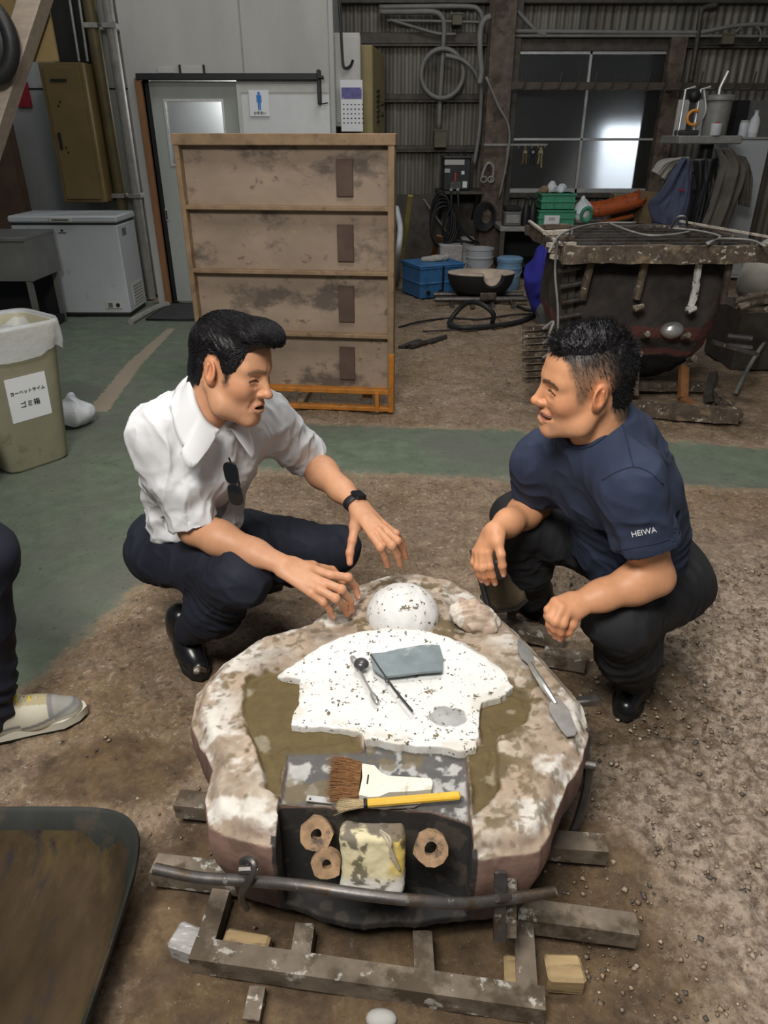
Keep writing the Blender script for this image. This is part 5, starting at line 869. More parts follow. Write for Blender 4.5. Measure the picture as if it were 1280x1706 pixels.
    cloth_sheet('brown_jacket', [[(1192, 245), (1200, 275), (1190, 310), (1178, 345), (1166, 378)], [(1222, 248), (1240, 275), (1236, 300), (1222, 340), (1205, 385)]], y-.36, 'brown creased work jacket hanging right of the drill press', 'cloth_brown', .06, 9); cloth_sheet('brown_jacket', [[(1228, 258), (1232, 290), (1230, 340)], [(1244, 262), (1252, 290), (1248, 345)]], y-.24, 'narrow dark jacket sleeve hanging over the white cabinet', 'cloth_brown', .03, 11)
    cloth_sheet('dark_coat', [[(1158, 268), (1160, 320), (1150, 380)], [(1200, 262), (1195, 320), (1180, 382)]], y-.28, 'black coat hanging behind the brown jacket', 'black', .04, 13)
    y2 = 8.62; p = gy(1216, 232, y2); t = thing('white_cabinet', 'tall white steel cabinet behind the brown jacket', 'cabinet', (p[0]+.3, 8.8, 0)); x1 = gy(1285, 232, y2)[0]; MB().bx(p[0], x1, y2, 9.2, .02, p[2], .008).build('body', 'white_enamel', t); MB().bx(p[0]+.01, x1-.01, y2-.012, y2, .06, p[2]-.04, .004).build('door', 'white_enamel', t); MB().bx(p[0], x1, y2-.015, 9.2, p[2], p[2]+.02, .004).build('top', 'alu', t); zc = p[2]+.02
    t = thing('clear_bottle', 'clear bottle with white label on the white cabinet', 'bottle', (gy(1256, 220, 8.7)[0], 8.72, zc)); c = (gy(1256, 220, 8.7)[0], 8.72, zc); MB().lathe([(.05, 0), (.052, .01), (.052, .16), (.03, .20), (.022, .21), (.022, .235)], c, 18).build('glass', 'film_white', t); MB().lathe([(.054, .04), (.054, .14)], c, 18).build('label', 'paper', t); MB().lathe([(.024, .235), (.024, .255), (.0001, .256)], c, 14).build('cap', 'cab_grey', t)
    t = thing('jar', 'cloudy jar left of the clear bottle on the white cabinet', 'jar', (gy(1241, 220, 8.7)[0], 8.74, zc)); c = (gy(1241, 220, 8.7)[0], 8.74, zc); MB().lathe([(.045, 0), (.048, .01), (.048, .13), (.04, .14)], c, 16).build('glass', 'film_white', t); MB().lathe([(.043, .14), (.043, .16), (.0001, .161)], c, 14).build('lid', 'cab_grey', t)
    tag(MB().bx(gy(1234, 200, 9.2)[0], gy(1300, 200, 9.2)[0], 9.1, 9.14, zc-.02, gy(1260, 168, 9.2)[2]).build('grey_board', 'steel_desk', None), 'grey board standing behind the bottles on the white cabinet', 'board'); tag(MB().bx(gy(1212, 200, 9.2)[0], gy(1231, 200, 9.2)[0], 9.0, 9.2, zc, gy(1220, 168, 9.2)[2]).build('black_case', 'black', None), 'black case standing left of the grey board', 'case')
    tag(MB().bar(gz(1258, 384, .55), gy(1280, 350, 7.6), .02, .02).build('white_strip', 'paper', None), 'white strip leaning at the right edge behind the large mould', 'strip') if False else None
press()
# ---------------------------------------------------------------- large mould in its iron flask, right
def bigmould():
    A = np.array; x0, x1, y0, y1 = 1.0, 2.14, 4.12, 5.25; zt = .965; t = thing('large_mould', 'large dark mould with red bands clamped in an iron flask at the right', 'mould', (1.57, 4.7, 0))
    m = mat('crust_iron', (.10, .075, .055), .9, .1, var=.45, scale=16, bump=1., bscale=45, dist=.004, stains=[((.24, .175, .11), 14, .53, .1), ((.52, .46, .38), 24, .605, .03), ((.05, .037, .03), 9, .55, .1)])
    R = lambda nm, a, b, w, h, mm=m, j=.006: MB().bar(a, b, w, h).jit(j, 14, int(a[0]*100) % 50).build(nm, mm, t, 30)
    def rr(nm, a, b, w, h, n=14):
        a = A(a); b = A(b); mb = MB(); d = nrm(b-a); sd = nrm(np.cross((0, 0, 1), d)); P = [a+(b-a)*k/n for k in range(n+1)]; v = []; f = []
        for k, p in enumerate(P):
            for s_, zz in ((-1, -1), (1, -1), (1, 1), (-1, 1)): v.append(p+sd*s_*w/2+A([0, 0, zz*h/2]))
        for k in range(n): f += [(4*k+i, 4*k+(i+1) % 4, 4*k+4+(i+1) % 4, 4*k+4+i) for i in range(4)]
        f += [(3, 2, 1, 0), (4*n, 4*n+1, 4*n+2, 4*n+3)]; mb.add(v, f).jit(.008, 16, len(nm)); return mb.build(nm, m, t, 30)
    zc = zt-.045; rr('top_rail', (x0-.02, y0, zc), (x1+.25, y0, zc), .06, .09, 26); rr('top_rail', (x0-.02, y1, zc), (x1+.1, y1, zc), .05, .06, 20); rr('top_rail', (x0, y0, zc), (x0+.03, y1, zc), .05, .07); rr('top_rail', (x1+.02, y0, zc), (x1+.02, y1, zc), .05, .07)
    MB().bar((x0-.03, y0-.0, zt+.004), (x0+.0, y1, zt+.012), .02, .012).build('white_edge', mat('lime_edge', (.50, .44, .36), .8, var=.3, scale=25, stains=[((.18, .13, .1), 16, .56, .08)]), t); MB().bar((x1+.2, y0+.05, zt+.004), (x1-.1, y1, zt+.012), .018, .012).build('white_edge', 'lime_edge', t)
    for k in range(7): y = y0+.12+.145*k; MB().bar((x0, y, zt-.03), (x1, y+.02, zt-.03), .03, .025).jit(.004, 12, k).build('slat', 'iron_bar', t)
    MB().bx(x0+.05, x1-.02, y0+.05, y1-.05, zt-.09, zt-.055).jit(.012, 8).build('sand_bed', mat('sand_dark', (.075, .055, .043), .95, var=.4, scale=12, bump=1., bscale=40, dist=.005), t)
    # barrel
    s = SDF((x0-.1, y0-.1, .03), (x1+.15, y1+.1, .93), .011); c = A([1.56, 4.72, .53])
    def f(x, y, z):
        e = sst(.05, .55, z); hx = .36+.12*e; hy = .28+.16*e; a = np.abs(x-c[0])-hx+.14; b = np.abs(y-c[1])-hy+.14; g = np.abs(z-.50)-.40+.14
        return np.sqrt(np.maximum(a, 0)**2+np.maximum(b, 0)**2+np.maximum(g, 0)**2)+np.minimum(np.maximum(a, np.maximum(b, g)), 0)-.14
    s.comb(f, s.lo, s.lo+s.n*s.h, .01, 'u', 0); V, F = s.surf(1); V = V+vnorm(V, F)*(.016*fbm(V, 7, 4, 2))[:, None]; n = fbm(V, 10, 4, 5); col = np.tile([.060, .050, .045], (len(V), 1))*(1+.35*n[:, None])
    def bl(w, q): nonlocal col; w = np.clip(w, 0, 1)[:, None]; col = col*(1-w)+A(q)*w
    zz = V[:, 2]+.02*n+.05*(V[:, 0]-1.5); bl(sst(.40, .41, zz)*sst(.50, .49, zz), (.155, .058, .05)); bl(sst(.30, .305, zz)*sst(.345, .34, zz), (.15, .055, .048)); bl(sst(.31, .29, zz), (.010, .009, .009)); bl((V[:, 0] > 1.93)*sst(.3, .32, zz)*sst(.56, .54, zz), (.15, .055, .048)); mesh('sand_barrel', V-A(wloc(t)), F, mat('barrel', (.1, .1, .1), .9, attr=True, var=.3, scale=14, bump=1., bscale=30, dist=.006), t, 180, col)
    c = gy(1120, 551, 4.26); MB().ell(c, (.07, .05, .05)).jit(.006, 20).build('metal_boss', 'steel', t)
    # tie rods on the front
    for nm, a, b, r, mm in (('tie_rod', (1076, 436), (1060, 498), .024, 'iron_rail'), ('tie_rod', (985, 436), (970, 500), .024, 'crust_iron'), ('tie_rod', (1215, 440), (1205, 505), .02, 'rust_steel')):
        MB().cyl(gy(*a, 4.2), gy(*b, 4.22), r, 8).jit(.004, 20).build(nm, mm, t)
    MB().tube(spline([gy(1165, 440, 4.18), gy(1162, 460, 4.18), gy(1158, 485, 4.19), gy(1152, 508, 4.2)], 6), .02, 8).jit(.006, 40).build('white_rod', mat('plastered_rod', (.62, .60, .57), .8, var=.3, scale=30, stains=[((.12, .1, .09), 25, .58, .04)]), t)
    for u, v in ((1061, 511), (1149, 514), (1235, 508)): c = gy(u, v, 4.2); MB().cyl(c+(-.028, -.02, 0), c+(.032, -.02, .01), .013, 8).cyl(c+(-.022, -.045, -.010), c+(.022, -.045, .010), .011, 8).jit(.004, 30).build('tie_nut', 'iron_rail' if u != 1149 else 'plaster', t)
    for u, v in ((1072, 560), (1138, 562), (1148, 600), (1060, 592)): c = gy(u, v, 4.26); MB().cyl(c, c+(.0, -.07, .03), .018, 8).jit(.003, 30).build('stud', 'iron_rail', t)
    for k in range(3): a = gy(1225+3*k, 500+9*k, 4.3); MB().cyl(a, a+A([.22, .02, .05-.02*k]), .02, 8).jit(.003, 20, k).build('side_rod', 'iron_rail', t)
    for k in range(2): a = gy(1212, 560+16*k, 4.25); MB().cyl(a, a+A([.14, -.02, -.01]), .018, 8).build('side_rod', 'iron_bar', t)
    MB().bar(gy(1188, 570, 4.2), gy(1262, 590, 4.2), .05, .02).build('side_plate', 'iron_bar', t)
    # left: posts and comb of bars
    for u in (950, 962): MB().bar(gy(u-6, 436, 4.3), gy(u-22, 640, 4.3), .035, .03, (0, 1, 0)).jit(.004, 14).build('flask_post', 'dark_steel', t)
    for k in range(9): a = gy(875, 546+11*k, 4.2); b = gy(925, 543+11*k, 4.35); MB().bar(a, b, .05, .022).jit(.002, 20, k).build('comb_bar', 'crust_iron', t)
    for k in range(6): a = gy(905+3*k, 378+10*k, 4.5-.06*k); MB().bar(a, a+A([.16, .05, 0]), .05, .022).jit(.003, 20, k).build('comb_bar', 'lime_edge' if k % 2 else 'crust_iron', t)
    for k in range(7): a = gy(930+3*(k % 3), 452+26*k, 4.22); MB().cyl(a, a+A([.13, .02, .02]), .016, 8).build('wire_tie', 'iron_bar', t)
    for k in range(4): a = gy(905, 548+24*k, 4.2); MB().tube(spline([a, a+A([.05, -.03, .05]), a+A([.03, -.04, -.03]), a+A([.07, 0, -.06])], 5), .008, 6).build('wire_hook', 'conduit_grey', t)
    # base frame
    z = .055; P = [gz(1036, 675, z), gz(1232, 693, z), gz(1190, 652, z), gz(1050, 642, z)]; rr('base_rail', P[0]-A([.25, -.02, 0]), P[1], .05, .09); rr('base_rail', P[1], P[2]+A([.0, .1, 0]), .04, .06, 6); rr('base_rail', P[3]-A([.3, 0, 0]), P[2]+A([.05, .1, 0]), .04, .06)
    MB().bar(gz(1138, 664, .06), gy(1140, 610, 4.35), .05, .04, (0, 1, 0)).build('rust_strut', mat('rust_orange', (.20, .085, .03), .85, var=.3, scale=14), t); MB().bar(gz(1140, 668, .05), gz(1172, 697, .02), .06, .05).jit(.004, 20).build('rust_foot', 'rust_orange', t); MB().bar(gz(1056, 660, .05), gy(1058, 600, 4.4), .05, .04, (0, 1, 0)).jit(.004, 20).build('rust_strut', 'rust_steel', t); MB().bar(gz(1180, 664, .05), gy(1190, 625, 4.5), .05, .05, (0, 1, 0)).build('rust_strut', 'dark_steel', t)
    # wires on top
    W_ = [[(915, 420, .97), (930, 395, 1.02), (960, 380, 1.0), (1000, 372, .98), (1060, 371, .98)], [(1015, 372, .98), (1050, 385, .98), (1080, 392, .98), (1120, 391, .98), (1150, 386, .98)], [(1115, 380, .98), (1160, 384, .98), (1200, 394, .98), (1178, 405, .98)], [(1118, 380, .98), (1130, 362, 1.06), (1142, 362, 1.06), (1146, 376, .99)], [(1180, 407, .98), (1200, 398, .98), (1250, 400, .98), (1275, 410, .98)], [(930, 395, 1.0), (925, 450, .85), (930, 520, .6), (928, 600, .35)]]
    for k, w in enumerate(W_): tag(MB().tube(spline([gz(u, v, h) if k < 5 else gy(u, v, 4.05) for u, v, h in w], 6), .007, 6).build('wire', 'conduit_grey', None, 180), ('wire drooping over the left corner of the large mould', 'wavy wire across the middle of the large mould top', 'wire curving to the front edge of the large mould top', 'wire loop standing up from the large mould top', 'thin wire at the right of the large mould top', 'wire hanging down the left side of the large mould')[k], 'wire')
bigmould()
# right edge: bundle, hoses, cable
bag('sack', (2.75, 5.25, .62), (.22, .2, .22), 'beige sack at the right edge behind the large mould', 'cloth_beige', 12); tag(MB().bx(2.5, 3.1, 5.0, 5.5, 0, .42, .01).build('pallet_box', 'dark_steel', None), 'dark steel box carrying the beige sack', 'box')
for k in range(5): tag(MB().tube(spline([gz(1236, 506+9*k, .25-.04*k), gz(1258, 503+9*k, .27-.04*k), gz(1300, 500+9*k, .26-.04*k)], 5), .022, 8).build('hose_run', 'black_rubber', None, 180), ('topmost', 'second', 'third', 'fourth', 'lowest')[k]+' black hose of the bunch at the right edge', 'hose', 'hoses at the right edge')
hose('power_cable', [(1226, 655, .02), (1238, 630, .06), (1255, 600, .14), (1275, 570, .2), (1300, 545, .25)], .014, 'grey cable rising from the sand at the right edge', 'hose_grey')
# blue cloth and grey bag left of the large mould
s = SDF((1.0, 6.0, 0), (2.1, 7.0, .8), .016); c = np.array([1.56, 6.55, 0]); s.ell(c+(-.05, 0, .36), (.26, .24, .33)); s.ell(c+(.18, .05, .25), (.28, .2, .25), None, .1); s.plane((0, 0, .05), (0, 0, -1)); V, F = s.surf(1); tag(mesh('blue_cloth', fold(V, F, .035, 4, 3), F, MATS['blue_cloth'], None, 180), 'bright blue cloth heap left of the large mould', 'cloth')
s = SDF((1.2, 5.8, 0), (1.75, 6.4, .4), .012); c = np.array([1.45, 6.12, .13]); s.ell(c, (.16, .14, .13)); s.ell(c+(-.06, -.04, .07), (.10, .09, .09), None, .03); s.plane((0, 0, .0), (0, 0, -1)); V, F = s.surf(1); V = fold(V, F, .015, 8, 3); o = mesh('grey_bag', V, F, mat('bag_grey', (.085, .088, .092), .7, var=.3, scale=10, stains=[((.20, .03, .035), 8, .66, .04)]), None, 180); V[:, 2]; tag(o, 'dark grey bag on the floor before the blue cloth', 'bag')
# ---------------------------------------------------------------- person cut off at the left edge
# ================================================================ PEOPLE
mat('skin', (.6, .33, .2), .48, attr=True, var=.10, scale=60, bump=.12, bscale=260, spec=.4, sss=.10)
mat('shirt_white', (.68, .68, .69), .75, var=.03, scale=6, bump=.12, bscale=300)
mat('tee_navy', (.024, .034, .068), .85, var=.12, scale=5, bump=.15, bscale=400)
mat('trouser_navy', (.008, .010, .020), .8, var=.2, scale=5, bump=.12, bscale=400)
mat('trouser_black', (.013, .013, .015), .8, var=.2, scale=5, bump=.15, bscale=350)
mat('shoe_black', (.010, .010, .012), .28, var=.2, bump=.08, bscale=120)
mat('sole_black', (.012, .011, .010), .7, var=.2)
mat('hair_black', (.009, .008, .009), .45, var=.35, scale=90, bump=.3, bscale=300, spec=.3)
mat('eye_white', (.62, .58, .54), .25, var=.02, bump=0); mat('eye_dark', (.012, .008, .006), .15, var=.02, bump=0); mat('teeth', (.78, .75, .68), .3, var=.02, bump=0)
mat('mouth_dark', (.06, .012, .012), .5, var=.1, bump=0)
mat('plastic_black', (.012, .012, .014), .22, var=.1, bump=0); mat('glass_dark', (.006, .007, .008), .06, var=.05, bump=0, coat=.6)
class HSDF(SDF):
    def _sub(s, lo, hi):
        m = max(abs(lo[1]), abs(hi[1])); lo = np.array(lo, float); hi = np.array(hi, float); lo[1], hi[1] = -m, m
        sl, X = SDF._sub(s, lo, hi); return (sl, X) if sl is None else (sl, (X[0], np.abs(X[1]), X[2]))
    def onface(s, pts, ins=0.):
        out = []
        for x, y, z in pts:
            j = int(round((y-s.lo[1])/s.h)); k = int(round((z-s.lo[2])/s.h)); c = s.a[:, j, k]; i = np.nonzero(c < 0)[0].max()
            t = c[i]/(c[i]-c[i+1]); out.append((s.lo[0]+s.h*(i+t)-ins, y, z))
        return out
def dpl(P, pts):       # distance of points to a polyline
    d = np.full(len(P), 9.); pts = np.asarray(pts, float)
    for a, b in zip(pts[:-1], pts[1:]):
        ab = b-a; t = np.clip(((P-a) @ ab)/(ab @ ab), 0, 1); d = np.minimum(d, np.linalg.norm(P-a-t[:, None]*ab, axis=1))
    return d
def head_field(kind, neck, h=.0019):
    s = HSDF((-.13, -.105, -.215), (.14, .105, .135), h)
    s.ell((-.014, 0, .036), (.094, .076, .084)); s.ell((.028, 0, .030), (.062, .066, .066), k=.03)
    s.ell((.030, 0, -.030), (.062, .061, .075), k=.03)
    s.cap((-.012, .054, -.045), (.022, .049, -.084), .019, .022, .03); s.cap((.022, .049, -.084), (.074, .012, -.107), .022, .019, .03)
    s.ell((.074 if kind == 'open' else .080, 0, -.106), (.020, .025, .017), k=.02); s.ell((.030, 0, -.075), (.052, .046, .035), k=.03)
    s.ell((.066, 0, -.064), (.030, .034, .036), k=.02)
    s.ell((.056, .042, -.028), (.028, .024, .026), k=.025)
    s.cap((.082, .010, .020), (.066, .046, .022), .012, .011, .018)
    s.ell((.100, .032, .000), (.016, .020, .012), k=.014, op='s')
    s.cap((.086, 0, .012), (.108, 0, -.030), .0085, .0105, .012); s.ell((.111, 0, -.034), (.0125, .0125, .0105), k=.006)
    s.ell((.1015, .0135, -.0375), (.011, .0085, .0085), k=.006); s.ell((.107, .0062, -.0468), (.006, .0035, .003), k=.002, op='s')
    # eyelids
    s.ell((.0690, .0315, -.001), (.0170, .0175, .0140), k=.006)
    lo = -.0030 if kind == 'open' else -.0015
    EYE = s.onface([(0, .0175, lo-.0030), (0, .0245, lo-.0002), (0, .0320, lo), (0, .0395, lo-.0010), (0, .0460, lo-.0030)], .0003)
    CRE = s.onface([(0, .0185, .0070), (0, .030, .0088), (0, .0435, .0058)], -.0004); BAG = s.onface([(0, .020, -.0165), (0, .031, -.0180), (0, .042, -.0145)], -.0004)
    for a, b in zip(EYE[:-1], EYE[1:]): s.cap(a, b, .0018, .0018, .002, 's')
    for a, b in zip(CRE[:-1], CRE[1:]): s.cap(a, b, .0013, .0013, .004, 's')
    for a, b in zip(BAG[:-1], BAG[1:]): s.cap(a, b, .0014, .0014, .007, 's')
    # mouth
    if kind == 'open':
        U = [(0, 0, -.0620), (0, .008, -.0615), (0, .0160, -.0645), (0, .0235, -.0700)]; Lw = [(0, 0, -.0805), (0, .009, -.0795), (0, .0165, -.0765), (0, .0235, -.0712)]; gap = (-.0712, .0205, .0050)
        NL = [(0, .0185, -.0400), (0, .0270, -.0560), (0, .0315, -.0720)]
    else:
        U = [(0, 0, -.0605), (0, .010, -.0600), (0, .0200, -.0600), (0, .0290, -.0605)]; Lw = [(0, 0, -.0855), (0, .010, -.0836), (0, .0200, -.0760), (0, .0290, -.0620)]; gap = (-.0700, .0310, .0105)
        NL = [(0, .0180, -.0380), (0, .0300, -.0500), (0, .0370, -.0670)]
    U = s.onface(U); Lw = s.onface(Lw); U = [(q[0]-e, q[1], q[2]) for q, e in zip(U, (.0012, .0015, .0022, .0034))]; Lw = [(q[0]-e, q[1], q[2]) for q, e in zip(Lw, (.0010, .0014, .0022, .0034))]
    s.chain(U, (.0052, .0050, .0042, .0024), .004); s.chain(Lw, (.0066, .0062, .0046, .0024), .005)
    s.ell((U[0][0]-.010, 0, gap[0]), (.024, gap[1], gap[2]), k=.003, op='s')
    NL = s.onface(NL, -.0012)
    for a, b in zip(NL[:-1], NL[1:]): s.cap(a, b, .0024, .002, .010, 's')
    BR = s.onface([(0, .0110, .0165), (0, .020, .0205), (0, .032, .0225), (0, .0440, .0200), (0, .0510, .0150)])
    # ears
    Re = rotm(0, math.radians(-12), math.radians(24))
    s.ell((-.009, .0785, -.005), (.0210, .0085, .0300), Re, .004); s.ell((-.008, .0885, -.001), (.0148, .0090, .0215), Re, .003, 's')
    s.cap((-.015, .0815, -.014), (-.014, .0825, .010), .0035, .003, .004); s.ell((.0030, .0800, -.010), (.005, .005, .008), k=.003); s.ell((-.002, .0775, -.029), (.010, .006, .010), k=.006)
    s.cap((-.042, 0, -.045), neck, .053, .058, .018); s.cap((-.048, 0, -.03), np.array(neck)+(-.012, 0, 0), .050, .056, .02)
    return s, dict(eye=EYE, br=BR, gap=gap[0], up=U, low=Lw, nl=NL)
HAIRLINE = dict(
    open=[(.15, .2), (.15, .086), (.105, .083), (.076, .074), (.064, .058), (.058, .030), (.046, .004), (.040, -.030), (.022, -.034), (.018, .006), (.002, .038), (-.022, .034), (-.036, .002), (-.042, -.05), (-.06, -.088), (-.16, -.095), (-.16, .2)],
    smile=[(.15, .2), (.13, .092), (.082, .083), (.066, .072), (.056, .054), (.050, .028), (.046, .0), (.036, -.030), (.020, -.026), (.014, .008), (0, .036), (-.022, .034), (-.036, .002), (-.042, -.05), (-.062, -.092), (-.16, -.10), (-.16, .2)])
def make_head(person, kind, R, pos, neckw, skin, hairdesc):
    R = np.asarray(R); pos = np.asarray(pos); nk = (np.asarray(neckw)-pos) @ R; nk[1] = 0
    s, Fz = head_field(kind, nk); V, F = s.surf(2); A = np.abs(V*np.array([0, 1, 0]))+V*np.array([1, 0, 1])
    n = fbm(V, 60, 3, 5); c = np.tile(np.array(skin), (len(V), 1)).astype(float)
    def blend(w, col): nonlocal c; w = np.clip(w, 0, 1)[:, None]; c = c*(1-w)+np.array(col)*w
    sk = np.array(skin); red = sk*np.array([1.02, .74, .68])
    blend(.55*np.exp(-(np.linalg.norm(A-(.062, .046, -.030), axis=1)/.026)**2), red); blend(.6*np.exp(-(np.linalg.norm(V-(.113, 0, -.036), axis=1)/.018)**2), red)
    blend(.75*sst(.070, .082, A[:, 1])*sst(-.05, -.03, V[:, 2]), red*np.array([1.0, 1.12, 1.1]))
    blend(.10*sst(-.05, -.09, V[:, 2])*sst(.0, .03, V[:, 0])*(1+n), (.2, .17, .15))
    lip = np.minimum(dpl(A, Fz['up']), dpl(A, Fz['low'])); blend((.55 if kind == 'open' else .7)*sst(.0068, .0046, lip), (.43, .16, .12))
    inner = sst(Fz['up'][0][0]-.003, Fz['up'][0][0]-.007, V[:, 0]+2.5*A[:, 1]**1.6)*(np.abs(V[:, 2]-Fz['gap']) < .0062)*(A[:, 1] < .026); blend(inner, (.06, .012, .012))
    blend(.95*sst(.0030, .0018, dpl(A, Fz['eye'])), (.025, .016, .012))
    bd = dpl(A, Fz['br'])+.0016*fbm(V*np.array([1, 1, 2.5]), 240, 2, 8); blend((.55 if kind == 'open' else .85)*sst(.0070, .0036, bd), (.045, .032, .026))
    HP = np.array(HAIRLINE[kind]); hd = sdpoly(HP, V[:, 0]+.004*fbm(V, 90, 3, 2), V[:, 2]+.004*fbm(V, 90, 3, 4))
    up = V[:, 2] > -.10
    ear = (A[:, 1] > .0800) & (V[:, 2] < .032) & (V[:, 0] < .016)
    if kind == 'smile':
        fade = sst(.006, -.012, hd)*(.70+.25*sst(.005, .07, V[:, 2])+.25*sst(-.02, -.06, V[:, 0])+.12*fbm(V*np.array([1, 1, .5]), 160, 3, 6)); blend(np.where(up & ~ear, np.clip(fade*.9, 0, .88), 0), (.105, .078, .060)); blend(np.where(up & ~ear, sst(.004, -.014, hd)*np.clip(sst(.045, .085, V[:, 2]+.012*fbm(V*np.array([1.5, 1, .6]), 90, 3, 7))+sst(-.02, -.05, V[:, 0])*sst(.0, .02, V[:, 2]), 0, 1)*.9, 0), (.016, .013, .012))
    else: blend(np.where(up & ~ear, sst(.004, -.012, hd), 0), (.02, .016, .014))
    for mx, mz, my in (((.084, .028, .060), (.047, -.040, .043), (.060, -.072, .040)) if kind == 'open' else ()):
        pass
    moles = [(.070, .045, .044), (.045, .056, -.028), (.058, .046, -.070)] if kind == 'open' else [(.058, .050, -.014)]
    for q in moles: blend(.85*sst(.0026, .0014, np.linalg.norm(A-q, axis=1))*(V[:, 1]*(-1 if kind == 'open' else 1) > 0), (.08, .04, .03))
    skull = SDF.__new__(SDF); skull.__dict__ = s.__dict__
    Vw = V @ R.T+pos
    # hair volume
    g = HSDF((-.135, -.11, -.115), (.15, .11, .165), .0022); dd = .004 if kind == 'open' else .002
    g.ell((-.015, 0, .038), (.096+dd, .0765+dd*.8, .086+dd)); g.ell((.026, 0, .032), (.062+dd, .067+dd*.7, .066+dd), k=.03)
    g.ell((-.02, 0, -.03), (.085+dd, .066+dd*.4, .07), k=.02)
    if kind == 'open':
        g.ell((.052, 0, .096), (.066, .066, .030), rotm(0, math.radians(8), 0), .02); g.ell((.070, 0, .106), (.040, .058, .027), rotm(0, math.radians(10), 0), .02)
    else:
        g.ell((.006, 0, .100), (.076, .050, .026), rotm(0, math.radians(4), 0), .025)
    def cut(x, y, z):
        shp = np.broadcast_shapes(x.shape, y.shape, z.shape); xx = np.broadcast_to(x, (shp[0], 1, shp[2])); zz = np.broadcast_to(z, (shp[0], 1, shp[2]))
        yy = np.broadcast_to(y, (1, shp[1], 1)); d = sdpoly(HP, xx[:, 0, :].astype(float), zz[:, 0, :].astype(float))
        return -np.broadcast_to(d[:, None, :], shp)
    hi = g.lo+g.n*g.h; g.comb(cut, g.lo, hi, .006, 's', 0)
    g.ell((.02, .085, -.045), (.05, .02, .055), k=.004, op='s') if False else None
    HV, HF = g.surf(1); N_ = vnorm(HV, HF)
    if kind == 'open':
        q = HV*np.array([18, 150, 150])+np.stack([0*HV[:, 0], 60*HV[:, 0], 90*HV[:, 0]], 1); HV = HV+N_*(.0022*fbm(q, 1, 3, 3)+.0005*fbm(HV, 60, 2, 1))[:, None]
    else:
        HV0 = HV.copy(); side = sst(.128, .050, HV[:, 2])*sst(-.070, -.015, HV[:, 0])*sst(.02, .05, np.abs(HV[:, 1])); HV = HV-N_*(side*.012)[:, None]; HV = HV+N_*((1-side)*.003*fbm(HV, 90, 3, 3))[:, None]
    # strands laid along the hair
    def fld(p):
        i = np.clip(np.round((p-g.lo)/g.h).astype(int), 1, g.n-2); a_ = g.a; i0, i1, i2 = i
        gr = np.array([a_[i0+1, i1, i2]-a_[i0-1, i1, i2], a_[i0, i1+1, i2]-a_[i0, i1-1, i2], a_[i0, i1, i2+1]-a_[i0, i1, i2-1]]); return a_[i0, i1, i2], gr/(np.linalg.norm(gr)+1e-9)
    ids = rng.integers(0, len(HV), 4200 if kind == 'open' else 6500); sv = []; sf = []; k = 0
    for i in ids:
        p, nn = HV[i], N_[i]
        if kind == 'open':
            if p[2] < -.06 or (p[0] > -.045 and p[2] < .05 and abs(p[1]) > .04) or nn[2] < -.3: continue
            top = float(sst(.05, .10, p[2])); L_ = rng.uniform(.035, .060); st_ = 5; d = nrm(np.array([.85, -.35, .15])*top+(1-top)*np.array([-.80, 0, -.55])+rng.normal(0, .10, 3)); pts = [p]; q = p.copy()
            for j in range(st_):
                f_, gn = fld(q); q = q+nrm(d-gn*(d @ gn))*L_/st_; f_, gn = fld(q); q = q+gn*np.clip(.0009+.0016*top*rng.random()-f_, -.004, .004); pts.append(q)
            r0 = rng.uniform(.0005, .0011)
        else:
            sd_ = p[2] < .095 and p[0] > -.045 and abs(p[1]) > .035
            if sd_:
                if p[2] < -.01: continue
                L_ = rng.uniform(.006, .012); dr = nrm(nn*.35+np.array([-.35, 0, -.75])+rng.normal(0, .15, 3)); r0 = .0006; p = HV0[i]-nn*.0015
            else:
                t_ = float(sst(.05, .10, p[2])); L_ = rng.uniform(.007, .012+.008*t_); dr = nrm(nn*.7+np.array([.30*t_, 0, .30*t_-.45*(1-t_)])+rng.normal(0, .25, 3)); r0 = .0010
            pts = [p-nn*.002+dr*L_*t for t in (0, .5, 1)]
        tb = MB().tube(pts, np.linspace(r0, .00012, len(pts)), 3, False); v = tb.v[0]; sv.append(v); sf += [tuple(a+k for a in q) for q in tb.f]; k += len(v)
    HVw = np.concatenate([HV]+sv) @ R.T+pos; allF = [tuple(q) for q in HF.tolist()]+[tuple(a+len(HV) for a in q) for q in sf]
    ho = mesh('hair', HVw-np.array(wloc(person)), allF, MATS['hair_black'], person, 180); ho['label'] = hairdesc
    def lb(v): return np.asarray(v, float) @ R.T+pos
    for sgn in (1, -1):
        e = MB().ell(lb((.0672, sgn*.0315, -.003)), (.0150, .0150, .0115), R, 14, 10).build('eye', 'eye_white', person, 180)
        MB().ell(lb((.0790, sgn*.0295, -.004)), (.0042, .0052, .0052), R, 12, 8).build('iris', 'eye_dark', e, 180)
    tz = Fz['gap']+.0065; tx0 = Fz['up'][0][0]-.0042; MB().grid(lambda u, v: lb((tx0-.015*(abs(u-.5)*2)**2, (u-.5)*.052, tz-(.0085 if kind == 'smile' else .0025)*v)), 13, 3).build('upper_teeth', 'teeth', person, 180, None, .003)
    MB().ell(lb((Fz['up'][0][0]-.034, 0, Fz['gap'])), (.018, .022, .010), R).build('mouth_interior', 'mouth_dark', person, 180)
    return Vw, F, c
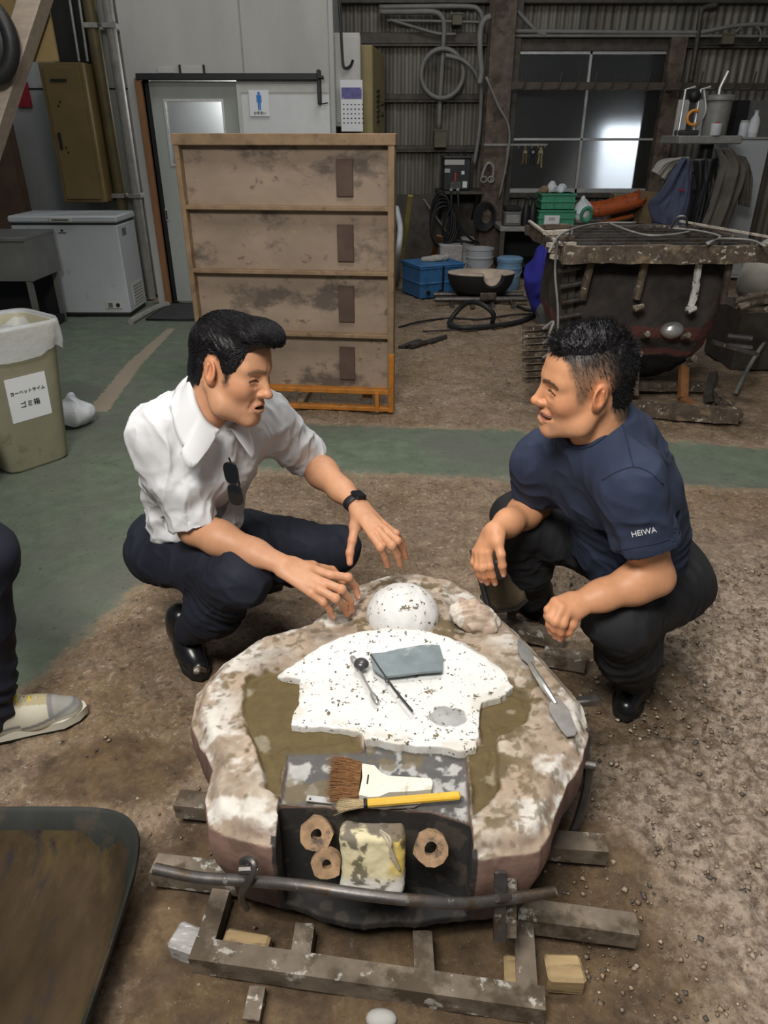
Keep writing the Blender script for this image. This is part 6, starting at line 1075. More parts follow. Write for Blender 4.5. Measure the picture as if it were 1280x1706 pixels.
# ---- hands: every joint given where it stands
def arm(upper, elbow, wrist, fingers, thumb, ru=.048, skin=(.6, .33, .2), h=.0023, dors=None):
    allp = np.vstack([upper, elbow, wrist]+[np.array(f) for f in fingers]+[np.array(thumb)]); s = SDF(allp.min(0)-.065, allp.max(0)+.065, h)
    upper, elbow, wrist = map(np.asarray, (upper, elbow, wrist)); fa = wrist-elbow
    s.cap(upper, elbow, ru, .042, .02); m1 = elbow+fa*.28; m2 = elbow+fa*.68
    s.cap(elbow, m1, .041, .045, .03); s.cap(m1, m2, .045, .035, .03)
    mc = [np.asarray(f[0]) for f in fingers]; lat = mc[0]-mc[3]; dn = nrm(np.cross(mc[1]-wrist, lat)) if dors is None else nrm(dors)
    s.cap(m2, wrist, .035, .0295, .03, sq=(dn, .82))
    fs = (.0108, .0111, .0106, .0096)
    for i, m in enumerate(mc):
        b = wrist+nrm(lat)*(.016-.011*i)+(m-wrist)*.12; s.cap(b, m, .0165, .0118 if i < 3 else .0108, .014, sq=(dn, .8))
    for i, f in enumerate(fingers):
        f = [np.asarray(q, float) for q in f]; r = fs[i]
        t = SDF(s.lo, s.lo+(s.n-1)*s.h, h); t.a = np.full(s.n, 1., np.float32)
        t.chain(f, (r*1.08, r, r*.92, r*.78), .004); t.ell(f[1], (r*1.07,)*3, k=.006)
        k = .005; hh = np.clip(.5+.5*(s.a-t.a)/k, 0, 1); s.a = s.a*(1-hh)+t.a*hh-k*hh*(1-hh)
    th = [np.asarray(q, float) for q in thumb]; s.cap(wrist+(th[0]-wrist)*.35, th[0], .019, .0165, .016); s.chain(th, (.0150, .0118, .0112, .0090)[:len(th)], .006)
    if len(th) > 2: s.cap(th[0], (mc[0]+wrist)/2, .011, .013, .016)
    V, F = s.surf(1); c = np.tile(np.array(skin), (len(V), 1)).astype(float); N_ = vnorm(V, F)
    sk = np.array(skin); red = sk*np.array([1.03, .76, .70])
    for f in list(fingers)+[thumb]:
        f = np.array(f); w = np.exp(-(dpl(V, f[-2:])/.016)**2)*.5; c = c*(1-w[:, None])+red*w[:, None]
        for q in f[:2]: w = .45*np.exp(-(np.linalg.norm(V-q, axis=1)/.011)**2); c = c*(1-w[:, None])+red*w[:, None]
        ax = nrm(f[-1]-f[-2]); up = nrm(dn-ax*(dn @ ax)); cc = f[-1]-ax*.004+up*.007; d = V-cc; e = np.sqrt(((d @ ax)/.0070)**2+((d @ np.cross(ax, up))/.0050)**2+((d @ up)/.006)**2)
        w = sst(1.1, .8, e)*(N_ @ up > .2); c = c*(1-w[:, None])+np.array([.74, .46, .38])*w[:, None]
    return V, F, c
def shoe(person, heel, toe, h=.105, dress=True, tilt=0., lift=0.):
    heel = np.asarray(heel, float); toe = np.asarray(toe, float); ax = toe-heel; L_ = np.linalg.norm(ax[:2]); x = nrm([ax[0], ax[1], ax[2]]); up = np.array([0, 0, 1.]); R = frame(x, up)
    s = SDF((-.05, -.075, -.02), (L_+.06, .075, h+.09), .0033)
    s.cap((.03, 0, .035), (L_*.55, 0, .032), .036, .040, .03); s.cap((L_*.55, 0, .036), (L_-.035, .004, .026), .040, .033, .03); s.cap((.036, 0, .05), (.045, 0, h+.02), .037, .036, .03); s.cap((.06, 0, .085), (L_*.62, 0, .045), .034, .026, .04)
    s.cap((.055, 0, .1), (.07, 0, h+.03), .03, .034, .03)
    s.plane((0, 0, .012), (0, 0, -1)); V, F = s.surf(1); o = mesh('shoe', V @ R.T+heel-np.array(wloc(person)), F, MATS['shoe_black'], person, 180)
    out = [(.0, -.02), (.01, -.032), (.06, -.036), (L_*.5, -.041), (L_*.75, -.044), (L_-.02, -.028), (L_, -.002), (L_-.004, .02), (L_-.04, .040), (L_*.7, .046), (L_*.45, .038), (.05, .036), (.01, .031), (0, .02)]
    so = MB().prism([tuple(q) for q in np.array(spline(out+[out[0]], 3))[:-1]] if False else out, 0, .020, R, heel).build('sole', 'sole_black', o, 30); return o
def sdf_for(pts, pad, h): P = np.array(pts); return SDF(P.min(0)-pad, P.max(0)+pad, h)
def part(name, VF, m, person, col=None): V, F = VF; return mesh(name, V-np.array(wloc(person)), F, MATS[m], person, 180, col)
def axes(pel, neck, shl, shr):       # torso frame: forward, left, up
    up = nrm(neck-pel); left = shl-shr; left = nrm(left-up*(left @ up)); return np.cross(left, up), left, up
# ---------------------------------------------------------------- man in the white shirt
def left_man():
    A = np.array; pel = A([-.632, 1.955, .355]); neck = gy(357, 672, 1.745); shr = gy(268, 722, 1.69); shl = gy(446, 698, 1.925)
    fw, lf, up = axes(pel, neck, shl, shr); T = np.stack([fw, lf, up], 1)
    hipr = pel-lf*.095; hipl = pel+lf*.095; knr = gy(398, 962, 1.605); knl = gy(560, 915, 1.965); anr = gz(318, 1062, .11); anl = gz(430, 962, .10)
    elr = gy(325, 880, 1.68); wrr = gy(472, 941, 1.575); ell = gy(516, 768, 2.03); wrl = gy(596, 842, 1.80)
    p = thing('person', 'squatting man in white shirt and dark trousers reaching both hands over the mould', 'person', (pel[0], pel[1], 0))
    hp = A([-.372, 1.694, 1.002]); HR = A([[.8997, .3499, .2609], [-.3757, .9251, .0550], [-.2221, -.1475, .9638]])
    skin = (.58, .295, .165)
    Vh, Fh, ch = make_head(p, 'open', HR, hp, neck+up*.0+fw*.01, skin, 'black side-swept hair')
    # right hand over the mould, left hand with the watch beyond it
    z = lambda u, v, h: gz(u, v, h)
    fr = [[z(552, 958, .478), z(580, 962, .468), z(592, 977, .425), z(597, 995, .392)], [z(541, 971, .482), z(569, 982, .474), z(583, 1000, .425), z(586, 1018, .385)],
          [z(532, 982, .476), z(559, 997, .462), z(573, 1011, .415), z(579, 1024, .383)], [z(518, 988, .466), z(539, 1003, .446), z(549, 1016, .415), z(555, 1029, .388)]]
    thr = [z(520, 945, .47), z(553, 950, .43), z(572, 968, .40)]
    Vr, Fr, cr = arm(shr*.35+elr*.65, elr, wrr, fr, thr, .050, skin)
    fl_ = [[z(620, 892, .538), z(634, 912, .520), z(641, 928, .482), z(646, 943, .448)], [z(630, 884, .545), z(653, 909, .527), z(662, 925, .488), z(667, 941, .452)],
           [z(638, 879, .545), z(662, 901, .525), z(671, 914, .488), z(676, 929, .455)], [z(640, 874, .535), z(660, 889, .512), z(668, 899, .482), z(674, 909, .458)]]
    thl = [z(592, 878, .530), z(587, 901, .505), z(583, 921, .478), z(583, 938, .455)]
    Vl, Fl, cl = arm(shl*.35+ell*.65, ell, wrl, fl_, thl, .048, skin)
    # hidden trunk under the clothes keeps the figure one body
    s = sdf_for([pel, neck, shr, shl, elr, ell], .16, .008); s.ell(pel+(neck-pel)*.66, (.085, .135, .16), T); s.ell(pel+(neck-pel)*.25, (.085, .12, .15), T, .03); s.cap(shr, elr, .045, .036, .03); s.cap(shl, ell, .045, .036, .03); s.cap(neck-up*.06, neck+(hp-neck)*.3, .05, .05, .03)
    Vt, Ft = s.surf(1); V, F = join([(Vh, Fh), (Vr, Fr), (Vl, Fl), (Vt, Ft)]); c = np.concatenate([ch, cr, cl, np.tile(skin, (len(Vt), 1))]); part('body', (V, F), 'skin', p, c)
    # shirt
    s = sdf_for([pel, neck, shr, shl, elr, ell], .19, .0048); ch_ = pel+(neck-pel)*.66
    s.ell(ch_+fw*.012, (.116, .168, .185), T); s.ell(pel+(neck-pel)*.30+fw*.02, (.122, .152, .17), T, .05); s.ell(pel+(neck-pel)*.5-fw*.03, (.11, .15, .2), T, .05)
    s.cap(neck-up*.03-fw*.015, shr, .066, .060, .09); s.cap(neck-up*.03-fw*.015, shl, .066, .058, .09); s.cap(neck-up*.09-fw*.03, neck-up*.005-fw*.012, .10, .068, .06); s.cap(ch_-fw*.04, neck-up*.02-fw*.03, .11, .06, .06)
    for sh, el in ((shr, elr), (shl, ell)):
        s.cap(sh, sh*.5+el*.5, .064, .063, .07); s.cap(sh*.5+el*.5, el, .063, .062, .03)
        d = nrm(el-sh); e = sh+(el-sh)*.80; s.cap(e, sh+(el-sh)*.97, .0665, .0690, .006)
    for sh, el in ((shr, elr), (shl, ell)):
        d = nrm(el-sh); e = sh+(el-sh)*.93; s.comb(lambda x, y, z, e=e, d=d: np.maximum(-((x-e[0])*d[0]+(y-e[1])*d[1]+(z-e[2])*d[2]), np.sqrt((x-e[0])**2+(y-e[1])**2+(z-e[2])**2)-.13), e-.14, e+.14, .004, 's', 0)
        s.cap(e-d*.012, e+d*.05, .055, .055, .004, 's')
    s.plane(pel+up*.055, -up-fw*.15)
    s.comb(lambda x, y, z: np.sqrt((x-neck[0]-.03*fw[0])**2+(y-neck[1]-.03*fw[1])**2+(z-neck[2]-.02)**2)-.062, neck-.08, neck+.1, .01, 's', 0)
    V, F = s.surf(2); V = fold(V, F, .011, 6.5, 4, (1.2, 1.2, .8)); V = fold(V, F, .0075, 13, 9, (1.1, 1.1, .55)); V = fold(V, F, .0030, 26, 19, (1, 1, .6))
    for c_, ax, r, a, fq in ((elr+(shr-elr)*.45, elr-shr+lf*.12, .10, .006, 55), (elr+(shr-elr)*.15, elr-shr-fw*.1, .07, .005, 60), (ell+(shl-ell)*.35, ell-shl+fw*.1, .10, .006, 55), (shr-lf*-.05-up*.06, lf+up, .10, .009, 60), (pel+up*.12+fw*.08, up+.4*lf, .14, .010, 60), (pel+up*.18-lf*.08, up-.5*fw, .15, .010, 52)): V = dirfold(V, F, c_, ax, r, a*.8, fq, 3)
    q = (V-ch_) @ T; pl = sst(.017, .014, np.abs(q[:, 1]-.004))*(q[:, 0] > .05); V = V+vnorm(V, F)*(pl*.0025)[:, None]
    sh_ = part('shirt', (V, F), 'shirt_white', p)
    # collar laid on the shirt
    from mathutils.bvhtree import BVHTree
    bvh = BVHTree.FromPolygons(V.tolist(), F.tolist()); nc = hp+HR @ A([-.030, 0, -.118]); ax = nrm(HR @ A([.12, 0, .9])+up*.35); cf = nrm(fw-ax*(fw @ ax)); cl_ = np.cross(ax, cf)
    def colf(u, v):
        deg = 13+334*u; a = math.radians(deg); b_ = min(deg, 360-deg); fr_ = (math.cos(a)+1)/2; r0 = .062+.002*fr_; L_ = .030+.066*(b_-13)/17 if b_ < 30 else .096-.016*min(1, (b_-30)/90); top = .075-.095*fr_**1.5
        w = (v-.15)/.85 if v > .15 else 0; r = r0+(.28+.25*fr_)*L_*w**.8+(.003 if v > .12 else 0); hgt = top-.014*(1-v/.15)*(v < .15)-L_*w
        q = nc+(cf*math.cos(a)+cl_*math.sin(a))*r+ax*hgt+cl_*math.sin(a)*.10*w*fr_**6*(b_ < 60)
        if w > .3:
            h_ = bvh.find_nearest(Vector(q))
            if h_[0] is not None:
                l_ = np.array(h_[0]); n_ = np.array(h_[1]); dd = (q-l_) @ n_; tgt = .004+.003*(1-w)
                if dd < tgt: q = q+n_*(tgt-dd)
        return q
    MB().grid(colf, 72, 10).build('collar', 'shirt_white', sh_, 180, None, .0032)
    for k in range(5):
        b = ch_+up*(.10-.075*k)+fw*.11; 
        MB().ell(b, (.002, .005, .005), T, 10, 6).build('button', 'shirt_white', sh_)
    # trousers
    s = sdf_for([pel, hipr, hipl, knr, knl, anr, anl], .17, .0048)
    s.ell(pel+up*.0-fw*.01, (.130, .168, .13), T); s.ell(pel-up*.05-fw*.04, (.12, .165, .10), T, .04); s.plane(pel+up*.085, up+fw*.12)
    for hp_, kn, an in ((hipr, knr, anr), (hipl, knl, anl)):
        s.cap(hp_, kn, .098, .076, .05); s.ell(kn, (.078,)*3, k=.02); s.cap(kn, kn*.5+an*.5, .076, .074, .03); s.cap(kn*.5+an*.5, an+A([0, 0, .02]), .074, .052, .04)
    for an, kn in ((anr, knr), (anl, knl)):
        d = nrm(an-kn); e = an-d*.015; s.comb(lambda x, y, z, e=e, d=d: np.maximum(-((x-e[0])*d[0]+(y-e[1])*d[1]+(z-e[2])*d[2]), np.sqrt((x-e[0])**2+(y-e[1])**2+(z-e[2])**2)-.11), e-.12, e+.12, .004, 's', 0)
    V, F = s.surf(2); V = fold(V, F, .009, 7, 14); V = fold(V, F, .0045, 14, 24)
    for kn, hp_, an in ((knr, hipr, anr), (knl, hipl, anl)): V = dirfold(V, F, kn*.7+an*.3, an-kn, .09, .010, 70, 5); V = dirfold(V, F, hp_*.85+kn*.15, kn-hp_, .10, .010, 60, 6)
    tr = part('trousers', (V, F), 'trouser_navy', p)
    shoe(p, gz(296, 1050, .035), gz(338, 1136, .0)+A([0, 0, .0]), .09); shoe(p, gz(405, 968, .0), gz(470, 982, .0), .09)
    # sunglasses hanging from the shirt front
    g = tag(thing('sunglasses', 'dark sunglasses hanging folded from the white shirt front', 'sunglasses', gy(389, 800, 1.655)), 'dark sunglasses hanging folded from the white shirt front', 'sunglasses')
    top = gy(382, 766, 1.668); bot = gy(396, 838, 1.655); d = nrm(bot-top); sd = nrm(np.cross(d, (0.3, 1, .2))); nn = np.cross(sd, d)
    for k, cc in enumerate((top*.72+bot*.28, top*.22+bot*.78)):
        o = [(math.copysign(abs(math.cos(a))**.6, math.cos(a))*.027, math.copysign(abs(math.sin(a))**.7, math.sin(a))*.018) for a in np.arange(0, 6.28, .3)]
        MB().prism(o, -.0015, .0015, np.stack([d, sd, nn], 1), cc-nn*.0+A([0, -.006, 0])).build('lens', 'glass_dark', g)
        MB().tube([cc+d*x*1.05+sd*y*1.08+A([0, -.006, 0]) for x, y in o], .0022, 6, closed=True).build('rim', 'plastic_black', g)
    MB().bar(top*.46+bot*.54+A([0, -.006, 0]), top*.54+bot*.46+A([0, -.006, 0]), .005, .004).build('bridge', 'plastic_black', g)
    MB().tube([top-d*.006, top*.5+bot*.5+sd*.016, bot+sd*.012], .0025, 6).build('temple_arm', 'plastic_black', g)
    # watch
    w = thing('wrist_watch', 'black square smart watch strapped on the left wrist', 'watch', wrl); fa = nrm(wrl-ell); mcs = (fl_[0][0]+fl_[3][0])/2; lat = nrm(fl_[0][0]-fl_[3][0]); dn = nrm(np.cross(mcs-wrl, lat)); dn = dn if dn[2] > 0 else -dn; lt = np.cross(fa, dn)
    wc = wrl-fa*.012; ring = [wc+(dn*.0275*math.sin(a)+lt*.0335*math.cos(a)) for a in np.arange(0, 6.28, .2)]
    v = MB().grid(lambda u, t: wc+fa*(t-.5)*.024+(dn*.0275*math.sin(6.283*u)+lt*.034*math.cos(6.283*u)), 32, 3, True).build('strap', 'black_rubber', w, 180, None, .003)
    cs = MB().box(wc+dn*.031, (.040, .036, .010), np.stack([fa, lt, dn], 1), .004).build('case', 'plastic_black', w); MB().box(wc+dn*.0365, (.034, .030, .0015), np.stack([fa, lt, dn], 1), .0006).build('screen', 'glass_dark', cs)
    return p
# ---------------------------------------------------------------- man in the navy T-shirt
def right_man():
    A = np.array; pel = A([.79, 1.80, .345]); neck = gy(994, 722, 1.59); shl = gy(1052, 806, 1.465); shr = gy(898, 768, 1.77)
    fw, lf, up = axes(pel, neck, shl, shr); T = np.stack([fw, lf, up], 1)
    hipr = pel-lf*.095; hipl = pel+lf*.095; knl = gy(1032, 1035, 1.475); knr = gy(868, 868, 1.86); anl = gz(1062, 1128, .105); anr = gz(880, 1003, .10)
    ell = gy(1092, 962, 1.455); wrl = gy(962, 1006, 1.405); elr = gy(893, 842, 1.85); wrr = gy(824, 886, 1.665)
    p = thing('person', 'squatting man in navy T-shirt and black trousers with arms on his knees', 'person', (pel[0], pel[1], 0))
    hp = A([.4531, 1.5478, 1.0118]); HR = A([[-.9934, .0643, -.0953], [-.0521, -.9908, -.1247], [-.1025, -.1189, .9876]]); skin = (.65, .315, .165)
    Vh, Fh, ch = make_head(p, 'smile', HR, hp, neck+fw*.015, skin, 'black cropped spiky hair faded at the sides')
    y = lambda u, v, d: gy(u, v, d)
    fr = [[y(813, 921, 1.635), y(817, 943, 1.620), y(821, 959, 1.622), y(825, 972, 1.628)], [y(804, 922, 1.640), y(804, 946, 1.622), y(808, 960, 1.625), y(812, 971, 1.632)],
          [y(797, 922, 1.650), y(796, 944, 1.632), y(799, 957, 1.636), y(803, 967, 1.642)], [y(793, 919, 1.665), y(790, 937, 1.655), y(793, 948, 1.658), y(797, 957, 1.662)]]
    thr = [y(829, 903, 1.635), y(835, 924, 1.610), y(837, 942, 1.605), y(839, 957, 1.610)]
    Vr, Fr, cr = arm(shr*.4+elr*.6, elr, wrr, fr, thr, .046, skin, dors=(-.2, -.9, .3))
    fl_ = [[y(946, 1019, 1.375), y(938, 1039, 1.358), y(935, 1053, 1.362), y(934, 1065, 1.37)], [y(936, 1013, 1.378), y(926, 1035, 1.360), y(925, 1048, 1.365), y(926, 1060, 1.375)],
           [y(928, 1008, 1.388), y(917, 1028, 1.372), y(916, 1040, 1.376), y(918, 1052, 1.385)], [y(925, 1002, 1.40), y(914, 1016, 1.392), y(912, 1026, 1.395), y(914, 1035, 1.402)]]
    thl = [y(958, 1022, 1.385), y(954, 1040, 1.372), y(947, 1052, 1.372), y(941, 1058, 1.378)]
    Vl, Fl, cl = arm(shl*.4+ell*.6, ell, wrl, fl_, thl, .050, skin, dors=(-.35, -.6, .6))
    s = sdf_for([pel, neck, shr, shl, elr, ell], .16, .008); s.ell(pel+(neck-pel)*.66, (.09, .14, .16), T); s.ell(pel+(neck-pel)*.25, (.09, .12, .15), T, .03); s.cap(shr, elr, .045, .036, .03); s.cap(shl, ell, .045, .036, .03); s.cap(neck-up*.06, neck+(hp-neck)*.3, .05, .05, .03)
    Vt, Ft = s.surf(1); V, F = join([(Vh, Fh), (Vr, Fr), (Vl, Fl), (Vt, Ft)]); c = np.concatenate([ch, cr, cl, np.tile(skin, (len(Vt), 1))]); part('body', (V, F), 'skin', p, c)
    # T-shirt
    s = sdf_for([pel, neck, shr, shl, elr, ell], .2, .0048); ch_ = pel+(neck-pel)*.66
    s.ell(ch_+fw*.012, (.124, .172, .19), T); s.ell(pel+(neck-pel)*.30+fw*.03, (.140, .160, .19), T, .05); s.ell(pel+(neck-pel)*.5-fw*.03, (.11, .155, .2), T, .05)
    s.cap(neck-up*.035-fw*.012, shr, .068, .062, .09); s.cap(neck-up*.035-fw*.012, shl, .068, .064, .09); s.cap(neck-up*.09-fw*.03, neck-up*.0-fw*.01, .10, .070, .06); s.cap(ch_-fw*.04, neck-up*.02-fw*.03, .115, .06, .06)
    for sh, el, fr_, r1 in ((shl, ell, .60, .084), (shr, elr, .60, .074)):
        e = sh+(el-sh)*fr_; d = nrm(el-sh+(A([-.03, -.0, .03]) if sh is shl else 0)); s.cap(sh, e+d*.02, .066, r1, .07)
        s.comb(lambda x, y, z, e=e, d=d: np.maximum(-((x-e[0])*d[0]+(y-e[1])*d[1]+(z-e[2])*d[2]), np.sqrt((x-e[0])**2+(y-e[1])**2+(z-e[2])**2)-.15), e-.16, e+.16, .003, 's', 0)
        s.cap(e-d*.02, e+d*.05, r1-.012, r1-.007, .004, 's')
    s.plane(pel+up*.0, -up*.95-fw*.2-lf*.0)
    a0 = s.a.copy(); s.comb(lambda x, y, z: np.sqrt((x-neck[0]-.03*fw[0])**2+(y-neck[1]-.03*fw[1])**2+(z-neck[2]-.03)**2)-.066, neck-.09, neck+.11, .008, 's', 0)
    V, F = s.surf(2); V = fold(V, F, .009, 6, 44, (1.2, 1.2, .7)); V = fold(V, F, .0055, 12, 49, (1, 1, .5))
    for c_, ax, r, a, fq in ((shl+fw*.10-up*.10, lf*.8+up*.5, .12, .011, 60), (pel+up*.14+fw*.1, up+.3*lf, .15, .012, 55), (pel+up*.15-fw*.02+lf*.13, up-.5*fw, .14, .009, 55), (shr+fw*.06-up*.05, up+fw, .09, .009, 70), (shl+(ell-shl)*.35, ell-shl, .08, .005, 70)): V = dirfold(V, F, c_, ax, r, a*.8, fq, 3)
    sh_ = part('t_shirt', (V, F), 'tee_navy', p)
    # ribbed neckband
    nc = neck+fw*.03*np.array([1, 1, 0])+A([0, 0, .03]); ax = nrm(hp-neck+up*.25); cf = nrm(fw-ax*(fw @ ax)); cl_ = np.cross(ax, cf); ring = []
    for th in np.arange(0, 6.28, .12):
        d = cf*math.cos(th)+cl_*math.sin(th); q = nc
        for ph in np.arange(.3, 2.8, .03):
            q = nc+.069*(ax*math.cos(ph)+d*math.sin(ph)); i = np.round((q-s.lo)/s.h).astype(int)
            if (i >= 0).all() and (i < s.n).all() and a0[tuple(i)] < -.002: break
        ring.append(q)
    ring = np.array(ring)
    for _ in range(2): ring = (np.roll(ring, 1, 0)+ring*2+np.roll(ring, -1, 0))/4
    MB().tube(ring, .0058, 8, closed=True).build('neckband', 'tee_navy', sh_, 180)
    # white sleeve lettering pressed on to the cloth
    from mathutils.bvhtree import BVHTree
    bvh = BVHTree.FromPolygons(V.tolist(), F.tolist()); tcn = gy(1073, 887, 1.37); vd = nrm(tcn-CAM); tx = nrm(gy(1092, 884, 1.37)-gy(1053, 892, 1.37)); tz = nrm(np.cross(tx, np.cross(nrm(-vd), tx)*-1)); ty = np.cross(-vd, tx)
    R3 = np.stack([tx, nrm(ty), -vd], 1); t = text_mb('sleeve_lettering', 'HEIWA', .022, mat('print_white', (.75, .75, .75), .7, bump=0), None, (0, 0, 0), np.eye(3), 0.0)
    tv = np.array([v.co for v in t.data.vertices]); tv[:, :2] *= np.array([1.0, 1.0]); tv[:, 0] += .0016*np.sign(tv[:, 0])*0; out = []
    for q in tv:
        w = CAM+(tcn+R3 @ q-CAM)*.8; hit = bvh.ray_cast(Vector(w), Vector(vd)); out.append(np.array(hit[0])+np.array(hit[1])*0-vd*.0012 if hit[0] is not None else tcn+R3 @ q)
    t.data.vertices.foreach_set('co', (np.array(out)-np.array(wloc(p))).ravel()); t.parent = sh_; t.data.update()
    for sm in ([(1036, 702), (1044, 730), (1050, 755), (1056, 778)], [(1004, 800), (1028, 786), (1056, 778), (1082, 786), (1106, 808)], [(1020, 918), (1050, 914), (1090, 906), (1116, 899)]):
        pts = [bvh.ray_cast(Vector(CAM), Vector(nrm(ray(u, v))))[0] for u, v in spline(np.array([(a_, b_, 0) for a_, b_ in sm]), 5)[:, :2]]; pts = [np.array(q)-.0005*vd for q in pts if q is not None]
        if len(pts) > 3: MB().tube(pts, .0016, 6).build('seam', mat('seam_navy', (.016, .022, .045), .9), sh_, 180)
    md = t.modifiers.new('weight', 'SOLIDIFY'); md.thickness = .0012; md.offset = 0
    # trousers
    s = sdf_for([pel, hipr, hipl, knr, knl, anr, anl], .17, .0048)
    s.ell(pel+up*.0-fw*.01, (.135, .172, .13), T); s.ell(pel-up*.05-fw*.04, (.125, .168, .10), T, .04); s.plane(pel+up*.085, up+fw*.12)
    for hp_, kn, an in ((hipr, knr, anr), (hipl, knl, anl)):
        s.cap(hp_, kn, .100, .080, .05); s.ell(kn, (.082,)*3, k=.02); s.cap(kn, kn*.5+an*.5, .080, .080, .03); s.cap(kn*.5+an*.5, an+A([0, 0, .0]), .080, .060, .04)
    for an, kn in ((anr, knr), (anl, knl)):
        d = nrm(an-kn); e = an-d*.02; s.comb(lambda x, y, z, e=e, d=d: np.maximum(-((x-e[0])*d[0]+(y-e[1])*d[1]+(z-e[2])*d[2]), np.sqrt((x-e[0])**2+(y-e[1])**2+(z-e[2])**2)-.12), e-.13, e+.13, .004, 's', 0)
    V, F = s.surf(2); V = fold(V, F, .009, 7, 54); V = fold(V, F, .0045, 14, 64)
    for kn, hp_, an in ((knr, hipr, anr), (knl, hipl, anl)): V = dirfold(V, F, kn*.6+an*.4, an-kn, .10, .011, 65, 5); V = dirfold(V, F, hp_*.8+kn*.2, kn-hp_, .10, .012, 60, 6)
    part('trousers', (V, F), 'trouser_black', p)
    shoe(p, gz(1072, 1112, .0), gz(1034, 1200, .0), .10); shoe(p, gz(868, 1012, .0), gz(952, 1046, .0), .09)
    # black block held between thumb and index finger
    a, b = gy(829, 932, 1.612), gy(838, 964, 1.612)
    tag(MB().box((a+b)/2, (np.linalg.norm(b-a), .026, .016), frame(b-a, (0, -1, .2)), .005).build('sanding_block', 'black_rubber', None), 'small black block held in the right hand of the man in navy', 'block')
    return p
left_man(); right_man()
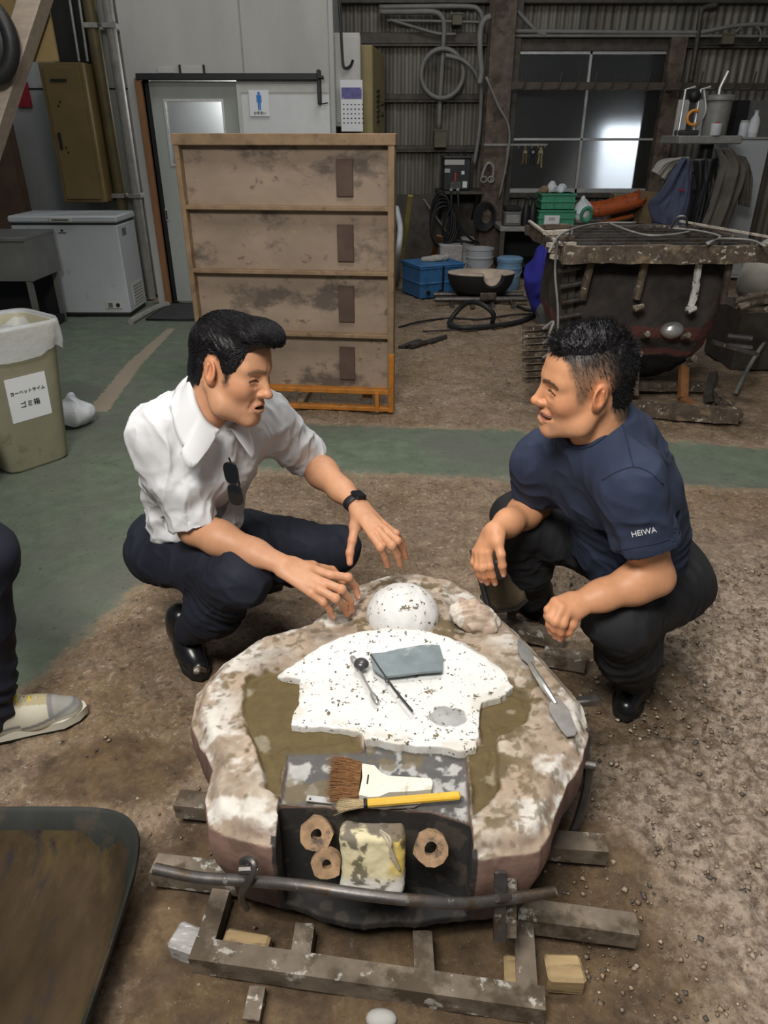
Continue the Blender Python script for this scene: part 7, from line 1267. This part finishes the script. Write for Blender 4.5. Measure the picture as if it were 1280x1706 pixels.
def bystander():
    A = np.array; p = thing('person', 'standing person in dark navy trousers and beige sneaker cut off at the left edge', 'person', (-1.2, 1.45, 0)); ank = gz(-4, 1185, .09); toe = gz(146, 1190, .0); heel = gz(-28, 1232, .0)
    kn = gy(-30, 925, 1.47); hip = A([-1.22, 1.40, .90]); a2 = A([-1.40, 1.36, .10]); k2 = A([-1.37, 1.37, .5]); h2 = A([-1.38, 1.36, .9])
    s = sdf_for([ank, hip, a2, h2, A([-1.3, 1.4, 1.0])], .2, .008)
    for q in ((ank, kn, hip), (a2, k2, h2)): s.cap(q[0]+A([-.01, 0, .0]), q[1], .056, .066, .03); s.cap(q[1], q[2], .078, .10, .04)
    s.ell((hip+h2)/2+A([0, 0, .04]), (.18, .13, .12), None, .05); V, F = s.surf(2); V = fold(V, F, .010, 7, 14); V = dirfold(V, F, ank+A([0, 0, .06]), (0, .2, 1), .12, .016, 60, 3); part('trousers', (V, F), 'trouser_navy', p)
    s = sdf_for([A([-1.62, 1.25, .85]), A([-1.0, 1.5, 1.45])], .12, .012); s.ell((-1.30, 1.385, 1.22), (.19, .12, .27)); s.cap((-1.5, 1.38, 1.40), (-1.1, 1.38, 1.40), .07, .07, .06); V, F = s.surf(1); part('shirt', (V, F), 'shirt_white', p)
    s = sdf_for([A([-1.62, 1.25, .75]), A([-1.0, 1.5, 1.72])], .12, .010); s.ell((-1.30, 1.38, 1.62), (.078, .098, .118)); s.cap((-1.3, 1.38, 1.35), (-1.3, 1.38, 1.58), .06, .055, .03)
    for x, d in ((-1.10, .0), (-1.52, -.02)): s.cap((x, 1.38, 1.40), (x+d, 1.36, 1.12), .045, .04, .02); s.cap((x+d, 1.36, 1.12), (x+d, 1.30, .88), .038, .028, .02); s.ell((x+d, 1.285, .80), (.028, .045, .07), None, .02)
    s.ell((-1.30, 1.48, 1.60), (.018, .03, .02), None, .02); V, F = s.surf(1); part('body', (V, F), 'skin', p, np.tile([.56, .31, .19], (len(V), 1))); MB().ell((-1.30, 1.365, 1.66), (.086, .102, .09), None, 20, 12).jit(.006, 30).build('hair', 'hair_black', p, 180)
    def sneaker(heel, toe):
        heel = A(heel, float); toe = A(toe, float); x = nrm(toe-heel); L_ = np.linalg.norm(toe-heel); R = frame(x, (0, 0, 1)); s = SDF((-.05, -.08, -.02), (L_+.06, .08, .18), .0032)
        s.cap((.04, 0, .045), (L_*.55, 0, .042), .040, .042, .03); s.cap((L_*.55, 0, .042), (L_-.045, .0, .036), .042, .038, .03); s.cap((.045, 0, .06), (.05, 0, .115), .036, .036, .03); s.cap((.07, 0, .095), (L_*.66, 0, .058), .034, .026, .04); s.plane((0, 0, .022), (0, 0, -1)); s.ell((.05, 0, .15), (.032, .028, .03), None, .006, 's')
        V, F = s.surf(1); c = np.tile([.52, .48, .38], (len(V), 1)); yl = (V[:, 2] > .075)*(np.abs(V[:, 1]) < .024)*sst(.30, .34, V[:, 0]/L_)*sst(.74, .70, V[:, 0]/L_); c = c*(1-.8*yl[:, None])+A([.34, .28, .14])*.8*yl[:, None]; g = A([.20, .195, .185]); tq = V[:, 0]/L_
        w = (sst(.70, .72, tq)*sst(.98, .95, tq)*(V[:, 2] > .045)) ; c = c*(1-w[:, None])+A([.30, .29, .26])*w[:, None]
        w = sst(.006, .004, np.abs(V[:, 2]-.050-.05*(tq-.62)*(tq > .4)))*(tq < .93); c = c*(1-w[:, None])+g*w[:, None]; w = sst(.008, .005, np.abs(tq-.69)*.3+0*tq)*(V[:, 2] > .05); c = c*(1-w[:, None])+g*w[:, None]
        o = mesh('sneaker', V @ R.T+heel-A(wloc(p)), F, mat('sneaker_up', (.5, .5, .4), .8, attr=True, bump=.2, bscale=300), p, 180, c); o['label'] = 'beige running shoe with grey trim and yellow laces'
        out = [(-.005, -.02), (.01, -.036), (.07, -.040), (L_*.5, -.042), (L_*.78, -.047), (L_-.02, -.030), (L_+.004, -.002), (L_-.004, .022), (L_-.045, .042), (L_*.7, .048), (L_*.45, .040), (.05, .039), (.01, .033), (-.005, .02)]; out = [tuple(q) for q in spline(np.array(out+out[:1]), 4)[:-1, :2]] if False else out
        MB().prism(out, .008, .034, R, heel).build('midsole', mat('midsole', (.60, .57, .47), .7, var=.1), o, 80); MB().prism([(q[0]*.97+.004, q[1]*.94) for q in out], .0, .009, R, heel).build('outsole', 'sole_black', o, 60)
        lm = mat('lace_yellow', (.55, .40, .06), .7); tg = mat('tongue', (.40, .36, .26), .8)
        for k in range(6):
            u = .36+.062*k; zz = .126-.115*(u-.30); 
            for sgn in (-1, 1): MB().tube([heel+R @ A([L_*u, sgn*.026, zz-.010]), heel+R @ A([L_*(u+.03), 0, zz+.006]), heel+R @ A([L_*(u+.05), -sgn*.022, zz-.012])], .0034, 6).build('lace', lm if k % 2 == 0 else tg, o)
    sneaker(heel, toe); sneaker((-1.46, 1.36, 0), (-1.22, 1.62, 0))
bystander()
